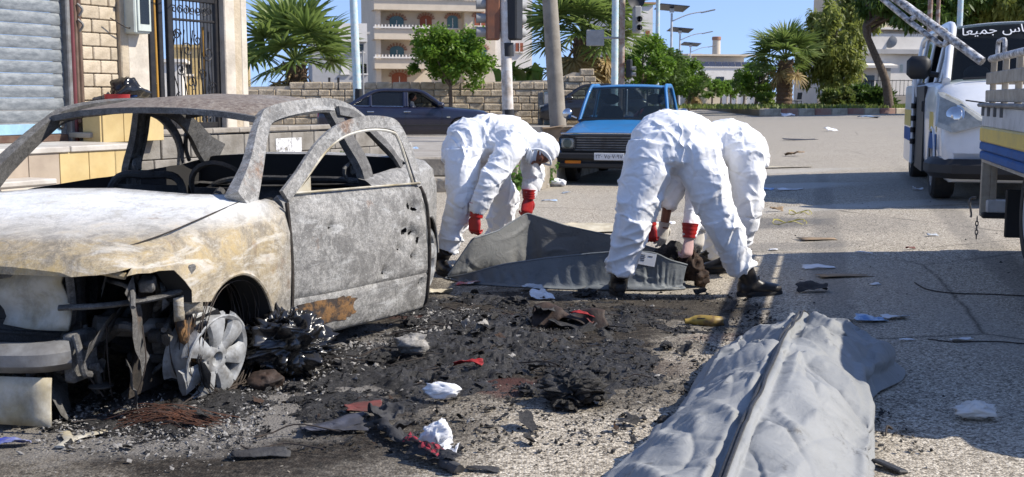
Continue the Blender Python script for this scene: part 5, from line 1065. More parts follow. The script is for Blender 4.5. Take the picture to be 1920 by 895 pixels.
glass('glass_dark', (.012, .014, .017), .04); glass('glass_clear', (.02, .025, .03), .03, trans=.72); glass('glass_cab', (.02, .03, .04), .03, trans=.5); glass('glass_tint', (.01, .012, .016), .03, trans=.22)
def text(body, size, mat, parent, M4, name='lettering', ext=.001):
    c = bpy.data.curves.new(name, 'FONT'); c.body = body; c.size = size; c.align_x = 'CENTER'; c.align_y = 'CENTER'; c.extrude = ext; c.resolution_u = 2
    o = bpy.data.objects.new(name, c); COL.objects.link(o); dg = bpy.context.evaluated_depsgraph_get(); dg.update(); me = bpy.data.meshes.new_from_object(o.evaluated_get(dg)); bpy.data.objects.remove(o)
    me.materials.clear(); me.materials.append(MAT[mat]); me.transform(M4); return link(name, me, parent)
def frame4(x, y, o): x = Vector(x).normalized(); y = Vector(y); z = x.cross(y).normalized(); y = z.cross(x); return Matrix(((x.x, y.x, z.x, o[0]), (x.y, y.y, z.y, o[1]), (x.z, y.z, z.z, o[2]), (0, 0, 0, 1)))
_wm = {}
def wheel(parent, x, y, r, wd, style='hub', mat='hub_silver'):
    s = 1 if y > 0 else -1; k = (round(r, 3), round(wd, 3), style, mat)
    if k not in _wm:
        t = MB(); t.lathe([(r * .62, -wd / 2), (r * .9, -wd / 2), (r * .985, -wd * .38), (r, -wd * .2), (r, wd * .2), (r * .985, wd * .38), (r * .9, wd / 2), (r * .64, wd / 2), (r * .6, wd * .4), (r * .6, -wd * .4), (r * .62, -wd / 2)], 40)
        b = MB(); b.lathe([(r * .62, wd * .3), (r * .63, wd * .47), (r * .58, wd * .46), (r * .54, wd * .36), (r * .25, wd * .40), (r * .2, wd * .46), (.001, wd * .47)], 36)
        n_ = 14 if style == 'hub' else 6
        for i in range(n_):
            a = 2 * math.pi * i / n_; ro = rotm(0, 0, a)
            if style == 'hub': b.box(ro @ V3((r * .43, 0, wd * .42)), (r * .2, r * .045, wd * .08), ro)
            elif style == 'spoke': b.box(ro @ V3((r * .4, 0, wd * .44)), (r * .4, r * .11, wd * .1), ro)
            else: b.cyl(ro @ V3((r * .36, 0, wd * .36)), ro @ V3((r * .36, 0, wd * .44)), r * .05, n=8)
        _wm[k] = (t.mesh('tyre', MAT['tyre'], True, 35), b.mesh('rim', MAT[mat], True, 35))
    o = link('wheel', _wm[k][0], parent, (x, y, r), (R(-90) * s, 0, 0)); link('rim', _wm[k][1], o); return o
def intact_body(t, st, arches, mat, cab=None, name='body', sh=.16, dens=5):
    mb = MB(); car_solid(mb, st, dens, sh=sh); o = mb.build(name, [MAT[mat], MAT['trim_black']], None, True, 35); cc = []
    for x, r, z, w_ in arches:
        for s in (-1, 1): cc.append(MB().tube([(x, s * (w_ - .28), z), (x, s * (w_ + .3), z)], r, 36))
    if cab: cc.append(MB().prism([(cab[0], cab[3]), (cab[0], 3), (cab[1], 3), (cab[1], cab[3])], (-cab[2], cab[2]), 1))
    cut(o, cc); o.data.shade_smooth(); o.data.set_sharp_from_angle(angle=R(35)); o.parent = t
    for x, r, z, w_ in arches:
        for s in (-1, 1): MB().tube([(x + r * math.cos(a), s * (w_ + .002), z + r * math.sin(a)) for a in np.linspace(R(-5), R(185), 28)], .012, 6).build('arch_trim', MAT[mat], t, True)
    return o
def pane(t, pts, mat, name='window_glass', sub=None):
    a, b_, c, d = [V3(p) for p in pts]; g = [[a * (1 - u) * (1 - v) + b_ * u * (1 - v) + c * u * v + d * (1 - u) * v for v in np.linspace(0, 1, 5)] for u in np.linspace(0, 1, 7)]
    return MB().grid(g).build(name, MAT[mat], t, True, None)
def greenhouse(t, A0, A1, C1, C0, mat, posts=(), rail=.045, crown=.05, wind='glass_clear', rear='glass_dark', sides=None, postw=.05, bow=.05, trim='trim_black'):
    """A0/A1 windscreen foot/head, C1/C0 rear window head/foot, given for the left side"""
    A0, A1, C1, C0 = map(V3, (A0, A1, C1, C0)); m = np.array([1, -1, 1])
    g = []
    for k in np.linspace(0, 1, 14):
        e = A1 + (C1 - A1) * k; zc = crown * (.55 + .45 * math.sin(math.pi * k)); bx = bow * (1 - 2 * k)
        g.append([(e[0] + bx * (1 - v * v), e[1] * v, e[2] + zc * (1 - abs(v) ** 2.2) + .02 * math.sin(math.pi * k)) for v in np.linspace(-1, 1, 15)])
    r = MB().grid(g).build('roof', MAT[mat], t, True, None); so = r.modifiers.new('s', 'SOLIDIFY'); so.thickness = .03; so.offset = -1
    for s in (1, -1):
        sm = np.array([1, s, 1]); mid = (A1 + C1) / 2 + V3((0, .005, .02))
        pth = catmull([A0 * sm, (A0 * .5 + A1 * .5) * sm + V3((.02, .0, .02)), A1 * sm, mid * sm, C1 * sm, (C1 * .5 + C0 * .5) * sm + V3((-.02, 0, .02)), C0 * sm], 40)
        MB().tube(pth, rail, 10, up=(0, s, .3), sq=.7, ang0=.3).build('roof_rail', MAT[mat], t, True, 50)
        def edge(x):      # roof line / belt line points on this side at x
            up = np.array([(q[0], q[1], q[2]) for q in pth]); o_ = np.argsort(up[:, 0]); top = np.array([np.interp(x, up[o_, 0], up[o_, k]) for k in range(3)]); f_ = (x - C0[0]) / (A0[0] - C0[0]); bt = C0 + (A0 - C0) * f_; bt = bt * sm; return top, bt
        for x in posts:
            tp, bt = edge(x); tp[2] = min(tp[2], A1[2]); MB().tube([bt, tp], [postw, postw * .8], 8, up=(0, s, .1), sq=.4, ang0=.39).build('door_pillar', MAT[mat], t, True, 50)
        xs_ = sorted([A0[0] - .02] + list(posts) + [C0[0] + .02], reverse=True)
        for i in range(len(xs_) - 1):
            mt = (sides or {}).get((i, s), (sides or {}).get(i, rear))
            if mt is None: continue
            xa, xb = xs_[i] - .03, xs_[i + 1] + .03; top = []; bot = []
            for x in np.linspace(xa, xb, 9): a, c = edge(x); top.append(a - V3((0, s * .012, .0))); bot.append(c - V3((0, s * .012, 0)))
            MB().grid([[np.array(c) * (1 - v) + np.array(a) * v for v in np.linspace(0, 1, 5)] for a, c in zip(top, bot)]).build('side_glass', MAT[mt], t, True, None)
            MB().tube(np.array(bot) + V3((0, s * .02, .0)), .012, 6).build('sill_trim', MAT[trim], t, True)
    if wind: 
        g = [[(A0 * np.array([1, v, 1])) * (1 - u) + (A1 * np.array([1, v, 1])) * u + V3((bow * (1 - v * v) * (1.4 - .4 * u), 0, crown * .5 * u * (1 - v * v))) for v in np.linspace(-.97, .97, 13)] for u in np.linspace(0, 1, 8)]; MB().grid(g).build('windscreen', MAT[wind], t, True, None)
    if rear:
        g = [[(C0 * np.array([1, v, 1])) * (1 - u) + (C1 * np.array([1, v, 1])) * u + V3((-bow * (1 - v * v), 0, crown * .5 * u * (1 - v * v))) for v in np.linspace(-.97, .97, 13)] for u in np.linspace(0, 1, 8)]; MB().grid(g).build('rear_window', MAT[rear], t, True, None)
    return t
def seat(t, x, y, z, mat='upholstery'):
    b = MB(); b.tube(catmull([(x, y, z), (x - .06, y, z + .3), (x - .12, y, z + .58)], 8), [.2, .23, .24, .24, .23, .22, .2, .15], 14, up=(1, 0, .2), sq=.35); b.box((x + .22, y, z), (.46, .46, .14), ch=.05); b.sphere((x - .14, y, z + .7), (.06, .14, .09), 12, 8); b.build('seat', MAT[mat], t, True, 40)
def mirror(t, x, y, z, mat, sx=.11, sy=.2, sz=.14):
    b = MB(); b.sphere((x, y + math.copysign(.12, y), z), (sx, sy / 2, sz / 2), 14, 10); b.cyl((x, y - math.copysign(.02, y), z - .03), (x, y + math.copysign(.08, y), z - .02), .018, n=8); b.build('side_mirror', MAT[mat], t, True, 60)

# navy saloon crossing behind
hd = R(9); t = thing('parked_car', 'dark navy saloon with tinted rear windows crossing behind the wreck', 'car', (-3.35, 36.4, 0), hd); t.scale = (1.06,) * 3; nav = t
intact_body(t, [(2.52, .70, .28, .60, .02), (2.46, .84, .22, .72), (2.15, .92, .19, .84), (1.55, .94, .17, .90), (1.05, .945, .17, .94), (.3, .945, .17, .955, .02), (-.6, .945, .17, .965, .02), (-1.4, .94, .18, .98), (-1.95, .92, .2, .97), (-2.4, .86, .26, .93), (-2.52, .76, .34, .80)], [(1.56, .36, .31, .93), (-1.50, .36, .31, .93)], 'paint_navy', (.98, -1.45, .80, .45))
greenhouse(t, (1.08, .80, .95), (.40, .64, 1.40), (-.80, .64, 1.41), (-1.60, .78, .985), 'paint_navy', posts=(.02, -.05, -1.02), sides={(0, -1): None, (1, -1): None, 0: 'glass_tint', 1: None, 2: 'glass_tint', 3: 'glass_tint'}, wind='glass_tint', rear='glass_dark', trim='chrome', rail=.05)
for s in (1, -1):
    for x in (1.56, -1.50): wheel(t, x, s * .83, .32, .22, 'hub')
    for x in (1.02, -.03, -1.12): MB().box((x, s * .944, .60), (.008, .012, .60)).build('door_gap', MAT['trim_black'], t)
    for x in (.12, -.92): MB().box((x - .1, s * .955, .82), (.2, .03, .035), ch=.01).build('door_handle', MAT['chrome'], t)
    MB().box((-.05, s * .953, .44), (3.3, .015, .035), ch=.005).build('rubbing_strip', MAT['trim_black'], t); MB().box((1.2, s * .95, .66), (.10, .015, .04), ch=.005).build('side_marker', MAT['lamp_glass'], t)
    MB().box((2.40, s * .62, .66), (.16, .4, .16), rotm(0, 0, -s * .35), ch=.03).build('headlight', MAT['lamp_glass'], t); mirror(t, .98, s * .86, 1.02, 'paint_navy'); seat(t, .25, s * .38, .42); MB().box((-2.46, s * .6, .74), (.1, .4, .18), ch=.02).build('tail_light', MAT['red_paint'], t)
MB().box((2.50, 0, .66), (.06, .62, .2), ch=.02).build('grille', MAT['chrome'], t); MB().box((2.50, 0, .40), (.14, 1.6, .14), ch=.05).build('bumper', MAT['trim_black'], t)
# someone in the front seat
pt = thing('person', 'dark-haired person sitting in the navy saloon', 'person', (0, 0, 0)); Mx = Matrix.Translation((-3.35, 36.4, 0)) @ Matrix.Rotation(hd, 4, 'Z') @ Matrix.Scale(1.06, 4)
def W2(p): return V3(Mx @ Vector(p))
mk('shirt_check', (.25, .25, .27), .9, col2=(.05, .05, .06), scale=30); mk('hair_dark', (.012, .01, .009), .8)
b = MB(); torso(b, [(W2((.32, -.38, .50)), .17, .12), (W2((.24, -.38, .70)), .18, .13), (W2((.19, -.38, .92)), .2, .13), (W2((.18, -.38, 1.04)), .14, .09), (W2((.20, -.38, 1.12)), .06, .06)], [(.15, -1, 0)] * 5)
limb(b, [W2((.19, -.56, .98)), W2((.34, -.60, .80)), W2((.58, -.52, .84))], [.06, .05, .04], 12, 14); limb(b, [W2((.3, -.44, .5)), W2((.62, -.44, .56)), W2((.75, -.44, .3))], [.09, .075, .06], 12, 14); o = remeshed(b, 'body', MAT['shirt_check'], .02, 2, pt)
b = MB(); b.sphere(W2((.23, -.38, 1.22)), (.10, .08, .12), 14, 10); b.sphere(W2((.33, -.38, 1.205)), (.02, .016, .02), 8, 6); remeshed(b, 'head', MAT['skin'], .012, 1, pt); b = MB(); b.sphere(W2((.20, -.38, 1.25)), (.108, .095, .115), 14, 10); b.build('hair', MAT['hair_dark'], pt, True)

# dark hatchback behind the concrete pole
t = thing('parked_car', 'black hatchback half hidden behind the concrete pole and the blue pickup', 'car', (3.0, 43.2, .3), R(180)); 
intact_body(t, [(2.0, .66, .26, .58, .02), (1.92, .78, .22, .70), (1.5, .84, .18, .84), (1.0, .86, .17, .93), (.2, .87, .17, .96, .02), (-.8, .87, .17, .98, .02), (-1.6, .85, .2, .98), (-1.9, .78, .28, .90)], [(1.25, .34, .31, .86), (-1.25, .34, .31, .86)], 'paint_black', (.95, -1.3, .74, .45))
greenhouse(t, (1.1, .74, .93), (.30, .60, 1.44), (-1.2, .58, 1.46), (-1.75, .70, 1.0), 'paint_black', posts=(-.05, -.95), sides={0: 'glass_clear', 1: 'glass_tint', 2: 'glass_tint'}, wind='glass_clear')
for s in (1, -1):
    for x in (1.25, -1.25): wheel(t, x, s * .76, .31, .2, 'spoke')
    MB().box((1.86, s * .56, .66), (.2, .3, .13), rotm(0, 0, -s * .5), ch=.03).build('headlight', MAT['lamp_glass'], t); mirror(t, .9, s * .82, 1.0, 'paint_black')

# blue pickup facing us
HDP = math.atan2(-.968, -.25); t = thing('pickup_truck', 'old blue pickup with black grille and bumper parked facing us', 'pickup', (1.93, 18.98, 0), HDP); pk = t
intact_body(t, [(2.03, .755, .40, .70, .01), (2.0, .77, .37, .745, .02), (1.6, .78, .34, .80), (1.2, .785, .32, .85), (.72, .79, .30, .905), (.5, .79, .30, .93, .01), (-.1, .79, .30, .94, .01), (-.52, .785, .30, .94, .01)], [(1.32, .35, .30, .78)], 'paint_blue', (.66, -.45, .70, .38), sh=.13)
greenhouse(t, (.76, .70, .91), (.32, .60, 1.43), (-.42, .60, 1.44), (-.50, .70, .94), 'paint_blue', posts=(), sides={0: 'glass_clear'}, wind='glass_cab', rear='glass_cab', rail=.038, crown=.035, bow=.04)
b = MB(); b.tube([(.80, v * .68, .925 + .01 * (1 - v * v)) for v in np.linspace(-1, 1, 9)], .016, 6); b.build('screen_gasket', MAT['trim_black'], t, True); b = MB(); b.tube([(-.46, v, z) for v, z in ((-.2, .98), (-.2, 1.42))], .015, 6); b.tube([(-.46, .2, .98), (-.46, .2, 1.42)], .015, 6); b.build('rear_window_bar', MAT['trim_black'], t, kind='stuff')
MB().box((2.035, 0, .60), (.05, 1.44, .26), ch=.015).build('grille', MAT['trim_black'], t)
for k in range(6): MB().box((2.066, 0, .51 + .036 * k), (.02, 1.06, .014), rotm(0, .3, 0), ch=.003).build('grille_slat', MAT['grey_steel'], t)
MB().tube([(2.045, -.72, .745), (2.07, -.5, .752), (2.075, 0, .755), (2.07, .5, .752), (2.045, .72, .745)], .013, 8).build('grille_trim', MAT['chrome'], t, True)
for s in (1, -1):
    b = MB(); b.box((2.06, s * .615, .605), (.06, .20, .155), ch=.03); b.build('headlight', MAT['lamp_glass'], t, True, 40); b = MB(); b.lathe([(.001, .01), (.05, .008), (.066, 0), (.07, -.01)], 20, axis=(1, 0, 0), c=(2.09, s * .615, .605)); b.build('headlight_lens', MAT['glass_clear'], t, True)
    b = MB(); th = np.linspace(0, 2 * math.pi, 17); b.tube([(2.07, s * .615 + .125 * math.copysign(abs(math.cos(a)) ** .4, math.cos(a)), .605 + .10 * math.copysign(abs(math.sin(a)) ** .4, math.sin(a))) for a in th], .012, 6); b.build('headlight_ring', MAT['trim_black'], t, True)
    MB().box((2.14, s * .52, .335), (.03, .24, .05), ch=.01).build('indicator', MAT['amber'], t); b = MB(); b.sphere((.62, s * .92, 1.02), (.05, .085, .085), 12, 10); b.cyl((.66, s * .76, .95), (.63, s * .86, .99), .012, n=6); b.build('side_mirror', MAT['chrome'], t, True, 60)
    MB().tube([(.82, s * .08 - .1, .935), (.74, s * .3 - .1, .955), (.72, s * .62 - .1, .965)], [.006, .012, .006], 6).build('wiper', MAT['trim_black'], t)
    wheel(t, 1.32, s * .68, .30, .18, 'steel'); wheel(t, -1.35, s * .68, .30, .18, 'steel'); seat(t, -.05, s * .36, .55)
b = MB(); b.box((2.10, 0, .42), (.12, 1.60, .10), ch=.02); b.box((2.09, 0, .29), (.12, 1.56, .09), ch=.02); b.box((2.06, 0, .35), (.10, 1.5, .1)); b.build('bumper', MAT['trim_black'], t); pl = MB().box((2.168, .02, .42), (.012, .44, .105), ch=.004).build('number_plate', MAT['paper'], t)
text('٢٢٠ ٧٥٠٧٠٩٧', .082, 'print_dark', pl, frame4((0, 1, 0), (0, 0, 1), (2.1755, .02, .42)), 'plate_number')
b = MB(); b.lathe([(.17, -.012), (.183, 0), (.17, .012), (.157, 0), (.17, -.012)], 24, axis=(-.8, 0, .6), c=(.42, .36, 1.0)); b.box((.42, .36, 1.0), (.02, .3, .02)); b.build('steering_wheel', MAT['trim_black'], t, True, 40); MB().box((.6, 0, .86), (.22, 1.36, .1), ch=.03).build('dashboard', MAT['trim_black'], t); MB().tube([(.40, .0, 1.4), (.42, 0, 1.2), (.44, 0, 1.0)], .008, 6).build('hanging_charm', MAT['paper'], t)
bed = MB(); bed.box((-1.32, 0, .52), (1.62, 1.5, .06)); bed.box((-.55, 0, .72), (.05, 1.5, .44)); bed.box((-2.1, 0, .72), (.05, 1.56, .44)); 
for s in (-1, 1): bed.box((-1.32, s * .76, .72), (1.62, .05, .44), ch=.01); bed.tube([(-.56, s * .77, .955), (-2.1, s * .77, .955)], .025, 8)
bed.build('load_bed', MAT['paint_blue'], t); MB().box((-.3, 0, .38), (3.4, .7, .1)).build('chassis', MAT['trim_black'], t)
for s in (-1, 1): MB().tube(catmull([(-1.0, s * .77, .97), (-1.05, s * .77, 1.03), (-1.8, s * .77, 1.03), (-1.85, s * .77, .97)], 14), .014, 6).build('bed_rail', MAT['trim_black'], t, True)
Mp = Matrix.Translation((1.93, 18.98, 0)) @ Matrix.Rotation(HDP, 4, 'Z'); b = MB(); b.tube(catmull([(0, -.15, .1), (0, -.2, .3), (0, 0, .38), (0, .2, .3), (0, .16, .1)], 16), .13, 14); b.tube(catmull([(0, -.08, .42), (0, 0, .52), (0, .1, .42)], 10), .02, 8)
b.build('red_container', MAT['red_paint'], None, True, 40, loc=Mp @ Vector((-.85, .22, .60)), rot=(0, 0, HDP), label='red container on the load bed seen through the pickup cab', cat='container')

# white van, nose towards us
vw = G(1765, 372); HV = R(-105.2); sv = 1.09; t = thing('van', 'white van with yellow and blue stripes and lettering across its windscreen', 'van', (0, 0, 0), HV); t.scale = (sv,) * 3
o_ = Matrix.Rotation(HV, 3, 'Z') @ Vector((1.62 * sv, -.83 * sv, 0)); t.location = (vw.x - o_.x, vw.y - o_.y, float(gz(vw.x, vw.y)))
intact_body(t, [(2.52, .82, .30, .62, .02), (2.48, .90, .24, .78), (2.36, .93, .22, .97, .03), (2.1, .93, .22, 1.10, .05), (1.8, .95, .22, 1.20, .05), (1.3, .955, .22, 1.23, .02), (.2, .96, .22, 1.24, .02), (-1.2, .96, .22, 1.24, .02), (-2.3, .95, .26, 1.24, .02), (-2.48, .91, .34, 1.2, .02)], [(1.62, .40, .34, .95), (-1.58, .39, .34, .95)], 'paint_white', (1.5, -2.3, .84, .5), sh=.2)
greenhouse(t, (1.82, .85, 1.205), (.98, .745, 1.80), (-2.25, .77, 1.82), (-2.46, .87, 1.23), 'paint_white', posts=(1.25, .62, -.62, -1.9), sides={0: 'glass_tint', 1: 'glass_tint', 2: 'glass_tint', 3: 'glass_tint', 4: None, (2, -1): None}, wind='glass_clear', rear='glass_dark', rail=.06, crown=.09, bow=.10, postw=.06)
for s in (1, -1):
    for x in (1.62, -1.58): wheel(t, x, s * .84, .34, .22, 'spoke')
    b = MB(); pts = [(2.14, .93, 1.10), (2.37, .76, 1.01), (2.55, .50, .80), (2.55, .82, .71), (2.40, .965, .77)]; ctr_ = np.mean(pts, 0)
    fr_ = [[V3(p) * np.array([1, s, 1]) + V3((.03, s * .025, .0)) for p in pts], [(ctr_ + (V3(p) - ctr_) * .75) * np.array([1, s, 1]) + V3((.045, s * .045, .015)) for p in pts], [ctr_ * np.array([1, s, 1]) + V3((.05, s * .05, .02))] * 5]
    b.loft([[V3(p) * np.array([1, s, 1]) - V3((.06, s * .04, 0)) for p in pts]] + fr_, False); hl = b.build('headlight', MAT['lamp_glass'], t, True, 25); b = MB(); b.lathe([(.001, .02), (.06, .015), (.085, 0), (.09, -.02), (.105, -.02), (.105, -.05)], 22, axis=(.75, s * .55, .25), c=(2.47, s * .83, .88)); b.build('reflector', MAT['chrome'], hl, True, 40)
    b = MB(); b.box((1.50, s * 1.10, 1.36), (.14, .24, .24), rotm(0, 0, s * .2), ch=.05); b.cyl((1.5, s * .9, 1.28), (1.5, s * 1.02, 1.30), .03, n=8); b.build('side_mirror', MAT['trim_black'], t, True, 50)
    for (z, h, mt) in ((.80, .20, 'stripe_yellow'), (.60, .16, 'stripe_blue')):
        for (x0, x1) in ((2.0, 1.30), (.55, -.7), (-.75, -2.3)):
            def yy(x): return float(np.interp(x, [-2.3, 0, 1.2, 1.7, 2.0], [.95, .96, .955, .95, .935]))
            MB().grid([[(x, s * (yy(x) + .004 - (.0 if abs(zz_ - z) < h * .3 else .001)), zz_) for zz_ in np.linspace(z - h / 2, z + h / 2, 4)] for x in np.linspace(x0, x1, 10)]).build('side_stripe', MAT[mt], t, True, None)
b = MB(); b.tube([(2.05, -.955, .36), (2.36, -.93, .36), (2.52, -.80, .36), (2.56, -.4, .36), (2.57, 0, .36), (2.56, .4, .36), (2.52, .80, .36), (2.36, .93, .36), (2.05, .955, .36)], .11, 8, up=(0, 0, 1), sq=.95, ang0=.39); b.build('bumper', MAT['trim_black'], t, True, 40); MB().tube([(2.42, -.72, 1.02), (2.50, -.3, .96), (2.51, 0, .955), (2.50, .3, .96), (2.42, .72, 1.02)], .008, 6).build('bonnet_gap', MAT['trim_black'], t, True); MB().box((2.50, 0, .82), (.08, .7, .16), rotm(0, -.25, 0), ch=.04).build('grille', MAT['chrome'], t); b = MB(); b.box((2.545, 0, .82), (.02, .5, .07)); b.build('grille_mesh', MAT['trim_black'], t)
b = MB(); b.box((.02, -.955, .70), (1.2, .03, .96)); b.build('doorway_shade', MAT['trim_black'], t); b = MB(); b.box((-1.20, -1.0, .72), (1.25, .045, .96), ch=.02); b.box((-.585, -.995, 1.3), (.05, .04, .5), rotm(.15, 0, 0), ch=.01); sd_ = b.build('sliding_door', MAT['paint_white'], t)  # black sheet stands for the shade inside the open side door
for (z, h, mt) in ((.80, .20, 'stripe_yellow'), (.60, .16, 'stripe_blue')): MB().box((-1.2, -1.0245, z), (1.2, .004, h)).build('door_stripe', MAT[mt], sd_)
for z in (.95, .80, .66, .52): MB().cyl((-.572, -1.0, z - .03), (-.566, -1.0, z + .03), .03, n=10).build('latch_hole', MAT['trim_black'], sd_)
MB().box((.55, -.975, .95), (.04, .03, .12), ch=.01).build('door_handle', MAT['trim_black'], t); MB().box((1.45, 0, 1.12), (.5, 1.6, .12), ch=.05).build('dashboard', MAT['trim_black'], t); seat(t, .65, -.42, .62); seat(t, .65, .42, .62)
b = MB(); b.sphere((1.0, .1, 1.62), (.03, .12, .04), 10, 8); b.build('inner_mirror', MAT['trim_black'], t, True); MB().tube([(1.90, -.7, 1.235), (1.94, -.2, 1.26), (1.92, .4, 1.27)], .014, 6).build('wiper', MAT['trim_black'], t)
# hand lettering along the top of the windscreen, following its bow
A0_, A1_ = V3((1.82, .85, 1.205)), V3((.98, .745, 1.80))
def on_screen(v, u): return (A0_ * np.array([1, v, 1])) * (1 - u) + (A1_ * np.array([1, v, 1])) * u + V3((.10 * (1 - v * v) * (1.4 - .4 * u), 0, .045 * u * (1 - v * v)))
tx = text('ﺎﻌﻴﻤﺟ ﺱﺎﻨﻟﺍ ﺎﺒﺣﺍ ﺎﻤﺋﺍﺩ', .19, 'white_letter', t, Matrix(), 'windscreen_lettering', .0); v = np_verts(tx.data); wmax = np.abs(v[:, 0]).max(); nv = []
for (x, y, z) in v: q = on_screen(x / wmax * .86, .86 + y * 1.05); nv.append(q + V3((.012, 0, .010)))
set_verts(tx.data, nv)

# flat-bed truck: its far rear corner reaches into the frame on the right
C0w = np.array([3.62, 9.0]); HT = math.atan2(-UV[1], -UV[0]); gzT = .10
t = thing('flatbed_truck', 'truck with slatted load bed, yellow and blue side stripes, at the right edge', 'truck', (C0w[0], C0w[1], gzT), HT)
# local: x along the truck towards us, y = 0 is its near side plane, +y away from us to the right
mk('truck_white', (.52, .53, .54), .5, col2=(.40, .41, .42), scale=4, dirt=.6, bump=.2, bscale=12); mk('truck_wood', (.42, .38, .31), .75, col2=(.30, .26, .20), scale=8, dirt=.5, bump=.3); mk('pipe_white', (.66, .66, .66), .5, col2=(.07, .06, .055), scale=26); mk('chain_steel', (.12, .115, .11), .45, .7, bump=.3)
TL = 3.7; z0 = -gzT
def tz(z): return z + z0
MB().box((TL / 2, .86, tz(.80)), (TL, 1.70, .06)).build('bed_floor', MAT['truck_wood'], t)
MB().box((TL / 2, .02, tz(1.115)), (TL, .04, .15), ch=.008).build('side_board', MAT['truck_white'], t); MB().box((TL / 2, .012, tz(.985)), (TL, .05, .115), ch=.012).build('side_stripe', MAT['stripe_yellow'], t)
for k in range(2): MB().box((TL / 2, .014 + .004 * k, tz(.895 - .07 * k)), (TL, .05, .064), ch=.012).build('side_stripe', MAT['stripe_blue'], t)
MB().box((TL / 2, .005, tz(1.205)), (TL + .03, .09, .03), ch=.01).build('side_ledge', MAT['grey_steel'], t)
for z in (1.405, 1.272): MB().box((TL / 2, .03, tz(z)), (TL, .03, .09), rotm(random.uniform(-.02, .02), 0, 0), ch=.006).build('slat', MAT['truck_wood'], t)
for k in range(7): MB().box((.06 + k * .58, .06, tz(1.37)), (.06, .04, .36), ch=.006).build('slat_post', MAT['truck_wood'], t)
MB().tube([(-.02, .05, tz(1.555)), (TL, .05, tz(1.555))], .028, 10).build('top_rail', MAT['pipe_white'], t, True); MB().tube(catmull([(.28, .05, tz(1.57)), (.28, .05, tz(1.655)), (.33, .05, tz(1.675)), (.55, .05, tz(1.675)), (.6, .05, tz(1.655)), (.6, .05, tz(1.57))], 20), .016, 8).build('rail_loop', MAT['pipe_white'], t, True)
for k in range(4): MB().box((.25 + .3 * k, -.03, tz(1.16)), (.02, .02, .07)).build('rope_hook', MAT['grey_steel'], t)
MB().box((-.02, .86, tz(1.0)), (.04, 1.70, .44), ch=.01).build('tailgate', MAT['truck_white'], t)
for z in (1.405, 1.272): MB().box((-.02, .86, tz(z)), (.03, 1.66, .09), ch=.006).build('slat', MAT['truck_wood'], t)
MB().box((TL / 2, 1.70, tz(1.0)), (TL, .04, .44)).build('side_board', MAT['truck_white'], t)
MB().box((.02, .045, tz(.56)), (.05, .07, .42), ch=.006).build('corner_post', MAT['truck_wood'], t); MB().box((.02, .10, tz(.60)), (.05, .05, .34), ch=.006).build('corner_post', MAT['truck_wood'], t); MB().box((.05, .85, tz(.43)), (.08, 1.6, .10), ch=.01).build('underrun_bar', MAT['truck_white'], t); MB().box((.05, .85, tz(.36)), (.09, 1.66, .045), ch=.01).build('underrun_strip', MAT['trim_black'], t)
for y in (.5, 1.2): MB().box((TL / 2 + .6, y, tz(.62)), (TL + 1.4, .09, .16)).build('chassis_beam', MAT['trim_black'], t)
MB().box((.32, .40, tz(.40)), (.03, .5, .36), ch=.01).build('mudflap', MAT['trim_black'], t)
for x in (.95, 4.35):
    for y in (.32, 1.40): wo = wheel(t, x, y, .36, .24, 'steel', 'truck_white'); wo.location.z = .36; wo.rotation_euler = (R(90 if y < 1 else -90), 0, 0)
MB().tube(catmull([(-.01, -.015, tz(.49)), (-.015, -.05, tz(.485)), (-.01, -.06, tz(.45)), (.0, -.045, tz(.36)), (.0, -.05, tz(.335))], 16), .008, 8).build('tail_hook', MAT['chain_steel'], t, True)
for k in range(5):
    b = MB(); a = np.linspace(0, 2 * math.pi, 13); ri = rotm(0, 0, k * math.pi / 2); b.tube([ri @ V3((.010 * math.cos(u), 0, .021 * math.sin(u))) for u in a], .0042, 6); b.build('chain_link', MAT['chain_steel'], t, True, loc=(.03, -.005, tz(.325 - .034 * k)))
# folded frame of two pipes leaning out from the corner
fa = [V3(P(x, y, Y)) for x, y, Y in ((1842, 116, 8.98), (1760, 56, 9.3), (1680, -2, 9.6), (1640, -30, 9.75))]; fb = [V3(P(x, y, Y)) for x, y, Y in ((1780, 78, 9.22), (1766, 84, 9.27), (1750, 74, 9.33), (1705, 40, 9.5), (1652, -4, 9.7), (1630, -22, 9.78))]
Ti = (Matrix.Translation((C0w[0], C0w[1], gzT)) @ Matrix.Rotation(HT, 4, 'Z')).inverted()
def TL_(p): return V3(Ti @ Vector(p))
MB().tube(catmull([TL_(p) for p in fa], 20), .034, 10).build('frame_pipe', MAT['pipe_white'], t, True); MB().tube(catmull([TL_(p) for p in fb], 26), .022, 10).build('frame_pipe', MAT['pipe_white'], t, True); MB().tube([TL_(P(1722, 28, 9.43)), TL_(P(1708, 36, 9.47))], .02, 8).build('frame_strut', MAT['pipe_white'], t, True)
MB().box((TL + .02, .86, tz(1.08)), (.04, 1.70, .62), ch=.01).build('shade_headboard', MAT['truck_white'], t)  # out of view, added to close a light gap in the truck's shadow
# cab, out of view: kept low and inset to shape its shadow
mb = MB(); car_solid(mb, [(5.3, .58, .35, .78, .02), (5.2, .66, .30, .85), (5.05, .68, .28, .9), (4.5, .69, .28, .94), (3.85, .69, .3, .94), (3.73, .68, .34, .92)], 4); mb.xf(np.eye(3), (0, .92, tz(0))); mb.build('cab_body', MAT['truck_white'], t, True, 35)
cabm = thing('cab', None, None, (0, .92, tz(0))); cabm.parent = t
greenhouse(cabm, (5.0, .64, .92), (4.7, .56, 1.42), (3.95, .57, 1.45), (3.8, .64, .94), 'truck_white', posts=(4.1,), sides={0: 'glass_dark', 1: 'glass_dark'}, wind='glass_dark', rear='glass_dark', rail=.05, crown=.04)

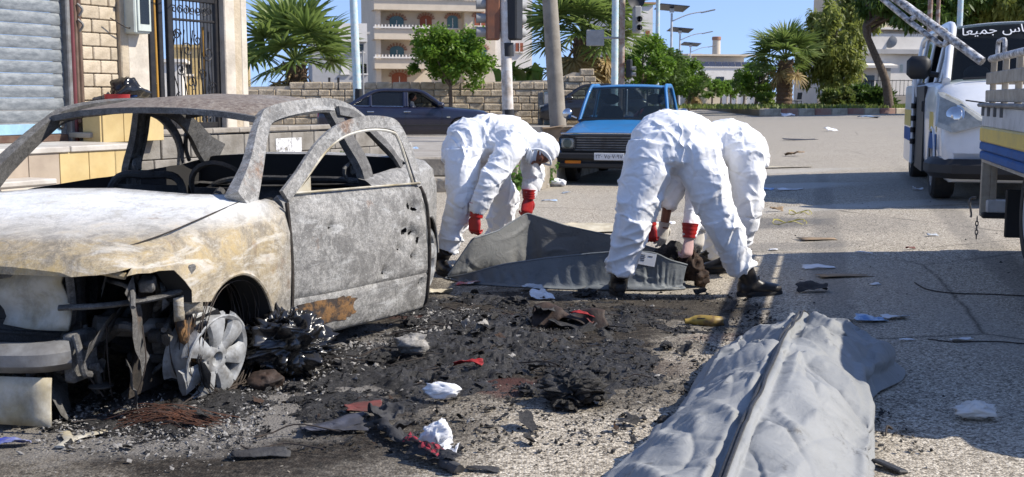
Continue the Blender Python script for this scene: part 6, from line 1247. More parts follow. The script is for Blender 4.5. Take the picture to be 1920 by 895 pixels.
# ---------------------------------------------------------------- shop front and gate on the left
FO = np.array([-4.4, 10.0]); Fe = np.array([.47, .883]); Fe /= np.linalg.norm(Fe); HF = math.atan2(Fe[1], Fe[0])
# local frame: x along the facade (away from us), -y outward to the street, z up
mk('stucco', (.60, .545, .46), .9, col2=(.52, .46, .375), scale=3, bump=.4, bscale=30, bdist=.01, dirt=.35); mk('stone_clad', (.60, .51, .38), .9, col2=(.47, .385, .27), scale=6, bump=.5, bscale=22, bdist=.02, rnd=.35, dirt=.25); mk('marble_yellow', (.60, .46, .22), .45, col2=(.50, .36, .15), scale=3, rnd=.25, dirt=.15); mk('marble_white', (.62, .58, .52), .4, col2=(.5, .46, .4), scale=4, rnd=.2, dirt=.25); mk('tan_panel', (.40, .33, .25), .6, col2=(.36, .29, .22), scale=4, dirt=.2)
n = NT('shutter_steel'); s_ = n.noise(3, 8, .7, co=n.mapping((2.5, 1, 7))); n.out(n.mix(n.ramp(s_, [(.4, 0), (.62, 1)]), (.12, .135, .145), (.235, .25, .255)), .55, .25); n.bump(n.noise(30, 4), .15, .004)
mk('iron_black', (.016, .016, .018), .5, .3, col2=(.03, .027, .025), scale=20, bump=.2); mk('rust_brown', (.10, .055, .038), .7, .2, col2=(.16, .11, .08), scale=8, dirt=.3); mk('gold_paint', (.42, .22, .03), .5); mk('box_grey', (.50, .54, .49), .5, col2=(.44, .48, .43), dirt=.2); mk('blue_plate', (.30, .50, .66), .5, dirt=.3); mk('pipe_green', (.05, .26, .17), .5); mk('red_plastic', (.42, .03, .04), .35); mk('jamb_red', (.15, .035, .04), .6, col2=(.1, .03, .03))
shop = thing('shop_building', 'cream shop front with a closed grey roller shutter and raised marble platform', 'building', (FO[0], FO[1], 0), HF)
def sb(name, c, d, mat, ch=.01, par=None): return MB().box(c, d, ch=ch).build(name, MAT[mat], par or shop)
ZP = .86
sb('platform', (-.95, -.48, ZP / 2 - .03), (3.2, .94, ZP - .06), 'tan_panel', 0)
x = -2.6
while x < .62:
    l = .30; sb('platform_tile', (min(x + l / 2, .52), -.955, .60), (l - .006, .02, .44), 'marble_yellow' if x > -.35 else 'tan_panel', .003); sb('platform_tile', (min(x + l / 2, .52), -.955, .19), (l - .006, .02, .36), 'marble_yellow' if x > -.35 else 'tan_panel', .003); x += l
for k in range(3): sb('platform_tile', (.665, -.80 + .3 * k, .42), (.02, .294, .80), 'marble_yellow', .003)
for k in range(4): sb('ledge_slab', (-2.1 + .80 * k, -.49, ZP - .015), (.792, .99, .05), 'marble_white', .008)
for k, (h, dd) in enumerate(((.62, .30), (.40, .62), (.19, .95))):
    sb('step', (-1.4, -.96 - dd / 2, h / 2), (1.75, dd, h - .03), 'stucco', .0); sb('step_tread', (-1.4, -.97 - dd / 2, h), (1.80, dd + .02, .045), 'marble_white', .01)
shu = thing('roller_shutter', None, None); shu.parent = shop
for k in range(17):
    z = ZP + .13 + k * .108; rows = []
    for u in (-1.6, .735): rows.append([(u, .02 - .010 * math.sin(math.pi * a) - .006 * (a < .2), z - .052 + .104 * a) for a in np.linspace(0, 1, 7)] + [(u, .035, z + .052), (u, .035, z - .052)])
    MB().loft(rows).build('shutter_slat', MAT['shutter_steel'], shu, True, 50)
sb('shutter_bottom_bar', (-.43, .01, ZP + .04), (2.33, .05, .07), 'rust_brown', .01); MB().box((-.1, -.012, ZP + .125), (1.5, .012, .09), ch=.003).build('shutter_plate', MAT['blue_plate'], shop)
b = MB(); b.lathe([(.03, -.01), (.042, 0), (.03, .01), (.02, 0), (.03, -.01)], 16, axis=(0, 1, 0), c=(.64, -.03, ZP + .16)); b.build('shutter_lock', MAT['iron_black'], shop, True)
sb('shutter_guide', (.76, -.01, ZP + 1.0), (.05, .08, 2.2), 'grey_steel'); sb('shutter_jamb', (.80, .0, ZP + 1.0), (.04, .12, 2.2), 'jamb_red')
for k in range(2): sb('window_jamb', (.845 + .055 * k, .0, ZP + 1.15), (.042, .10 - .02 * k, 1.9), 'rust_brown')
sb('window_sill', (.87, -.02, ZP + .2), (.13, .14, .06), 'rust_brown')
for k in range(2): MB().tube(catmull([(.855, -.06, ZP + 1.25 - .14 * k), (.885, -.09, ZP + 1.2 - .14 * k), (.87, -.06, ZP + 1.14 - .14 * k)], 10), .012, 6).build('bolt_handle', MAT['grey_steel'], shop, True)
sb('wall', (1.24, .16, 1.9), (.78, .26, 3.8), 'stucco', 0); z = ZP
while z < 2.75:
    h = .125; offs = 0 if int(round((z - ZP) / .125)) % 2 else .13; xx = .93
    for l in ((.22, .21) if offs == 0 else (.13, .21, .09)):
        if xx + l > 1.36: break
        q = MB(); q.box((0, 0, 0), (l - .008, .05, h - .008), ch=.008); q.build('stone_block', MAT['stone_clad'], shop, loc=(xx + l / 2, random.uniform(.005, .017), z + h / 2), rot=(0, random.uniform(-.006, .006), 0)); xx += l
    z += h
sb('parapet', (1.15, -.28, ZP + .17), (.75, .22, .34), 'stucco', 0)
for k in range(3): sb('parapet_tile', (.90 + .25 * k, -.395, ZP + .17), (.244, .02, .34), 'marble_yellow', .003)
sb('parapet_tile', (.768, -.28, ZP + .17), (.02, .22, .34), 'marble_yellow', .003)
sb('pilaster', (1.42, .05, 1.9), (.10, .20, 3.8), 'stone_clad', .01); sb('pilaster', (1.60, .09, 1.9), (.27, .26, 3.8), 'stucco', .01); sb('pilaster', (2.86, .09, 1.9), (.16, .34, 3.8), 'stucco', .01); sb('pilaster', (3.01, .12, 1.9), (.13, .34, 3.8), 'stone_clad', .01); sb('pilaster', (3.13, .14, 1.9), (.10, .36, 3.8), 'stucco', .01)
sb('lintel', (2.3, .12, 2.62), (1.2, .3, .34), 'stucco', .02); sb('lintel_underside', (2.3, .06, 2.43), (1.1, .26, .05), 'iron_black')
# plinth of concrete blocks and the low wall running on
lw = thing('low_wall', 'low grey concrete block wall with a smear of white paint behind the wreck', 'wall', (FO[0], FO[1], 0), HF); x = .72
while x < 5.3:
    l = .40
    for k in range(4): q = MB(); q.box((0, 0, 0), (l - .012, .22, .215), ch=.008); q.build('block', MAT['concrete_grey'], lw, loc=(x + l / 2 + (.1 if k % 2 else 0), -.16 + random.uniform(-.006, .006), .11 + .222 * k))
    q = MB(); q.box((0, 0, 0), (l - .004, .27, .05), ch=.008); q.build('coping', MAT['concrete'], lw, loc=(x + l / 2, -.16, .925)); x += l
n = NT('white_smear'); tr = n.N.new('ShaderNodeBsdfTransparent'); mx = n.N.new('ShaderNodeMixShader'); n.out((.62, .62, .62), .9); n.L.new(n.ramp(n.noise(9, 8, .7), [(.42, 0), (.52, 1)]), mx.inputs[0]); n.L.new(tr.outputs[0], mx.inputs[1]); n.L.new(n.b.outputs[0], mx.inputs[2]); n.L.new(mx.outputs[0], n.N['Material Output'].inputs[0])
MB().box((3.55, -.275, .66), (.45, .002, .32)).build('paint_smear', MAT['white_smear'], lw)
MB().tube(catmull([(.95, -.4, .2), (.95, -.42, .6), (1.0, -.42, .66), (1.12, -.42, .66), (1.18, -.42, .60), (1.18, -.4, .2)], 24), .018, 8).build('green_pipe', MAT['pipe_green'], None, True, 40, loc=(FO[0], FO[1], 0), rot=(0, 0, HF), label='bent green pipe in front of the low grey wall', cat='pipe')
# meter box
mbx = thing('meter_box', 'pale grey meter box with a glass door high on the cream pillar', 'box', (FO[0], FO[1], 0), HF)
MB().box((1.52, -.11, 2.06), (.20, .15, .38), ch=.012).build('case', MAT['box_grey'], mbx); MB().box((1.535, -.192, 2.06), (.17, .015, .34), ch=.006).build('door', MAT['box_grey'], mbx); MB().box((1.535, -.2015, 2.08), (.115, .004, .24)).build('glass', MAT['glass_tint'], mbx); MB().box((1.52, -.115, 2.265), (.24, .18, .02)).build('cap', MAT['grey_steel'], mbx)
# iron gate
gate = thing('iron_gate', 'black wrought iron gate with scrolls between cream pillars', 'gate', (FO[0], FO[1], 0), HF)
gx0, gx1, gz0, gz1, gy = 2.07, 2.76, .95, 2.30, .02
for nm, c, d in (('gate_stile', (gx0, gy, 1.62), (.07, .05, 1.36)), ('gate_stile', (gx1, gy, 1.62), (.07, .05, 1.36)), ('gate_rail', (2.415, gy, 2.27), (.62, .045, .06)), ('gate_rail', (2.415, gy, .98), (.62, .045, .06)), ('gate_rail', (2.415, gy, 2.05), (.62, .03, .025)), ('gate_post', (1.80, .0, 1.7), (.07, .05, 1.6)), ('gate_post', (1.96, .04, 1.7), (.06, .05, 1.6)), ('gate_post', (1.90, .10, 1.7), (.03, .05, 1.6)), ('gate_post', (2.02, .12, 1.7), (.04, .05, 1.6))): MB().box(c, d, ch=.006).build(nm, MAT['iron_black'], gate)
MB().cyl((1.87, .0, .9), (1.855, .0, 2.3), .016).build('gold_bar', MAT['gold_paint'], gate, True); MB().cyl((2.66, .1, .95), (2.64, .1, 2.0), .011).build('gold_bar', MAT['gold_paint'], gate, True)
for k in range(12): x = gx0 + .055 + k * .05; MB().cyl((x, gy, 1.0), (x, gy, 2.25), .0065, n=6).build('gate_bar', MAT['iron_black'], gate)
def spiral(c, r, turns, sgn, a0): a = np.linspace(0, turns * 2 * math.pi, 26); rr = r * (1 - .75 * a / a[-1]); return np.stack([c[0] + sgn * rr * np.cos(a + a0), np.full(26, c[1]), c[2] + rr * np.sin(a + a0)], 1)
scr = [(2.16, 1.9, .06, 1), (2.30, 1.75, .07, -1), (2.45, 1.85, .06, 1), (2.60, 1.72, .085, 1), (2.2, 1.55, .06, -1), (2.35, 1.42, .075, 1), (2.52, 1.50, .065, -1), (2.65, 1.35, .08, 1), (2.18, 1.25, .07, 1), (2.42, 1.18, .08, -1), (2.58, 1.10, .06, 1), (2.28, 1.06, .05, -1)] + [(2.13 + .085 * k, 2.15, .045, 1 if k % 2 else -1) for k in range(7)]
for i, (x, z, r, sg) in enumerate(scr): MB().tube(spiral((x, gy - .02, z), r, 1.4, sg, i), .0065, 5).build('scroll', MAT['iron_black'], gate, True)
for i in range(5): MB().tube(catmull([(2.1 + .13 * i, gy - .015, 1.02), (2.16 + .12 * i, gy - .02, 1.3), (2.08 + .13 * i, gy - .02, 1.6), (2.15 + .12 * i, gy - .015, 1.95)], 18), .006, 5).build('scroll', MAT['iron_black'], gate, True)
MB().tube(spiral((1.70, .3, 1.75), .06, 1.3, 1, 0), .007, 5).build('scroll', MAT['iron_black'], gate, True); MB().tube(spiral((1.72, .3, 1.1), .07, 1.3, -1, 2), .007, 5).build('scroll', MAT['iron_black'], gate, True)
for i, (a, c, d) in enumerate((((.9, -.12, 2.55), (1.3, -.14, 2.44), (1.75, -.12, 2.52)), ((1.7, -.14, 2.30), (2.0, -.18, 2.36), (2.5, -.15, 2.62)), ((1.75, -.12, 2.42), (2.05, -.2, 2.30), (2.4, -.16, 2.58)), ((1.2, -.1, 2.0), (1.42, -.12, 1.92), (1.5, -.1, 2.1)))):
    MB().tube(catmull([a, c, d], 16), .006, 5).build('cable', MAT['dark_wire'], None, True, loc=(FO[0], FO[1], 0), rot=(0, 0, HF), label=('drooping black cable above the stone cladding', 'black cable rising over the iron gate', 'black cable sagging across the gate lintel', 'short cable below the meter box')[i], cat='cable')
# things standing on the parapet
def FL(p): return Vector((FO[0] + Fe[0] * p[0] - Fe[1] * p[1], FO[1] + Fe[1] * p[0] + Fe[0] * p[1], p[2]))
b = MB(); b.lathe([(.001, 0), (.085, 0), (.11, .035), (.115, .085), (.12, .09), (.108, .085), (.1, .04), (.001, .02)], 28); v = np.vstack(b.v); b.build('red_bowl', MAT['red_plastic'], None, True, 50, loc=FL((1.02, -.34, ZP + .345)), label='upside down red plastic bowl on the yellow parapet', cat='bowl')
crumple('rubbish_bag', FL((1.22, -.27, ZP + .345)), .13, 'plastic_black', 201, 'black rubbish bag with blue wrapping on the yellow parapet', 'bag', (1.2, 1, .85), .4, 26); crumple('blue_wrap', FL((1.19, -.36, ZP + .385)), .05, 'stripe_blue', 202, 'blue wrapper pressed against the black rubbish bag', 'wrapper', (1, .8, .7), .4, 18)
# chequer plate ramp on the steps
b = MB(); b.box((0, 0, 0), (.5, .32, .012)); 
rp_ = thing('ramp_plate', 'dark chequer plate leaning on the shop steps', 'plate', FL((-1.35, -1.5, .52))); rp_.rotation_euler = (R(32), 0, HF); b.build('plate', MAT['iron_black'], rp_)
b = MB()
for i in range(10):
    for j in range(6): b.box((-.22 + .049 * i, -.13 + .052 * j, .009), (.035, .008, .006), rotm(0, 0, .78 if (i + j) % 2 else -.78))
b.build('tread_studs', MAT['grey_steel'], rp_, kind='stuff')

# planter slab with weeds where the low wall ends
def leaf_mat(name, c1, c2, c3, trans=.35):
    n = NT(name); r = n.islandrnd(); c = n.mix(r, c1, c2); c = n.mix(n.ramp(n.noise(1.7, 4, co=n.pos()), [(.45, 0), (.7, 1)]), c, c3); n.out(c, .5, 0, .35)
    tl = n.N.new('ShaderNodeBsdfTranslucent'); n.link(n.mix(.5, c, tuple(min(1, x * 1.8) for x in c1)), tl.inputs[0]); mx = n.N.new('ShaderNodeMixShader'); mx.inputs[0].default_value = trans; n.L.new(n.b.outputs[0], mx.inputs[1]); n.L.new(tl.outputs[0], mx.inputs[2]); n.L.new(mx.outputs[0], n.N['Material Output'].inputs[0]); return n.m
leaf_mat('leaf_weed', (.07, .16, .02), (.13, .24, .04), (.05, .10, .02)); mk('bark', (.09, .065, .045), .95, col2=(.16, .125, .095), scale=9, bump=.8, bscale=14, bdist=.04)
def leaves(cent, size, seed, droop=0.0, long=1.8, spread=1.0):
    """one folded leaf (two quads) at each point of cent (n,3)"""
    rg = np.random.default_rng(seed); n_ = len(cent); a = rg.uniform(0, 6.28, n_); el = rg.normal(0, .6 * spread, n_) - droop; s = size * rg.uniform(.6, 1.25, n_)
    d = np.stack([np.cos(a) * np.cos(el), np.sin(a) * np.cos(el), np.sin(el)], 1); w_ = np.stack([-np.sin(a), np.cos(a), np.zeros(n_)], 1); ro = rg.uniform(-1.1, 1.1, n_)[:, None]; up = np.cross(d, w_); w_ = w_ * np.cos(ro) + up * np.sin(ro); up = np.cross(d, w_)
    L = (s * long)[:, None]; Wd = (s * .5)[:, None]; c = np.asarray(cent); v = np.stack([c, c + d * L * .5 + w_ * Wd + up * Wd * .3, c + d * L, c + d * L * .5 - w_ * Wd + up * Wd * .3], 1).reshape(-1, 3)
    i = np.arange(n_)[:, None] * 4; f = np.concatenate([i + np.array([[0, 1, 2]]), i + np.array([[0, 2, 3]])], 1).reshape(-1, 3); m = MB(); m.v = [v]; m.f = f.tolist(); m.mi = [0] * len(f); m.n = len(v); return m
def fast_build(m, name, mat, parent, **k):
    me = bpy.data.meshes.new(name); v = np.vstack(m.v); f = np.asarray(m.f); me.vertices.add(len(v)); me.vertices.foreach_set('co', v.ravel()); nl = f.shape[1]; me.loops.add(f.size); me.loops.foreach_set('vertex_index', f.ravel()); me.polygons.add(len(f)); me.polygons.foreach_set('loop_start', np.arange(0, f.size, nl)); me.update(calc_edges=True); me.materials.append(MAT[mat]); return link(name, me, parent, **k)
def weed(loc, h, n_, seed, label, mat='leaf_weed', group=None):
    rg = np.random.default_rng(seed); t = thing('weed', label, 'plant', loc, 0, group); b = MB(); pts = []
    for k in range(max(3, n_ // 12)):
        a = rg.uniform(0, 6.28); l = h * rg.uniform(.5, 1); p = catmull([(0, 0, 0), (.15 * l * math.cos(a), .15 * l * math.sin(a), l * .6), (.45 * l * math.cos(a), .45 * l * math.sin(a), l)], 8); b.tube(p, h * .012, 4); pts += [p[i] for i in rg.integers(2, 8, 12)]
    b.build('stem', MAT[mat], t); fast_build(leaves(np.array(pts) + rg.normal(0, h * .05, (len(pts), 3)), h * .12, seed), 'leaf_cluster', mat, t, kind='stuff'); return t
slab = P(655, 292, 13.6); b = MB(); b.box((0, 0, 0), (.9, .9, .16), rotm(0, 0, HF), ch=.02); b.build('stone_slab', MAT['kerb_stone'], None, loc=(slab.x + .05, slab.y + .4, .35), label='cracked pale stone slab seen through the rear window of the wreck', cat='slab'); MB().box((0, 0, 0), (.8, .8, .3), rotm(0, 0, HF)).build('slab_base', MAT['concrete_grey'], None, loc=(slab.x + .05, slab.y + .4, .13), label='rough concrete base below the cracked stone slab', cat='slab')
for i, (px, py, Y) in enumerate(((632, 262, 14.2), (660, 268, 14.0), (640, 280, 13.8))): p_ = P(px, py, Y); weed((p_.x, p_.y, .43), .22, 40, 300 + i, ('green weed left of the slab behind the wreck', 'green weed on the far edge of the slab', 'small weed on the near edge of the slab')[i])
p_ = P(968, 330, 15.3); weed((p_.x, p_.y, .0), .45, 90, 310, 'leafy weed at the kerb beside the masked worker'); p_ = P(1030, 322, 16.6); weed((p_.x, p_.y, 0), .35, 70, 311, 'leafy weed between the kerb and the pickup'); p_ = P(850, 330, 15.6); weed((p_.x, p_.y, .2), .18, 30, 312, 'small weed in the kerb stones left of the masked worker')
o = MB().box((0, 0, 0), (.05, .03, .9), ch=.005).build('wood_batten', MAT['rust_brown'], None, loc=(slab.x + .15, slab.y - .2, .45), rot=(.2, R(-48), HF), label='brown wooden batten leaning behind the rear seat of the wreck', cat='batten')
# cardboard box by the pole, bits on the pavement
cb = thing('cardboard_box', 'brown cardboard box with printed letters beside the concrete pole', 'box', (P(1057, 250, 22.5).x, 22.5, .43), R(4)); k_ = .86
MB().box((0, 0, .14), (k_, .42, .28), ch=.006).build('carton', MAT['card'], cb); MB().box((-.21, -.05, .285), (.42, .42, .006), rotm(0, R(-8), 0)).build('flap', MAT['card'], cb); MB().box((.22, -.05, .285), (.42, .42, .006), rotm(0, R(6), 0)).build('flap', MAT['card'], cb); MB().box((-.415 - .02, 0, .13), (.004, .36, .2)).build('side_print', MAT['tan_panel'], cb); text('STAR', .17, 'rust_brown', cb, frame4((1, 0, 0), (0, 0, 1), (.1, -.2125, .16)), 'printed_letters')
sheet('litter_scrap', P(770, 277, 19.0), .22, .12, .05, 'blue_print', 401, 'small blue and red scrap on the pavement behind the wreck', 'litter', .2, n=8).location.z = .42
sheet('litter_scrap', P(1008, 250, 20.5), .4, .2, .12, 'cloth_slate', 402, 'dark rag on the pavement left of the cardboard box', 'litter', .1, n=8).location.z = .42

# ---------------------------------------------------------------- trees, poles and buildings behind
leaf_mat('leaf_green', (.10, .19, .02), (.20, .30, .04), (.07, .13, .015), .4); leaf_mat('leaf_dark', (.06, .11, .02), (.11, .17, .03), (.045, .08, .015), .35); leaf_mat('leaf_feather', (.20, .23, .05), (.32, .34, .09), (.12, .15, .035), .45); leaf_mat('leaf_palm', (.13, .19, .045), (.22, .27, .08), (.10, .14, .03), .4); leaf_mat('leaf_dry', (.30, .21, .08), (.40, .30, .12), (.20, .13, .05), .3); leaf_mat('leaf_banana', (.13, .22, .03), (.20, .30, .06), (.26, .24, .08), .4); leaf_mat('grass', (.12, .17, .03), (.2, .23, .06), (.16, .15, .06), .3)
mk('palm_trunk', (.10, .065, .04), .95, col2=(.17, .11, .065), scale=12, bump=.9, bscale=10, bdist=.06); mk('fibre', (.13, .085, .05), .95, col2=(.2, .14, .08), scale=14, bump=.8, bscale=12, bdist=.05)
def crown_points(c, r, n_, clumps, seed, shell=.55):
    rg = np.random.default_rng(seed); d = rg.normal(size=(clumps, 3)); d /= np.linalg.norm(d, axis=1)[:, None]; rad = rg.uniform(shell, 1.0, clumps)[:, None]; cc = d * rad; k = rg.integers(0, clumps, n_); q = rg.normal(size=(n_, 3)); q /= np.linalg.norm(q, axis=1)[:, None]; cr = rg.uniform(.13, .27, clumps)
    p = cc[k] + q * (cr[k] * rg.uniform(.5, 1.0, n_) )[:, None] + rg.normal(0, .02, (n_, 3)); return np.asarray(c) + p * np.asarray(r)
def tree(name, label, base, c, r, n_, clumps, leaf, lsize, seed, mat='leaf_green', trunk_r=.08, lean=(0, 0), group=None, cat='tree', limbs=6, shell=.55, trunk_pts=None, droop=0.0, long=1.8):
    base = V3(base); t = thing(name, label, cat, base, 0, group); c = V3(c) - base; r = V3(r); rg = np.random.default_rng(seed); b = MB(); top = c + V3((0, 0, r[2] * .2))
    pts = trunk_pts or [(0, 0, -.05), (lean[0] * .5 + .04, lean[1] * .5, c[2] * .4), (c[0], c[1], c[2] - r[2] * .45), tuple(top)]; pts = catmull(pts, 16); b.tube(pts, np.linspace(trunk_r, trunk_r * .35, 16), 10)
    for k in range(limbs):
        a = 6.28 * k / limbs + rg.uniform(-.4, .4); p0 = pts[rg.integers(7, 13)]; e = c + r * V3((math.cos(a) * .65, math.sin(a) * .65, rg.uniform(-.2, .6))); b.tube(catmull([p0, (p0 + e) / 2 + V3((0, 0, -.08 * r[2])), e], 9), np.linspace(trunk_r * .45, trunk_r * .1, 9), 6)
    b.build('trunk', MAT['bark'], t, True, 60); P_ = crown_points(c, r, n_, clumps, seed, shell); P_ = P_[P_[:, 2] > .15]; fast_build(leaves(P_, lsize, seed + 1, droop, long), 'crown', mat, t, kind='stuff'); return t
def fan_frond(seed, n_=26, R_=1.0, fold=.35, dry=False):
    """fan leaf on a stalk: stalk along +x, blade of n_ split segments"""
    rg = np.random.default_rng(seed); b = MB(); b.tube(catmull([(0, 0, 0), (.5, 0, .10), (1.0, 0, .02)], 8), np.linspace(.028, .014, 8), 6)
    for k in range(n_):
        a = R(-125) + R(250) * k / (n_ - 1); L = R_ * (.62 + .38 * math.cos(a * .6)) * rg.uniform(.9, 1.08); d = np.array([math.cos(a), math.sin(a), 0]); w_ = np.array([-d[1], d[0], 0]); o_ = np.array([1.0, 0, .02]); dr = rg.uniform(.15, .5) * (1.6 if dry else 1)
        l = []
        for u, wd in ((0, .008), (.35, .045), (.65, .04), (.88, .016), (1, .002)): c_ = o_ + d * L * u + np.array([0, 0, -dr * u ** 2.4 * L * .55 + .05 * (k % 2)]); l.append((c_ - w_ * wd, c_ + np.array([0, 0, .03 * (1 - u)]), c_ + w_ * wd))
        b.grid(l)
    return b
FAN = [fan_frond(s).mesh('frond', MAT['leaf_palm']) for s in (1, 2, 3)]; FAND = [fan_frond(s, 20, .95, dry=True).mesh('frond', MAT['leaf_dry']) for s in (7, 8)]
def palm(label, base, height, size, n_green, n_dry, seed, trunk_r=.22, skirt=True):
    t = thing('palm_tree', label, 'palm', base); rg = np.random.default_rng(seed); b = MB(); k = 24; zz_ = np.linspace(-.1, height, k); b.tube([(0.02 * math.sin(z), 0, z) for z in zz_], trunk_r * (1 + .10 * (np.arange(k) % 2)) * np.linspace(1.1, .9, k), 14); b.build('trunk', MAT['palm_trunk'], t, True, 30)
    b = MB()
    for i in range(70): a = rg.uniform(0, 6.28); z = height * rg.uniform(.55, 1.02); rr = trunk_r * 1.02; b.tube([(rr * math.cos(a), rr * math.sin(a), z), ((rr + .10) * math.cos(a), (rr + .10) * math.sin(a), z + .12)], [.045, .015], 5)
    b.build('leaf_bases', MAT['fibre'], t, kind='stuff')
    for i in range(n_green + n_dry):
        dry = i >= n_green; a = i * 2.399 + rg.uniform(-.2, .2); f = (i / max(1, n_green - 1)) if not dry else 1; el = R(78 - 88 * f + rg.uniform(-8, 8)) if not dry else R(rg.uniform(-75, -35))
        o = link('frond', (FAND[i % 2] if dry else FAN[i % 3]), t, (0, 0, height + (.08 if not dry else -.12)), (rg.uniform(-.5, .5), -el, a)); s = size * rg.uniform(.85, 1.12) * (.8 if dry else 1); o.scale = (s, s, s)
    return t
# left: fan palm behind the wall, a second behind the pole
pb = P(556, 178, 46.5); palm('broad fan palm with yellowing lower leaves left of the apartment block', (pb.x, pb.y, 0), 2.6, 1.6, 24, 14, 1, .42)
pb = P(1078, 178, 47.5); palm('tall shaggy fan palm behind the concrete pole', (pb.x + .35, pb.y, 0), 3.7, 1.6, 32, 20, 2, .45)
bt = P(843, 195, 43.2); c_ = P(843, 104, 43.2); tree('street_tree', 'round green tree in front of the stone wall', (bt.x, bt.y, .3), c_, (1.66, 1.5, 1.32), 10500, 62, None, .10, 11, trunk_r=.085, shell=.35)
# banana-like plants over the wall
t = thing('banana_plant', 'clump of broad-leaved plants showing above the stone wall', 'plant', (P(965, 150, 46).x, 46.3, 0)); rg = np.random.default_rng(4)
for k in range(22):
    a = rg.uniform(0, 6.28); L = rg.uniform(.9, 1.6); x0 = rg.uniform(-1.0, 1.0); pth = catmull([(x0, 0, 1.5), (x0 + .2 * math.cos(a), .2 * math.sin(a), 2.2 + rg.uniform(0, .3)), (x0 + .75 * L * math.cos(a), .5 * math.sin(a), 2.35 + rg.uniform(-.2, .45))], 9); wd = .16 * np.sin(np.linspace(.15, 3.0, 9)); sd = np.array([-math.sin(a), math.cos(a), .2])
    MB().grid([[p - sd * w_, p + V3((0, 0, -.03)), p + sd * w_] for p, w_ in zip(pth, wd)]).build('leaf', MAT['leaf_banana'], t, True, None)
for k in range(5): MB().cyl((-.9 + .45 * k, 0, 0), (-.85 + .45 * k, 0, 1.7), .07, .04).build('stem', MAT['leaf_banana'], t, True)
# stone wall
mk('wall_stone', (.56, .47, .345), .92, col2=(.40, .32, .22), scale=4, bump=.7, bscale=9, bdist=.05, rnd=.28, dirt=.3); mk('mortar', (.46, .40, .31), .95, bump=.4)
sw_ = thing('stone_wall', 'weathered wall of squared tan stones behind the parked cars', 'wall', (0, 44.6, 0), R(7)); x0, x1 = P(440, 200, 44.6).x, P(1112, 200, 44.6).x; L_ = x1 - x0
def wall_top(x): return float(np.interp(x, [x0, x0 + L_ * .5, x0 + L_ * .8, x0 + L_ * .93, x0 + L_ * .935, x1], [1.75, 1.85, 2.0, 2.05, 2.35, 2.30]))
MB().grid([[(x, .2, z * wall_top(x)) for z in (0, .97)] for x in np.linspace(x0, x1, 20)]).build('wall_back', MAT['mortar'], sw_); MB().grid([[(x, .02, z * wall_top(x)) for z in (0, .965)] for x in np.linspace(x0, x1, 20)]).build('wall_core', MAT['mortar'], sw_); nst = 0; z = .3
rows_ = []; stones = []
while z < 2.4:
    h = random.uniform(.22, .30); x = x0 + random.uniform(-.2, 0)
    while x < x1:
        l = random.uniform(.34, .68)
        if z + h * .6 < wall_top(x) and z > .25: stones.append((x + l / 2, z + h / 2, l, h))
        x += l
    z += h
for (x, z, l, h) in stones: q = MB(); q.box((0, 0, 0), (l - .014, .16, (h - .012) * random.uniform(.9, 1.0)), ch=.03); q.build('stone', MAT['wall_stone'], sw_, loc=(x, .01 + random.uniform(-.03, .03), z), rot=(random.uniform(-.03, .03), random.uniform(-.03, .03), random.uniform(-.03, .03)))
for k in range(2): MB().box((P(1010 + 28 * k, 200, 44.3).x, -.35, .85), (.4, .3, 1.1), ch=.02).build('cabinet', MAT['box_grey'], sw_) if False else None
cbn = thing('utility_cabinet', 'pale utility cabinet standing against the stone wall', 'cabinet', (P(1030, 200, 44).x, 44.0, .3)); MB().box((0, 0, .62), (.42, .3, 1.24), ch=.02).build('case', MAT['box_grey'], cbn); MB().box((-.33, .02, .6), (.2, .3, 1.2), ch=.02).build('side_case', MAT['concrete_grey'], cbn); MB().box((0, -.155, .62), (.36, .012, 1.1)).build('door', MAT['marble_white'], cbn); MB().box((0, 0, 1.26), (.5, .36, .04)).build('cap', MAT['concrete_grey'], cbn)
for i, px in enumerate((618, 635)): bp = P(px, 180, 43.8); MB().cyl((0, 0, 0), (0, 0, 1.75), .045).build('iron_post', MAT['iron_black'], None, True, loc=(bp.x, bp.y, .3), label=('thin black post before the stone wall, left of the pair', 'thin black post before the stone wall, right of the pair')[i], cat='post')
# poles
def pole(name, label, cat, px, Y, r0, r1, ztop, mat, z0=0.0, lean=0.0, bands=None):
    p = P(px, 186, Y); t = thing(name, label, cat, (p.x, Y, z0)); pts = np.array([(lean * u, 0, (ztop - z0) * u) for u in np.linspace(0, 1, 14)]); MB().tube(pts, np.linspace(r0, r1, 14), 16).build('shaft', MAT[mat], t, True, 60); return t
mk('pole_concrete', (.30, .27, .22), .9, col2=(.24, .21, .17), scale=2, bump=.4, bscale=20, dirt=.5); mk('pole_bluewhite', (.40, .58, .64), .55, col2=(.62, .63, .60), scale=7, dirt=.3); mk('pole_whiteblack', (.66, .65, .62), .55, col2=(.5, .42, .34), scale=5, dirt=.6); mk('pole_rust', (.22, .12, .08), .8, col2=(.40, .36, .31), scale=6); mk('signal_brown', (.23, .09, .045), .6, col2=(.17, .07, .04), dirt=.3); mk('signal_dark', (.02, .022, .025), .6); mk('signal_grey', (.30, .30, .29), .6)
pole('utility_pole', 'thick tapering concrete pole beside the cardboard box', 'pole', 1049, 22.9, .165, .13, 6, 'pole_concrete', .4, -.40)
t = pole('utility_pole', 'blue and white flaking pole behind the navy saloon', 'pole', 672, 40.5, .15, .12, 7.5, 'pole_bluewhite', .3, -.2); MB().cyl((0, 0, 0), (0, 0, 1.3), .165).build('painted_base', MAT['signal_dark'], t, True); MB().cyl((.2, -.2, 0), (.2, -.2, 2.6), .03).build('conduit', MAT['signal_grey'], t, True)
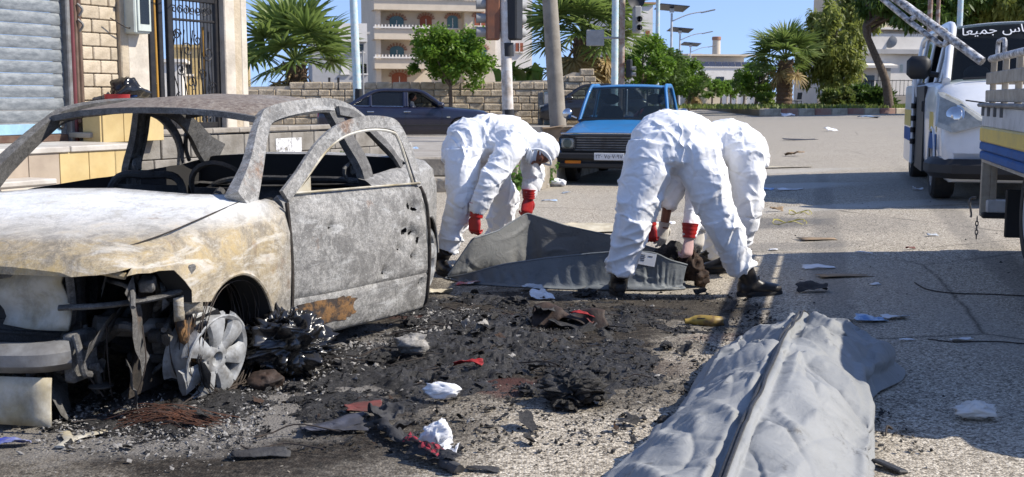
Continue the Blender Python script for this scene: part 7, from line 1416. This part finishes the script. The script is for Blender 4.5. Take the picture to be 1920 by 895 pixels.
pole('utility_pole', 'pale blue pole beyond the pickup roof', 'pole', 1152, 36, .11, .10, 6, 'pole_bluewhite'); pole('utility_pole', 'slim pale blue pole above the ficus crowns', 'pole', 1231, 62, .12, .10, 9, 'pole_bluewhite')
pr = pole('utility_pole', 'rusty striped pole carrying a signal seen from behind', 'pole', 1165, 33, .085, .075, 6, 'pole_rust')
def signal(t, x, z, mat, facing, visors=3, yo=0.0, sz=1.0):
    s = link('signal_head', MB().box((0, 0, 0), (.30 * sz, .26 * sz, .92 * sz), ch=.03).mesh('signal_head', MAT[mat]), t, (x, yo, z), (0, 0, facing))
    for k in range(visors): v = MB(); v.lathe([(.10 * sz, 0), (.105 * sz, .2 * sz)], 14, axis=(1, 0, 0), c=(.15 * sz, 0, (-.29 + .29 * k) * sz)); v.build('visor', MAT['signal_grey'], s, True, 60); l = MB(); l.lathe([(.001, .02), (.06 * sz, .015), (.095 * sz, 0)], 14, axis=(1, 0, 0), c=(.15 * sz, 0, (-.29 + .29 * k) * sz)); l.build('lens', MAT['glass_dark'], s, True)
    return s
t = pole('traffic_light', 'traffic light on a black and white pole above the masked worker', 'traffic light', 954, 25, .125, .10, 4.2, 'pole_whiteblack', .4, -.12)
for z in (.35, 1.75): MB().cyl((-.01 * z - .0, 0, z), (-.01 * z - .01, 0, z + .28), .129).build('black_band', MAT['signal_dark'], t, True)
signal(t, -.34, 2.55, 'signal_brown', R(185)); signal(t, .12, 2.55, 'signal_dark', R(60)); MB().box((-.12, 0, 2.3), (.3, .05, .05)).build('arm', MAT['signal_dark'], t)
signal(pr, .40, 3.45, 'signal_grey', R(-80), 2, -.1, .8); signal(pr, .2, 2.1, 'signal_dark', R(-20), 2, -.1, .55); b = MB(); b.lathe([(.001, 0), (.2, .02), (.26, .08)], 20, axis=(.3, -1, 0), c=(.35, -.1, 4.0)); b.build('round_sign', MAT['signal_dark'], pr, True); MB().box((-.75, 0, 2.95), (.5, .05, .45), ch=.02).build('sign_board', MAT['signal_grey'], pr); MB().cyl((-.7, 0, 2.95), (0, 0, 2.95), .03).build('bracket', MAT['signal_grey'], pr)
# solar street lamps
mk('solar_cell', (.02, .028, .055), .3, col2=(.03, .04, .07), scale=3); mk('lamp_white', (.55, .56, .57), .5)
for i, (px, Y, lb) in enumerate(((1257, 88, 'nearest solar street lamp, tallest of the row'), (1273, 116, 'middle solar street lamp of the row'), (1293, 146, 'farthest solar street lamp, lowest of the row'))):
    t = pole('street_lamp', lb, 'street lamp', px, Y, .12, .08, 7.6, 'lamp_white'); t['group'] = 'solar street lamps up the street'; MB().box((.0, 0, 8.0), (2.3, 1.5, .07), rotm(R(-12), R(4), .2), ch=.02).build('solar_panel', MAT['solar_cell'], t); MB().box((0, 0, 7.8), (.3, .3, .3)).build('bracket', MAT['lamp_white'], t); MB().tube(catmull([(0, 0, 7.0), (1.2, 0, 7.5), (2.2, 0, 7.7)], 10), .05, 6).build('arm', MAT['lamp_white'], t, True); MB().box((2.7, 0, 7.75), (1.1, .3, .1), rotm(0, R(-12), 0), ch=.03).build('lamp_head', MAT['signal_grey'], t)
# ficus row beyond the pickup
for i, (px, py, Y, rx, rz, n_, lb) in enumerate(((1205, 118, 58, 1.55, 1.35, 7000, 'ficus crown nearest the pickup roof'), (1235, 128, 66, 1.8, 1.6, 7000, 'second ficus behind the pickup'), (1268, 140, 76, 1.6, 1.6, 6000, 'third ficus with its lower edge trimmed'), (1292, 150, 88, 1.3, 1.4, 5000, 'last ficus of the row before the far wall'))):
    c_ = P(px, py, Y); tree('street_tree', lb, (c_.x, c_.y, 0), c_, (rx, rx, rz), n_, 60, None, .11, 40 + i, 'leaf_green' if i % 2 == 0 else 'leaf_dark', .13, group='ficus trees along the street')
p_ = P(1302, 165, 95); palm('small dry palm at the end of the ficus row', (p_.x, p_.y, 0), 1.8, .9, 14, 14, 9, .25)
# apartment block
mk('render_tan', (.64, .545, .42), .9, col2=(.58, .49, .375), scale=.5, dirt=.15); mk('render_white', (.72, .68, .62), .9, col2=(.66, .62, .56), scale=.5, dirt=.15); mk('shutter_red', (.28, .08, .04), .7); mk('brick_trim', (.36, .20, .14), .9); mk('pane_green', (.06, .13, .13), .2); mk('roof_tile', (.42, .25, .13), .9)
Y = 118; S = Y / FPX
def AX(px): return (px - 960) * S
def AZ(py): return CAM_H + (186 - py) * S
ap = thing('apartment_block', 'tan apartment block with balconies and arched windows behind the trees', 'building', (AX(850), Y, 0), R(14))
ax0 = AX(850)
def abox(name, xa, xb, ya, yb, d0, d1, mat, par=ap, ch=0): return MB().box(((AX(xa) + AX(xb)) / 2 - ax0, (d0 + d1) / 2, (AZ(ya) + AZ(yb)) / 2), (abs(AX(xb) - AX(xa)), abs(d1 - d0), abs(AZ(ya) - AZ(yb))), ch=ch).build(name, MAT[mat], par)
abox('wall', 708, 925, -30, 195, 0, 12, 'render_tan'); abox('wall', 925, 1000, 2, 195, -.5, 11, 'render_white'); abox('wall', 868, 926, -30, 195, -1.2, .5, 'render_tan'); abox('pier', 703, 712, 25, 195, -2.0, .2, 'render_tan')
for (ya, yb, rl) in ((8, 28, 0), (60, 80, 58), (113, 132, 111)):
    w1 = 900 if ya == 8 else 800; bl = abox('balcony', 699, w1, ya + 2, yb, -2.6, 0, 'render_tan'); abox('coping', 697, w1 + 1, ya - 2, ya + .6, -2.8, -2.3, 'render_white', bl)
    b = MB(); x = AX(701) - ax0
    while x < AX(w1) - ax0: b.box((x, -2.55, AZ(ya + 2) + .22), (.12, .12, .42)); x += .33
    b.build('balusters', MAT['render_white'], bl, kind='stuff')
def awin(px, ya, yb, w_, pane_mat, par=ap, d=-.02, arch=True):
    x = AX(px) - ax0; z0_, z1_ = AZ(yb), AZ(ya); wd = w_ * S; f = MB(); f.box((x, d, (z0_ + z1_) / 2), (wd, .12, z1_ - z0_))
    n_ = 12; a = np.linspace(0, math.pi, n_); f.prism([(x + wd / 2 * math.cos(t), z1_ + .28 * wd * math.sin(t)) for t in a], (d - .06, d + .06), 1) if arch else None
    o = f.build('window', MAT[pane_mat], par); tr = MB()
    if arch:
        for t in np.linspace(.1, math.pi - .1, 9): tr.box((x + wd * .62 * math.cos(t), d - .08, z1_ + wd * .40 * math.sin(t)), (.16, .1, .3), rotm(0, -(t - math.pi / 2), 0))
        tr.build('arch_trim', MAT['brick_trim'], o, kind='stuff')
    MB().box((x, d - .09, (z0_ + z1_) / 2), (.07, .05, z1_ - z0_)).build('mullion', MAT['render_white'], o); MB().box((x, d - .12, z0_ - .06), (wd + .2, .25, .1)).build('sill', MAT['render_white'], o); return o
for ya, yb in ((43, 58), (97, 112)): awin(746, ya, yb, 26, 'pane_green'); awin(800, ya - 3, yb, 22, 'shutter_red')
awin(750, 145, 168, 28, 'shutter_red'); awin(898, 36, 52, 22, 'shutter_red', d=-1.22); awin(898, 95, 110, 22, 'pane_green', d=-1.22); awin(850, 38, 56, 20, 'pane_green'); awin(977, 42, 57, 9, 'shutter_red', d=-.55, arch=False); awin(975, 82, 98, 14, 'shutter_red', d=-.55, arch=False); awin(945, 30, 50, 12, 'shutter_red', d=-.55, arch=False)
abox('roof_room', 725, 860, -60, -12, 3, 9, 'render_tan'); 
for x in (705, 712, 730, 912, 990): MB().cyl((AX(x) - ax0, 1, AZ(8)), (AX(x) - ax0, 1, AZ(-25)), .07).build('roof_post', MAT['iron_black'], ap)
# smaller houses left and centre
def house(label, px0, px1, ytop, Yd, mat, wins, depth=8, roof=None, name='house', ybot=200):
    S_ = Yd / FPX; xc = ((px0 + px1) / 2 - 960) * S_; t = thing(name, label, 'building', (xc, Yd, 0), R(12)); H = CAM_H + (186 - ytop) * S_; W_ = (px1 - px0) * S_; MB().box((0, depth / 2, H / 2), (W_, depth, H)).build('wall', MAT[mat], t); MB().box((0, depth / 2, H + .08), (W_ + .4, depth + .4, .16)).build('roof_slab', MAT[roof or mat], t)
    for (px, py, w_, h_, m_) in wins: f = MB().box((((px - 960) * S_) - xc, -.01, CAM_H + (186 - py) * S_), (w_ * S_, .1, h_ * S_)).build('window', MAT[m_], t); MB().box((((px - 960) * S_) - xc, -.08, CAM_H + (186 - py - h_ / 2 - 1) * S_ - .0), (w_ * S_ + .2, .14, .1)).build('lintel', MAT['render_white'], f)
    return t
mk('render_grey', (.42, .41, .40), .9, col2=(.36, .355, .35), scale=.6, dirt=.2)
t = house('grey flat-roofed house with an open upper floor right of the left palm', 590, 692, 66, 92, 'render_grey', [(672, 92, 26, 14, 'glass_dark'), (640, 95, 18, 12, 'glass_dark'), (680, 130, 20, 18, 'glass_dark'), (650, 130, 14, 18, 'render_white')]); MB().box((1.0, 1, 6.4), (2.2, 3, 1.4)).build('water_tank_room', MAT['render_white'], t); house('tan house with a small gable behind the left palm', 610, 664, 58, 100, 'render_tan', [(640, 75, 8, 10, 'glass_dark')], roof='roof_tile')
house('cream house seen through the iron gate', 330, 470, 92, 62, 'marble_yellow', [(400, 120, 16, 26, 'shutter_red'), (360, 130, 14, 22, 'glass_dark')]); house('low grey house seen past the iron gate', 250, 345, 118, 58, 'render_white', [(300, 150, 16, 18, 'glass_dark')])
t = house('white house with an orange roof edge behind the signal poles', 1140, 1222, 12, 96, 'render_white', [(1190, 40, 16, 22, 'glass_dark'), (1212, 70, 8, 20, 'shutter_red'), (1165, 80, 14, 16, 'glass_dark')], roof='roof_tile'); house('plain grey house between the shaggy palm and the ficus row', 1110, 1185, 130, 70, 'render_grey', [(1140, 160, 20, 14, 'glass_dark')])
# far end of the street
t = house('pale flat-roofed building with solar panels at the end of the street', 1300, 1440, 128, 210, 'render_white', [(1318, 150, 12, 9, 'shutter_red'), (1345, 150, 16, 10, 'glass_dark'), (1385, 150, 14, 9, 'glass_dark')], 20); S_ = 210 / FPX; xc = (1370 - 960) * S_
MB().box((0, 12, 7.6), (11, 8, 2.8)).build('upper_floor', MAT['render_white'], t); MB().box((0, 11, 9.2), (14, 14, .3)).build('canopy', MAT['render_tan'], t)
for k in range(9): MB().box((-5.5 + k * 1.25, 2.0, 7.1), (1.12, .08, 2.0), rotm(R(-38), 0, 0)).build('solar_panel', MAT['solar_cell'], t)
for k in range(6): MB().cyl((-5.5 + k * 2.2, 2.6, 5.9), (-5.5 + k * 2.2, 2.6, 7.2), .05, n=6).build('panel_stand', MAT['grey_steel'], t)
house('tan building left of the solar roofed one', 1262, 1312, 104, 240, 'render_tan', [(1290, 125, 8, 9, 'glass_dark')]); house('low cream shed below the solar roofed building', 1302, 1352, 158, 170, 'render_tan', [(1330, 168, 8, 8, 'glass_dark')])
p_ = P(1343, 100, 330); t = thing('chimney_tower', 'round tan chimney tower on the skyline', 'tower', (p_.x, p_.y, 0)); MB().tube([(0, 0, 0), (0, 0, 18), (0, 0, 18.6)], [1.35, 1.1, 1.1], 20).build('shaft', MAT['render_tan'], t, True, 40); MB().lathe([(1.12, 0), (1.28, .1), (1.28, .9), (1.12, 1.0)], 20, c=(0, 0, 17.6)).build('collar', MAT['brick_trim'], t, True, 40)
fw = thing('boundary_wall', 'long white wall across the far end of the street', 'wall', (P(1360, 190, 190).x, 190, 0)); 
for k in range(13): MB().box((-8 + k * 1.5, 0, .9), (1.46, .25, 2.0), ch=.03).build('panel', MAT['render_white'], fw); MB().box((-8.75 + k * 1.5, -.05, 1.0), (.22, .32, 2.2), ch=.03).build('pier', MAT['render_tan'], fw)
for i, (px, py, Y, rx, rz) in enumerate(((1335, 166, 165, 1.6, 1.35), (1352, 166, 168, 1.5, 1.35), (1370, 168, 172, 1.5, 1.3), (1395, 160, 150, 2.0, 2.0))): c_ = P(px, py, Y); tree('clipped_tree', ('leftmost clipped tree before the far wall', 'second clipped tree before the far wall', 'third clipped tree before the far wall', 'taller dark tree right of the clipped row')[i], (c_.x, c_.y, 0), c_, (rx, rx, rz), 2200, 40, None, .2, 60 + i, 'leaf_dark' if i == 3 else 'leaf_green', .16, group='clipped trees at the far wall')
p_ = P(1366, 200, 195); p_.z = 0; mk('cloth_dark', (.03, .03, .035), .9); fp = thing('person', 'tiny distant person in dark clothes walking up the street', 'person', (p_.x, 170, 0)); b = MB(); torso(b, [((0, 0, .8), .15, .1), ((0, 0, 1.0), .18, .12), ((0, 0, 1.3), .2, .12), ((0, 0, 1.45), .12, .08), ((0, 0, 1.52), .06, .06)], [(1, 0, 0)] * 5); b.sphere((0, 0, 1.64), (.09, .1, .12))
for s in (-1, 1): limb(b, [(s * .09, 0, .85), (s * .11, s * .12, .45), (s * .12, s * .2, .02)], [.09, .07, .06], 10, 10); limb(b, [(s * .2, 0, 1.38), (s * .27, .05, 1.1), (s * .26, -.08, .85)], [.06, .05, .04], 10, 10)
remeshed(b, 'body', MAT['cloth_dark'], .03, 1, fp)
# right side: verge, striped kerb, palm, trees, building
kb0 = np.array(G(1488, 217))[:2]; kb1 = np.array(G(1700, 213))[:2]; kd = (kb1 - kb0) / np.linalg.norm(kb1 - kb0); kn = np.array([-kd[1], kd[0]]); zk = float(gz(*kb0))
mk('kerb_red', (.26, .12, .09), .9, col2=(.34, .22, .17), scale=3, dirt=.4); mk('kerb_cream', (.44, .38, .29), .9, col2=(.34, .29, .22), scale=3, dirt=.5)
e1 = kb0 - kd * 2.0; far_ = [tuple(e1 + kn * .2), tuple(kb1 + kd * 30 + kn * .2), tuple(kb1 + kd * 30 + kn * 70), tuple(e1 + np.array([6, 70]))]
b = MB(); b.prism(far_, (0, zk + .30)); vg = b.build('verge', MAT['soil'], kind='structure'); k = 0; u = -2.0; Lk = np.linalg.norm(kb1 - kb0) + 16
kerb = thing('striped_kerb', 'kerb painted in red and cream blocks along the verge', 'kerb', (kb0[0], kb0[1], 0))
while u < Lk:
    m_ = kd * (u + .55); MB().box((0, 0, 0), (1.08, .3, .40), ch=.04).build('kerb_block', MAT['kerb_red' if k % 2 else 'kerb_cream'], kerb, loc=(m_[0], m_[1], zk + .17 - .004 * max(0, u - 10)), rot=(0, 0, math.atan2(kd[1], kd[0]) + random.uniform(-.02, .02))); u += 1.1; k += 1
for (ang, n_) in ((R(75), 16),):     # kerb turning up the far street
    for j in range(n_): m_ = kd * -2.0 + np.array([math.cos(ang), math.sin(ang)]) * 1.1 * (j + .3) ; MB().box((0, 0, 0), (1.08, .3, .40), ch=.04).build('kerb_block', MAT['kerb_red' if j % 2 else 'kerb_cream'], kerb, loc=(m_[0], m_[1], zk + .17), rot=(0, 0, ang))
rg = np.random.default_rng(77); gp = []
while len(gp) < 5200:
    u_, w_ = rg.uniform(-1, 24), rg.uniform(.4, 14); gp.append((*(kb0 + kd * u_ + kn * w_), zk + .29))
fast_build(leaves(np.array(gp), .16, 5, -1.2, 1.8, .5), 'grass', 'grass', None, label='rough grass growing on the verge behind the striped kerb', cat='grass', kind='stuff')
def VP(px, Yd): p = P(px, 190, Yd); return Vector((p.x, Yd, zk + .3))
b_ = VP(1470, 74); palm('palm with thick brown trunk at the street corner', b_, 3.0, 1.38, 26, 6, 12, .46)
ch = thing('chair', 'dark chair standing beside the corner palm', 'chair', VP(1494, 71), .4); MB().box((0, 0, .45), (.44, .44, .05), ch=.01).build('seat', MAT['trim_black'], ch); MB().box((.2, 0, .75), (.04, .44, .42), rotm(0, .12, 0), ch=.01).build('backrest', MAT['trim_black'], ch)
for x in (-.19, .19):
    for y in (-.19, .19): MB().cyl((x, y, 0), (x, y, .45), .022, n=8).build('leg', MAT['trim_black'], ch)
for i, (px, Yd, r, h, lb) in enumerate(((1570, 70, .95, 1.0, 'round bush on the verge nearest the palm'), (1610, 72, .9, 1.15, 'round bush in the middle of the verge'), (1648, 70, .9, 1.0, 'round bush on the verge beside the van'))): q = VP(px, Yd); tree('bush', lb, q, (q.x, q.y, q.z + h * .55), (r, r, h * .6), 3000, 40, None, .13, 80 + i, 'grass' if i == 0 else 'leaf_dark', .05, cat='bush', group='bushes on the verge', droop=-.6, long=2.4)
q = VP(1437, 76); tree('bush', 'small yellow-green bush left of the corner palm', q, (q.x, q.y, q.z + .5), (.7, .7, .6), 2000, 30, None, .1, 88, 'leaf_banana', .04, cat='bush'); q = VP(1418, 84); tree('clipped_tree', 'dense clipped tree left of the corner palm', q, (q.x + .2, q.y, q.z + 1.9), (1.7, 1.7, 1.25), 5500, 60, None, .12, 89, 'leaf_green', .15)
# feathery trees
def feather(label, base, c, r, n_, seed, trunk_pts, tr=.2, mat='leaf_feather', lsize=.14): return tree('feathery_tree', label, base, c, r, n_, 90, None, lsize, seed, mat, tr, group='feathery trees by the van', shell=.3, trunk_pts=trunk_pts, droop=.9, long=3.2, limbs=9)
q = VP(1560, 78); feather('drooping feathery tree above the verge', q, P(1562, 95, 78), (2.4, 2.2, 3.5), 11000, 21, [(0, 0, 0), (.1, 0, 1.5), (.0, 0, 3.5), (.2, 0, 6)])
q = VP(1668, 66); tp = [(0, 0, 0), V3(P(1660, 150, 66)) - V3(q), V3(P(1637, 95, 66)) - V3(q), V3(P(1622, 50, 66)) - V3(q), V3(P(1640, 18, 66)) - V3(q), V3(P(1660, -30, 66)) - V3(q)]; feather('tree with a dark crooked trunk beside the van', q, P(1690, -12, 66), (2.9, 2.2, 1.7), 9000, 22, [tuple(p) for p in tp], .27, 'leaf_dark')
for i, (px, py, Yd, rx, rz, lb) in enumerate(((1610, 8, 84, 2.2, 2.2, 'feathery crown behind the crooked trunk'), (1760, 5, 60, 2.6, 1.6, 'feathery crown right behind the van roof'), (1850, 10, 62, 2.6, 1.5, 'feathery crown at the right end above the van'), (1930, 6, 60, 2.4, 1.7, 'feathery crown cut by the right edge'))): q = VP(px, Yd); feather(lb, q, P(px, py, Yd), (rx, rx, rz), 9000, 30 + i, [(0, 0, 0), (.1, 0, 2), (0, .1, 4), (.1, 0, P(px, py, Yd).z)], .18, 'leaf_feather' if i != 1 else 'leaf_dark')
rb = house('white building with air conditioners behind the verge trees', 1575, 1960, 60, 92, 'render_white', [(1600, 160, 40, 34, 'glass_dark'), (1690, 42, 50, 22, 'glass_dark'), (1640, 150, 24, 50, 'signal_grey'), (1780, 140, 50, 40, 'glass_dark')], 10)
S_ = 92 / FPX; xc = ((1575 + 1960) / 2 - 960) * S_
def RX(px): return (px - 960) * S_ - xc
def RZ(py): return CAM_H + (186 - py) * S_
MB().box((0, -.25, RZ(100)), (16, .6, .35)).build('ledge', MAT['render_grey'], rb); MB().box((0, 4, RZ(20)), (15, 8, 4)).build('upper_wall', MAT['render_tan'], rb); MB().box((RX(1612), -.6, RZ(125)), (3.2, 1.4, .2), rotm(R(10), 0, 0)).build('awning', MAT['render_white'], rb)
for i, (px, py) in enumerate(((1662, 118), (1668, 130))):
    a_ = thing('air_conditioner', ('upper air conditioner on the white building', 'lower air conditioner on the white building')[i], 'air conditioner', (RX(px) + xc, 91.4, RZ(py))); MB().box((0, 0, 0), (.95, .5, .6), ch=.03).build('case', MAT['box_grey'], a_); b = MB(); b.lathe([(.24, 0), (.26, -.02), (.24, -.04)], 18, axis=(0, 1, 0), c=(-.15, -.24, 0)); b.build('fan_ring', MAT['signal_dark'], a_, True); MB().box((0, .3, -.33), (.8, .5, .04)).build('bracket', MAT['grey_steel'], a_)
b = MB(); b.lathe([(.001, .12), (.3, .08), (.5, 0), (.51, .01), (.3, .1), (.001, .14)], 22, axis=(-.5, -.8, .3)); dn = thing('satellite_dish', 'grey satellite dish on the white building', 'dish', (RX(1652) + xc, 90.9, RZ(82))); b.build('dish', MAT['signal_grey'], dn, True, 50); MB().tube([(0, .1, 0), (0, .5, -.3)], .04, 6).build('mount', MAT['signal_grey'], dn)
for i in range(16):
    pass
fn = thing('iron_fence', 'dark railing fence in front of the white building', 'fence', (RX(1560) + xc, 88, zk + .3)); 
for k in range(26): MB().cyl((-2.2 + k * .3, 0, .8), (-2.2 + k * .3, 0, 2.0), .02, n=5).build('bar', MAT['iron_black'], fn)
for z in (.85, 1.95): MB().box((1.55, 0, z), (7.8, .05, .05)).build('rail', MAT['iron_black'], fn)
MB().box((1.55, .05, .4), (7.8, .25, .8)).build('base_wall', MAT['render_tan'], fn)
for i, (px, Yd, mt, rr) in enumerate(((1737, 55, 'pole_rust', .12), (1752, 55, 'pole_rust', .10), (1793, 52, 'pole_bluewhite', .13))): pole('utility_pole', ('rusty pole behind the van, left of two', 'rusty pole behind the van, right of two', 'white pole with a dark top rising behind the van roof')[i], 'pole', px, Yd, rr, rr * .9, 8, mt)
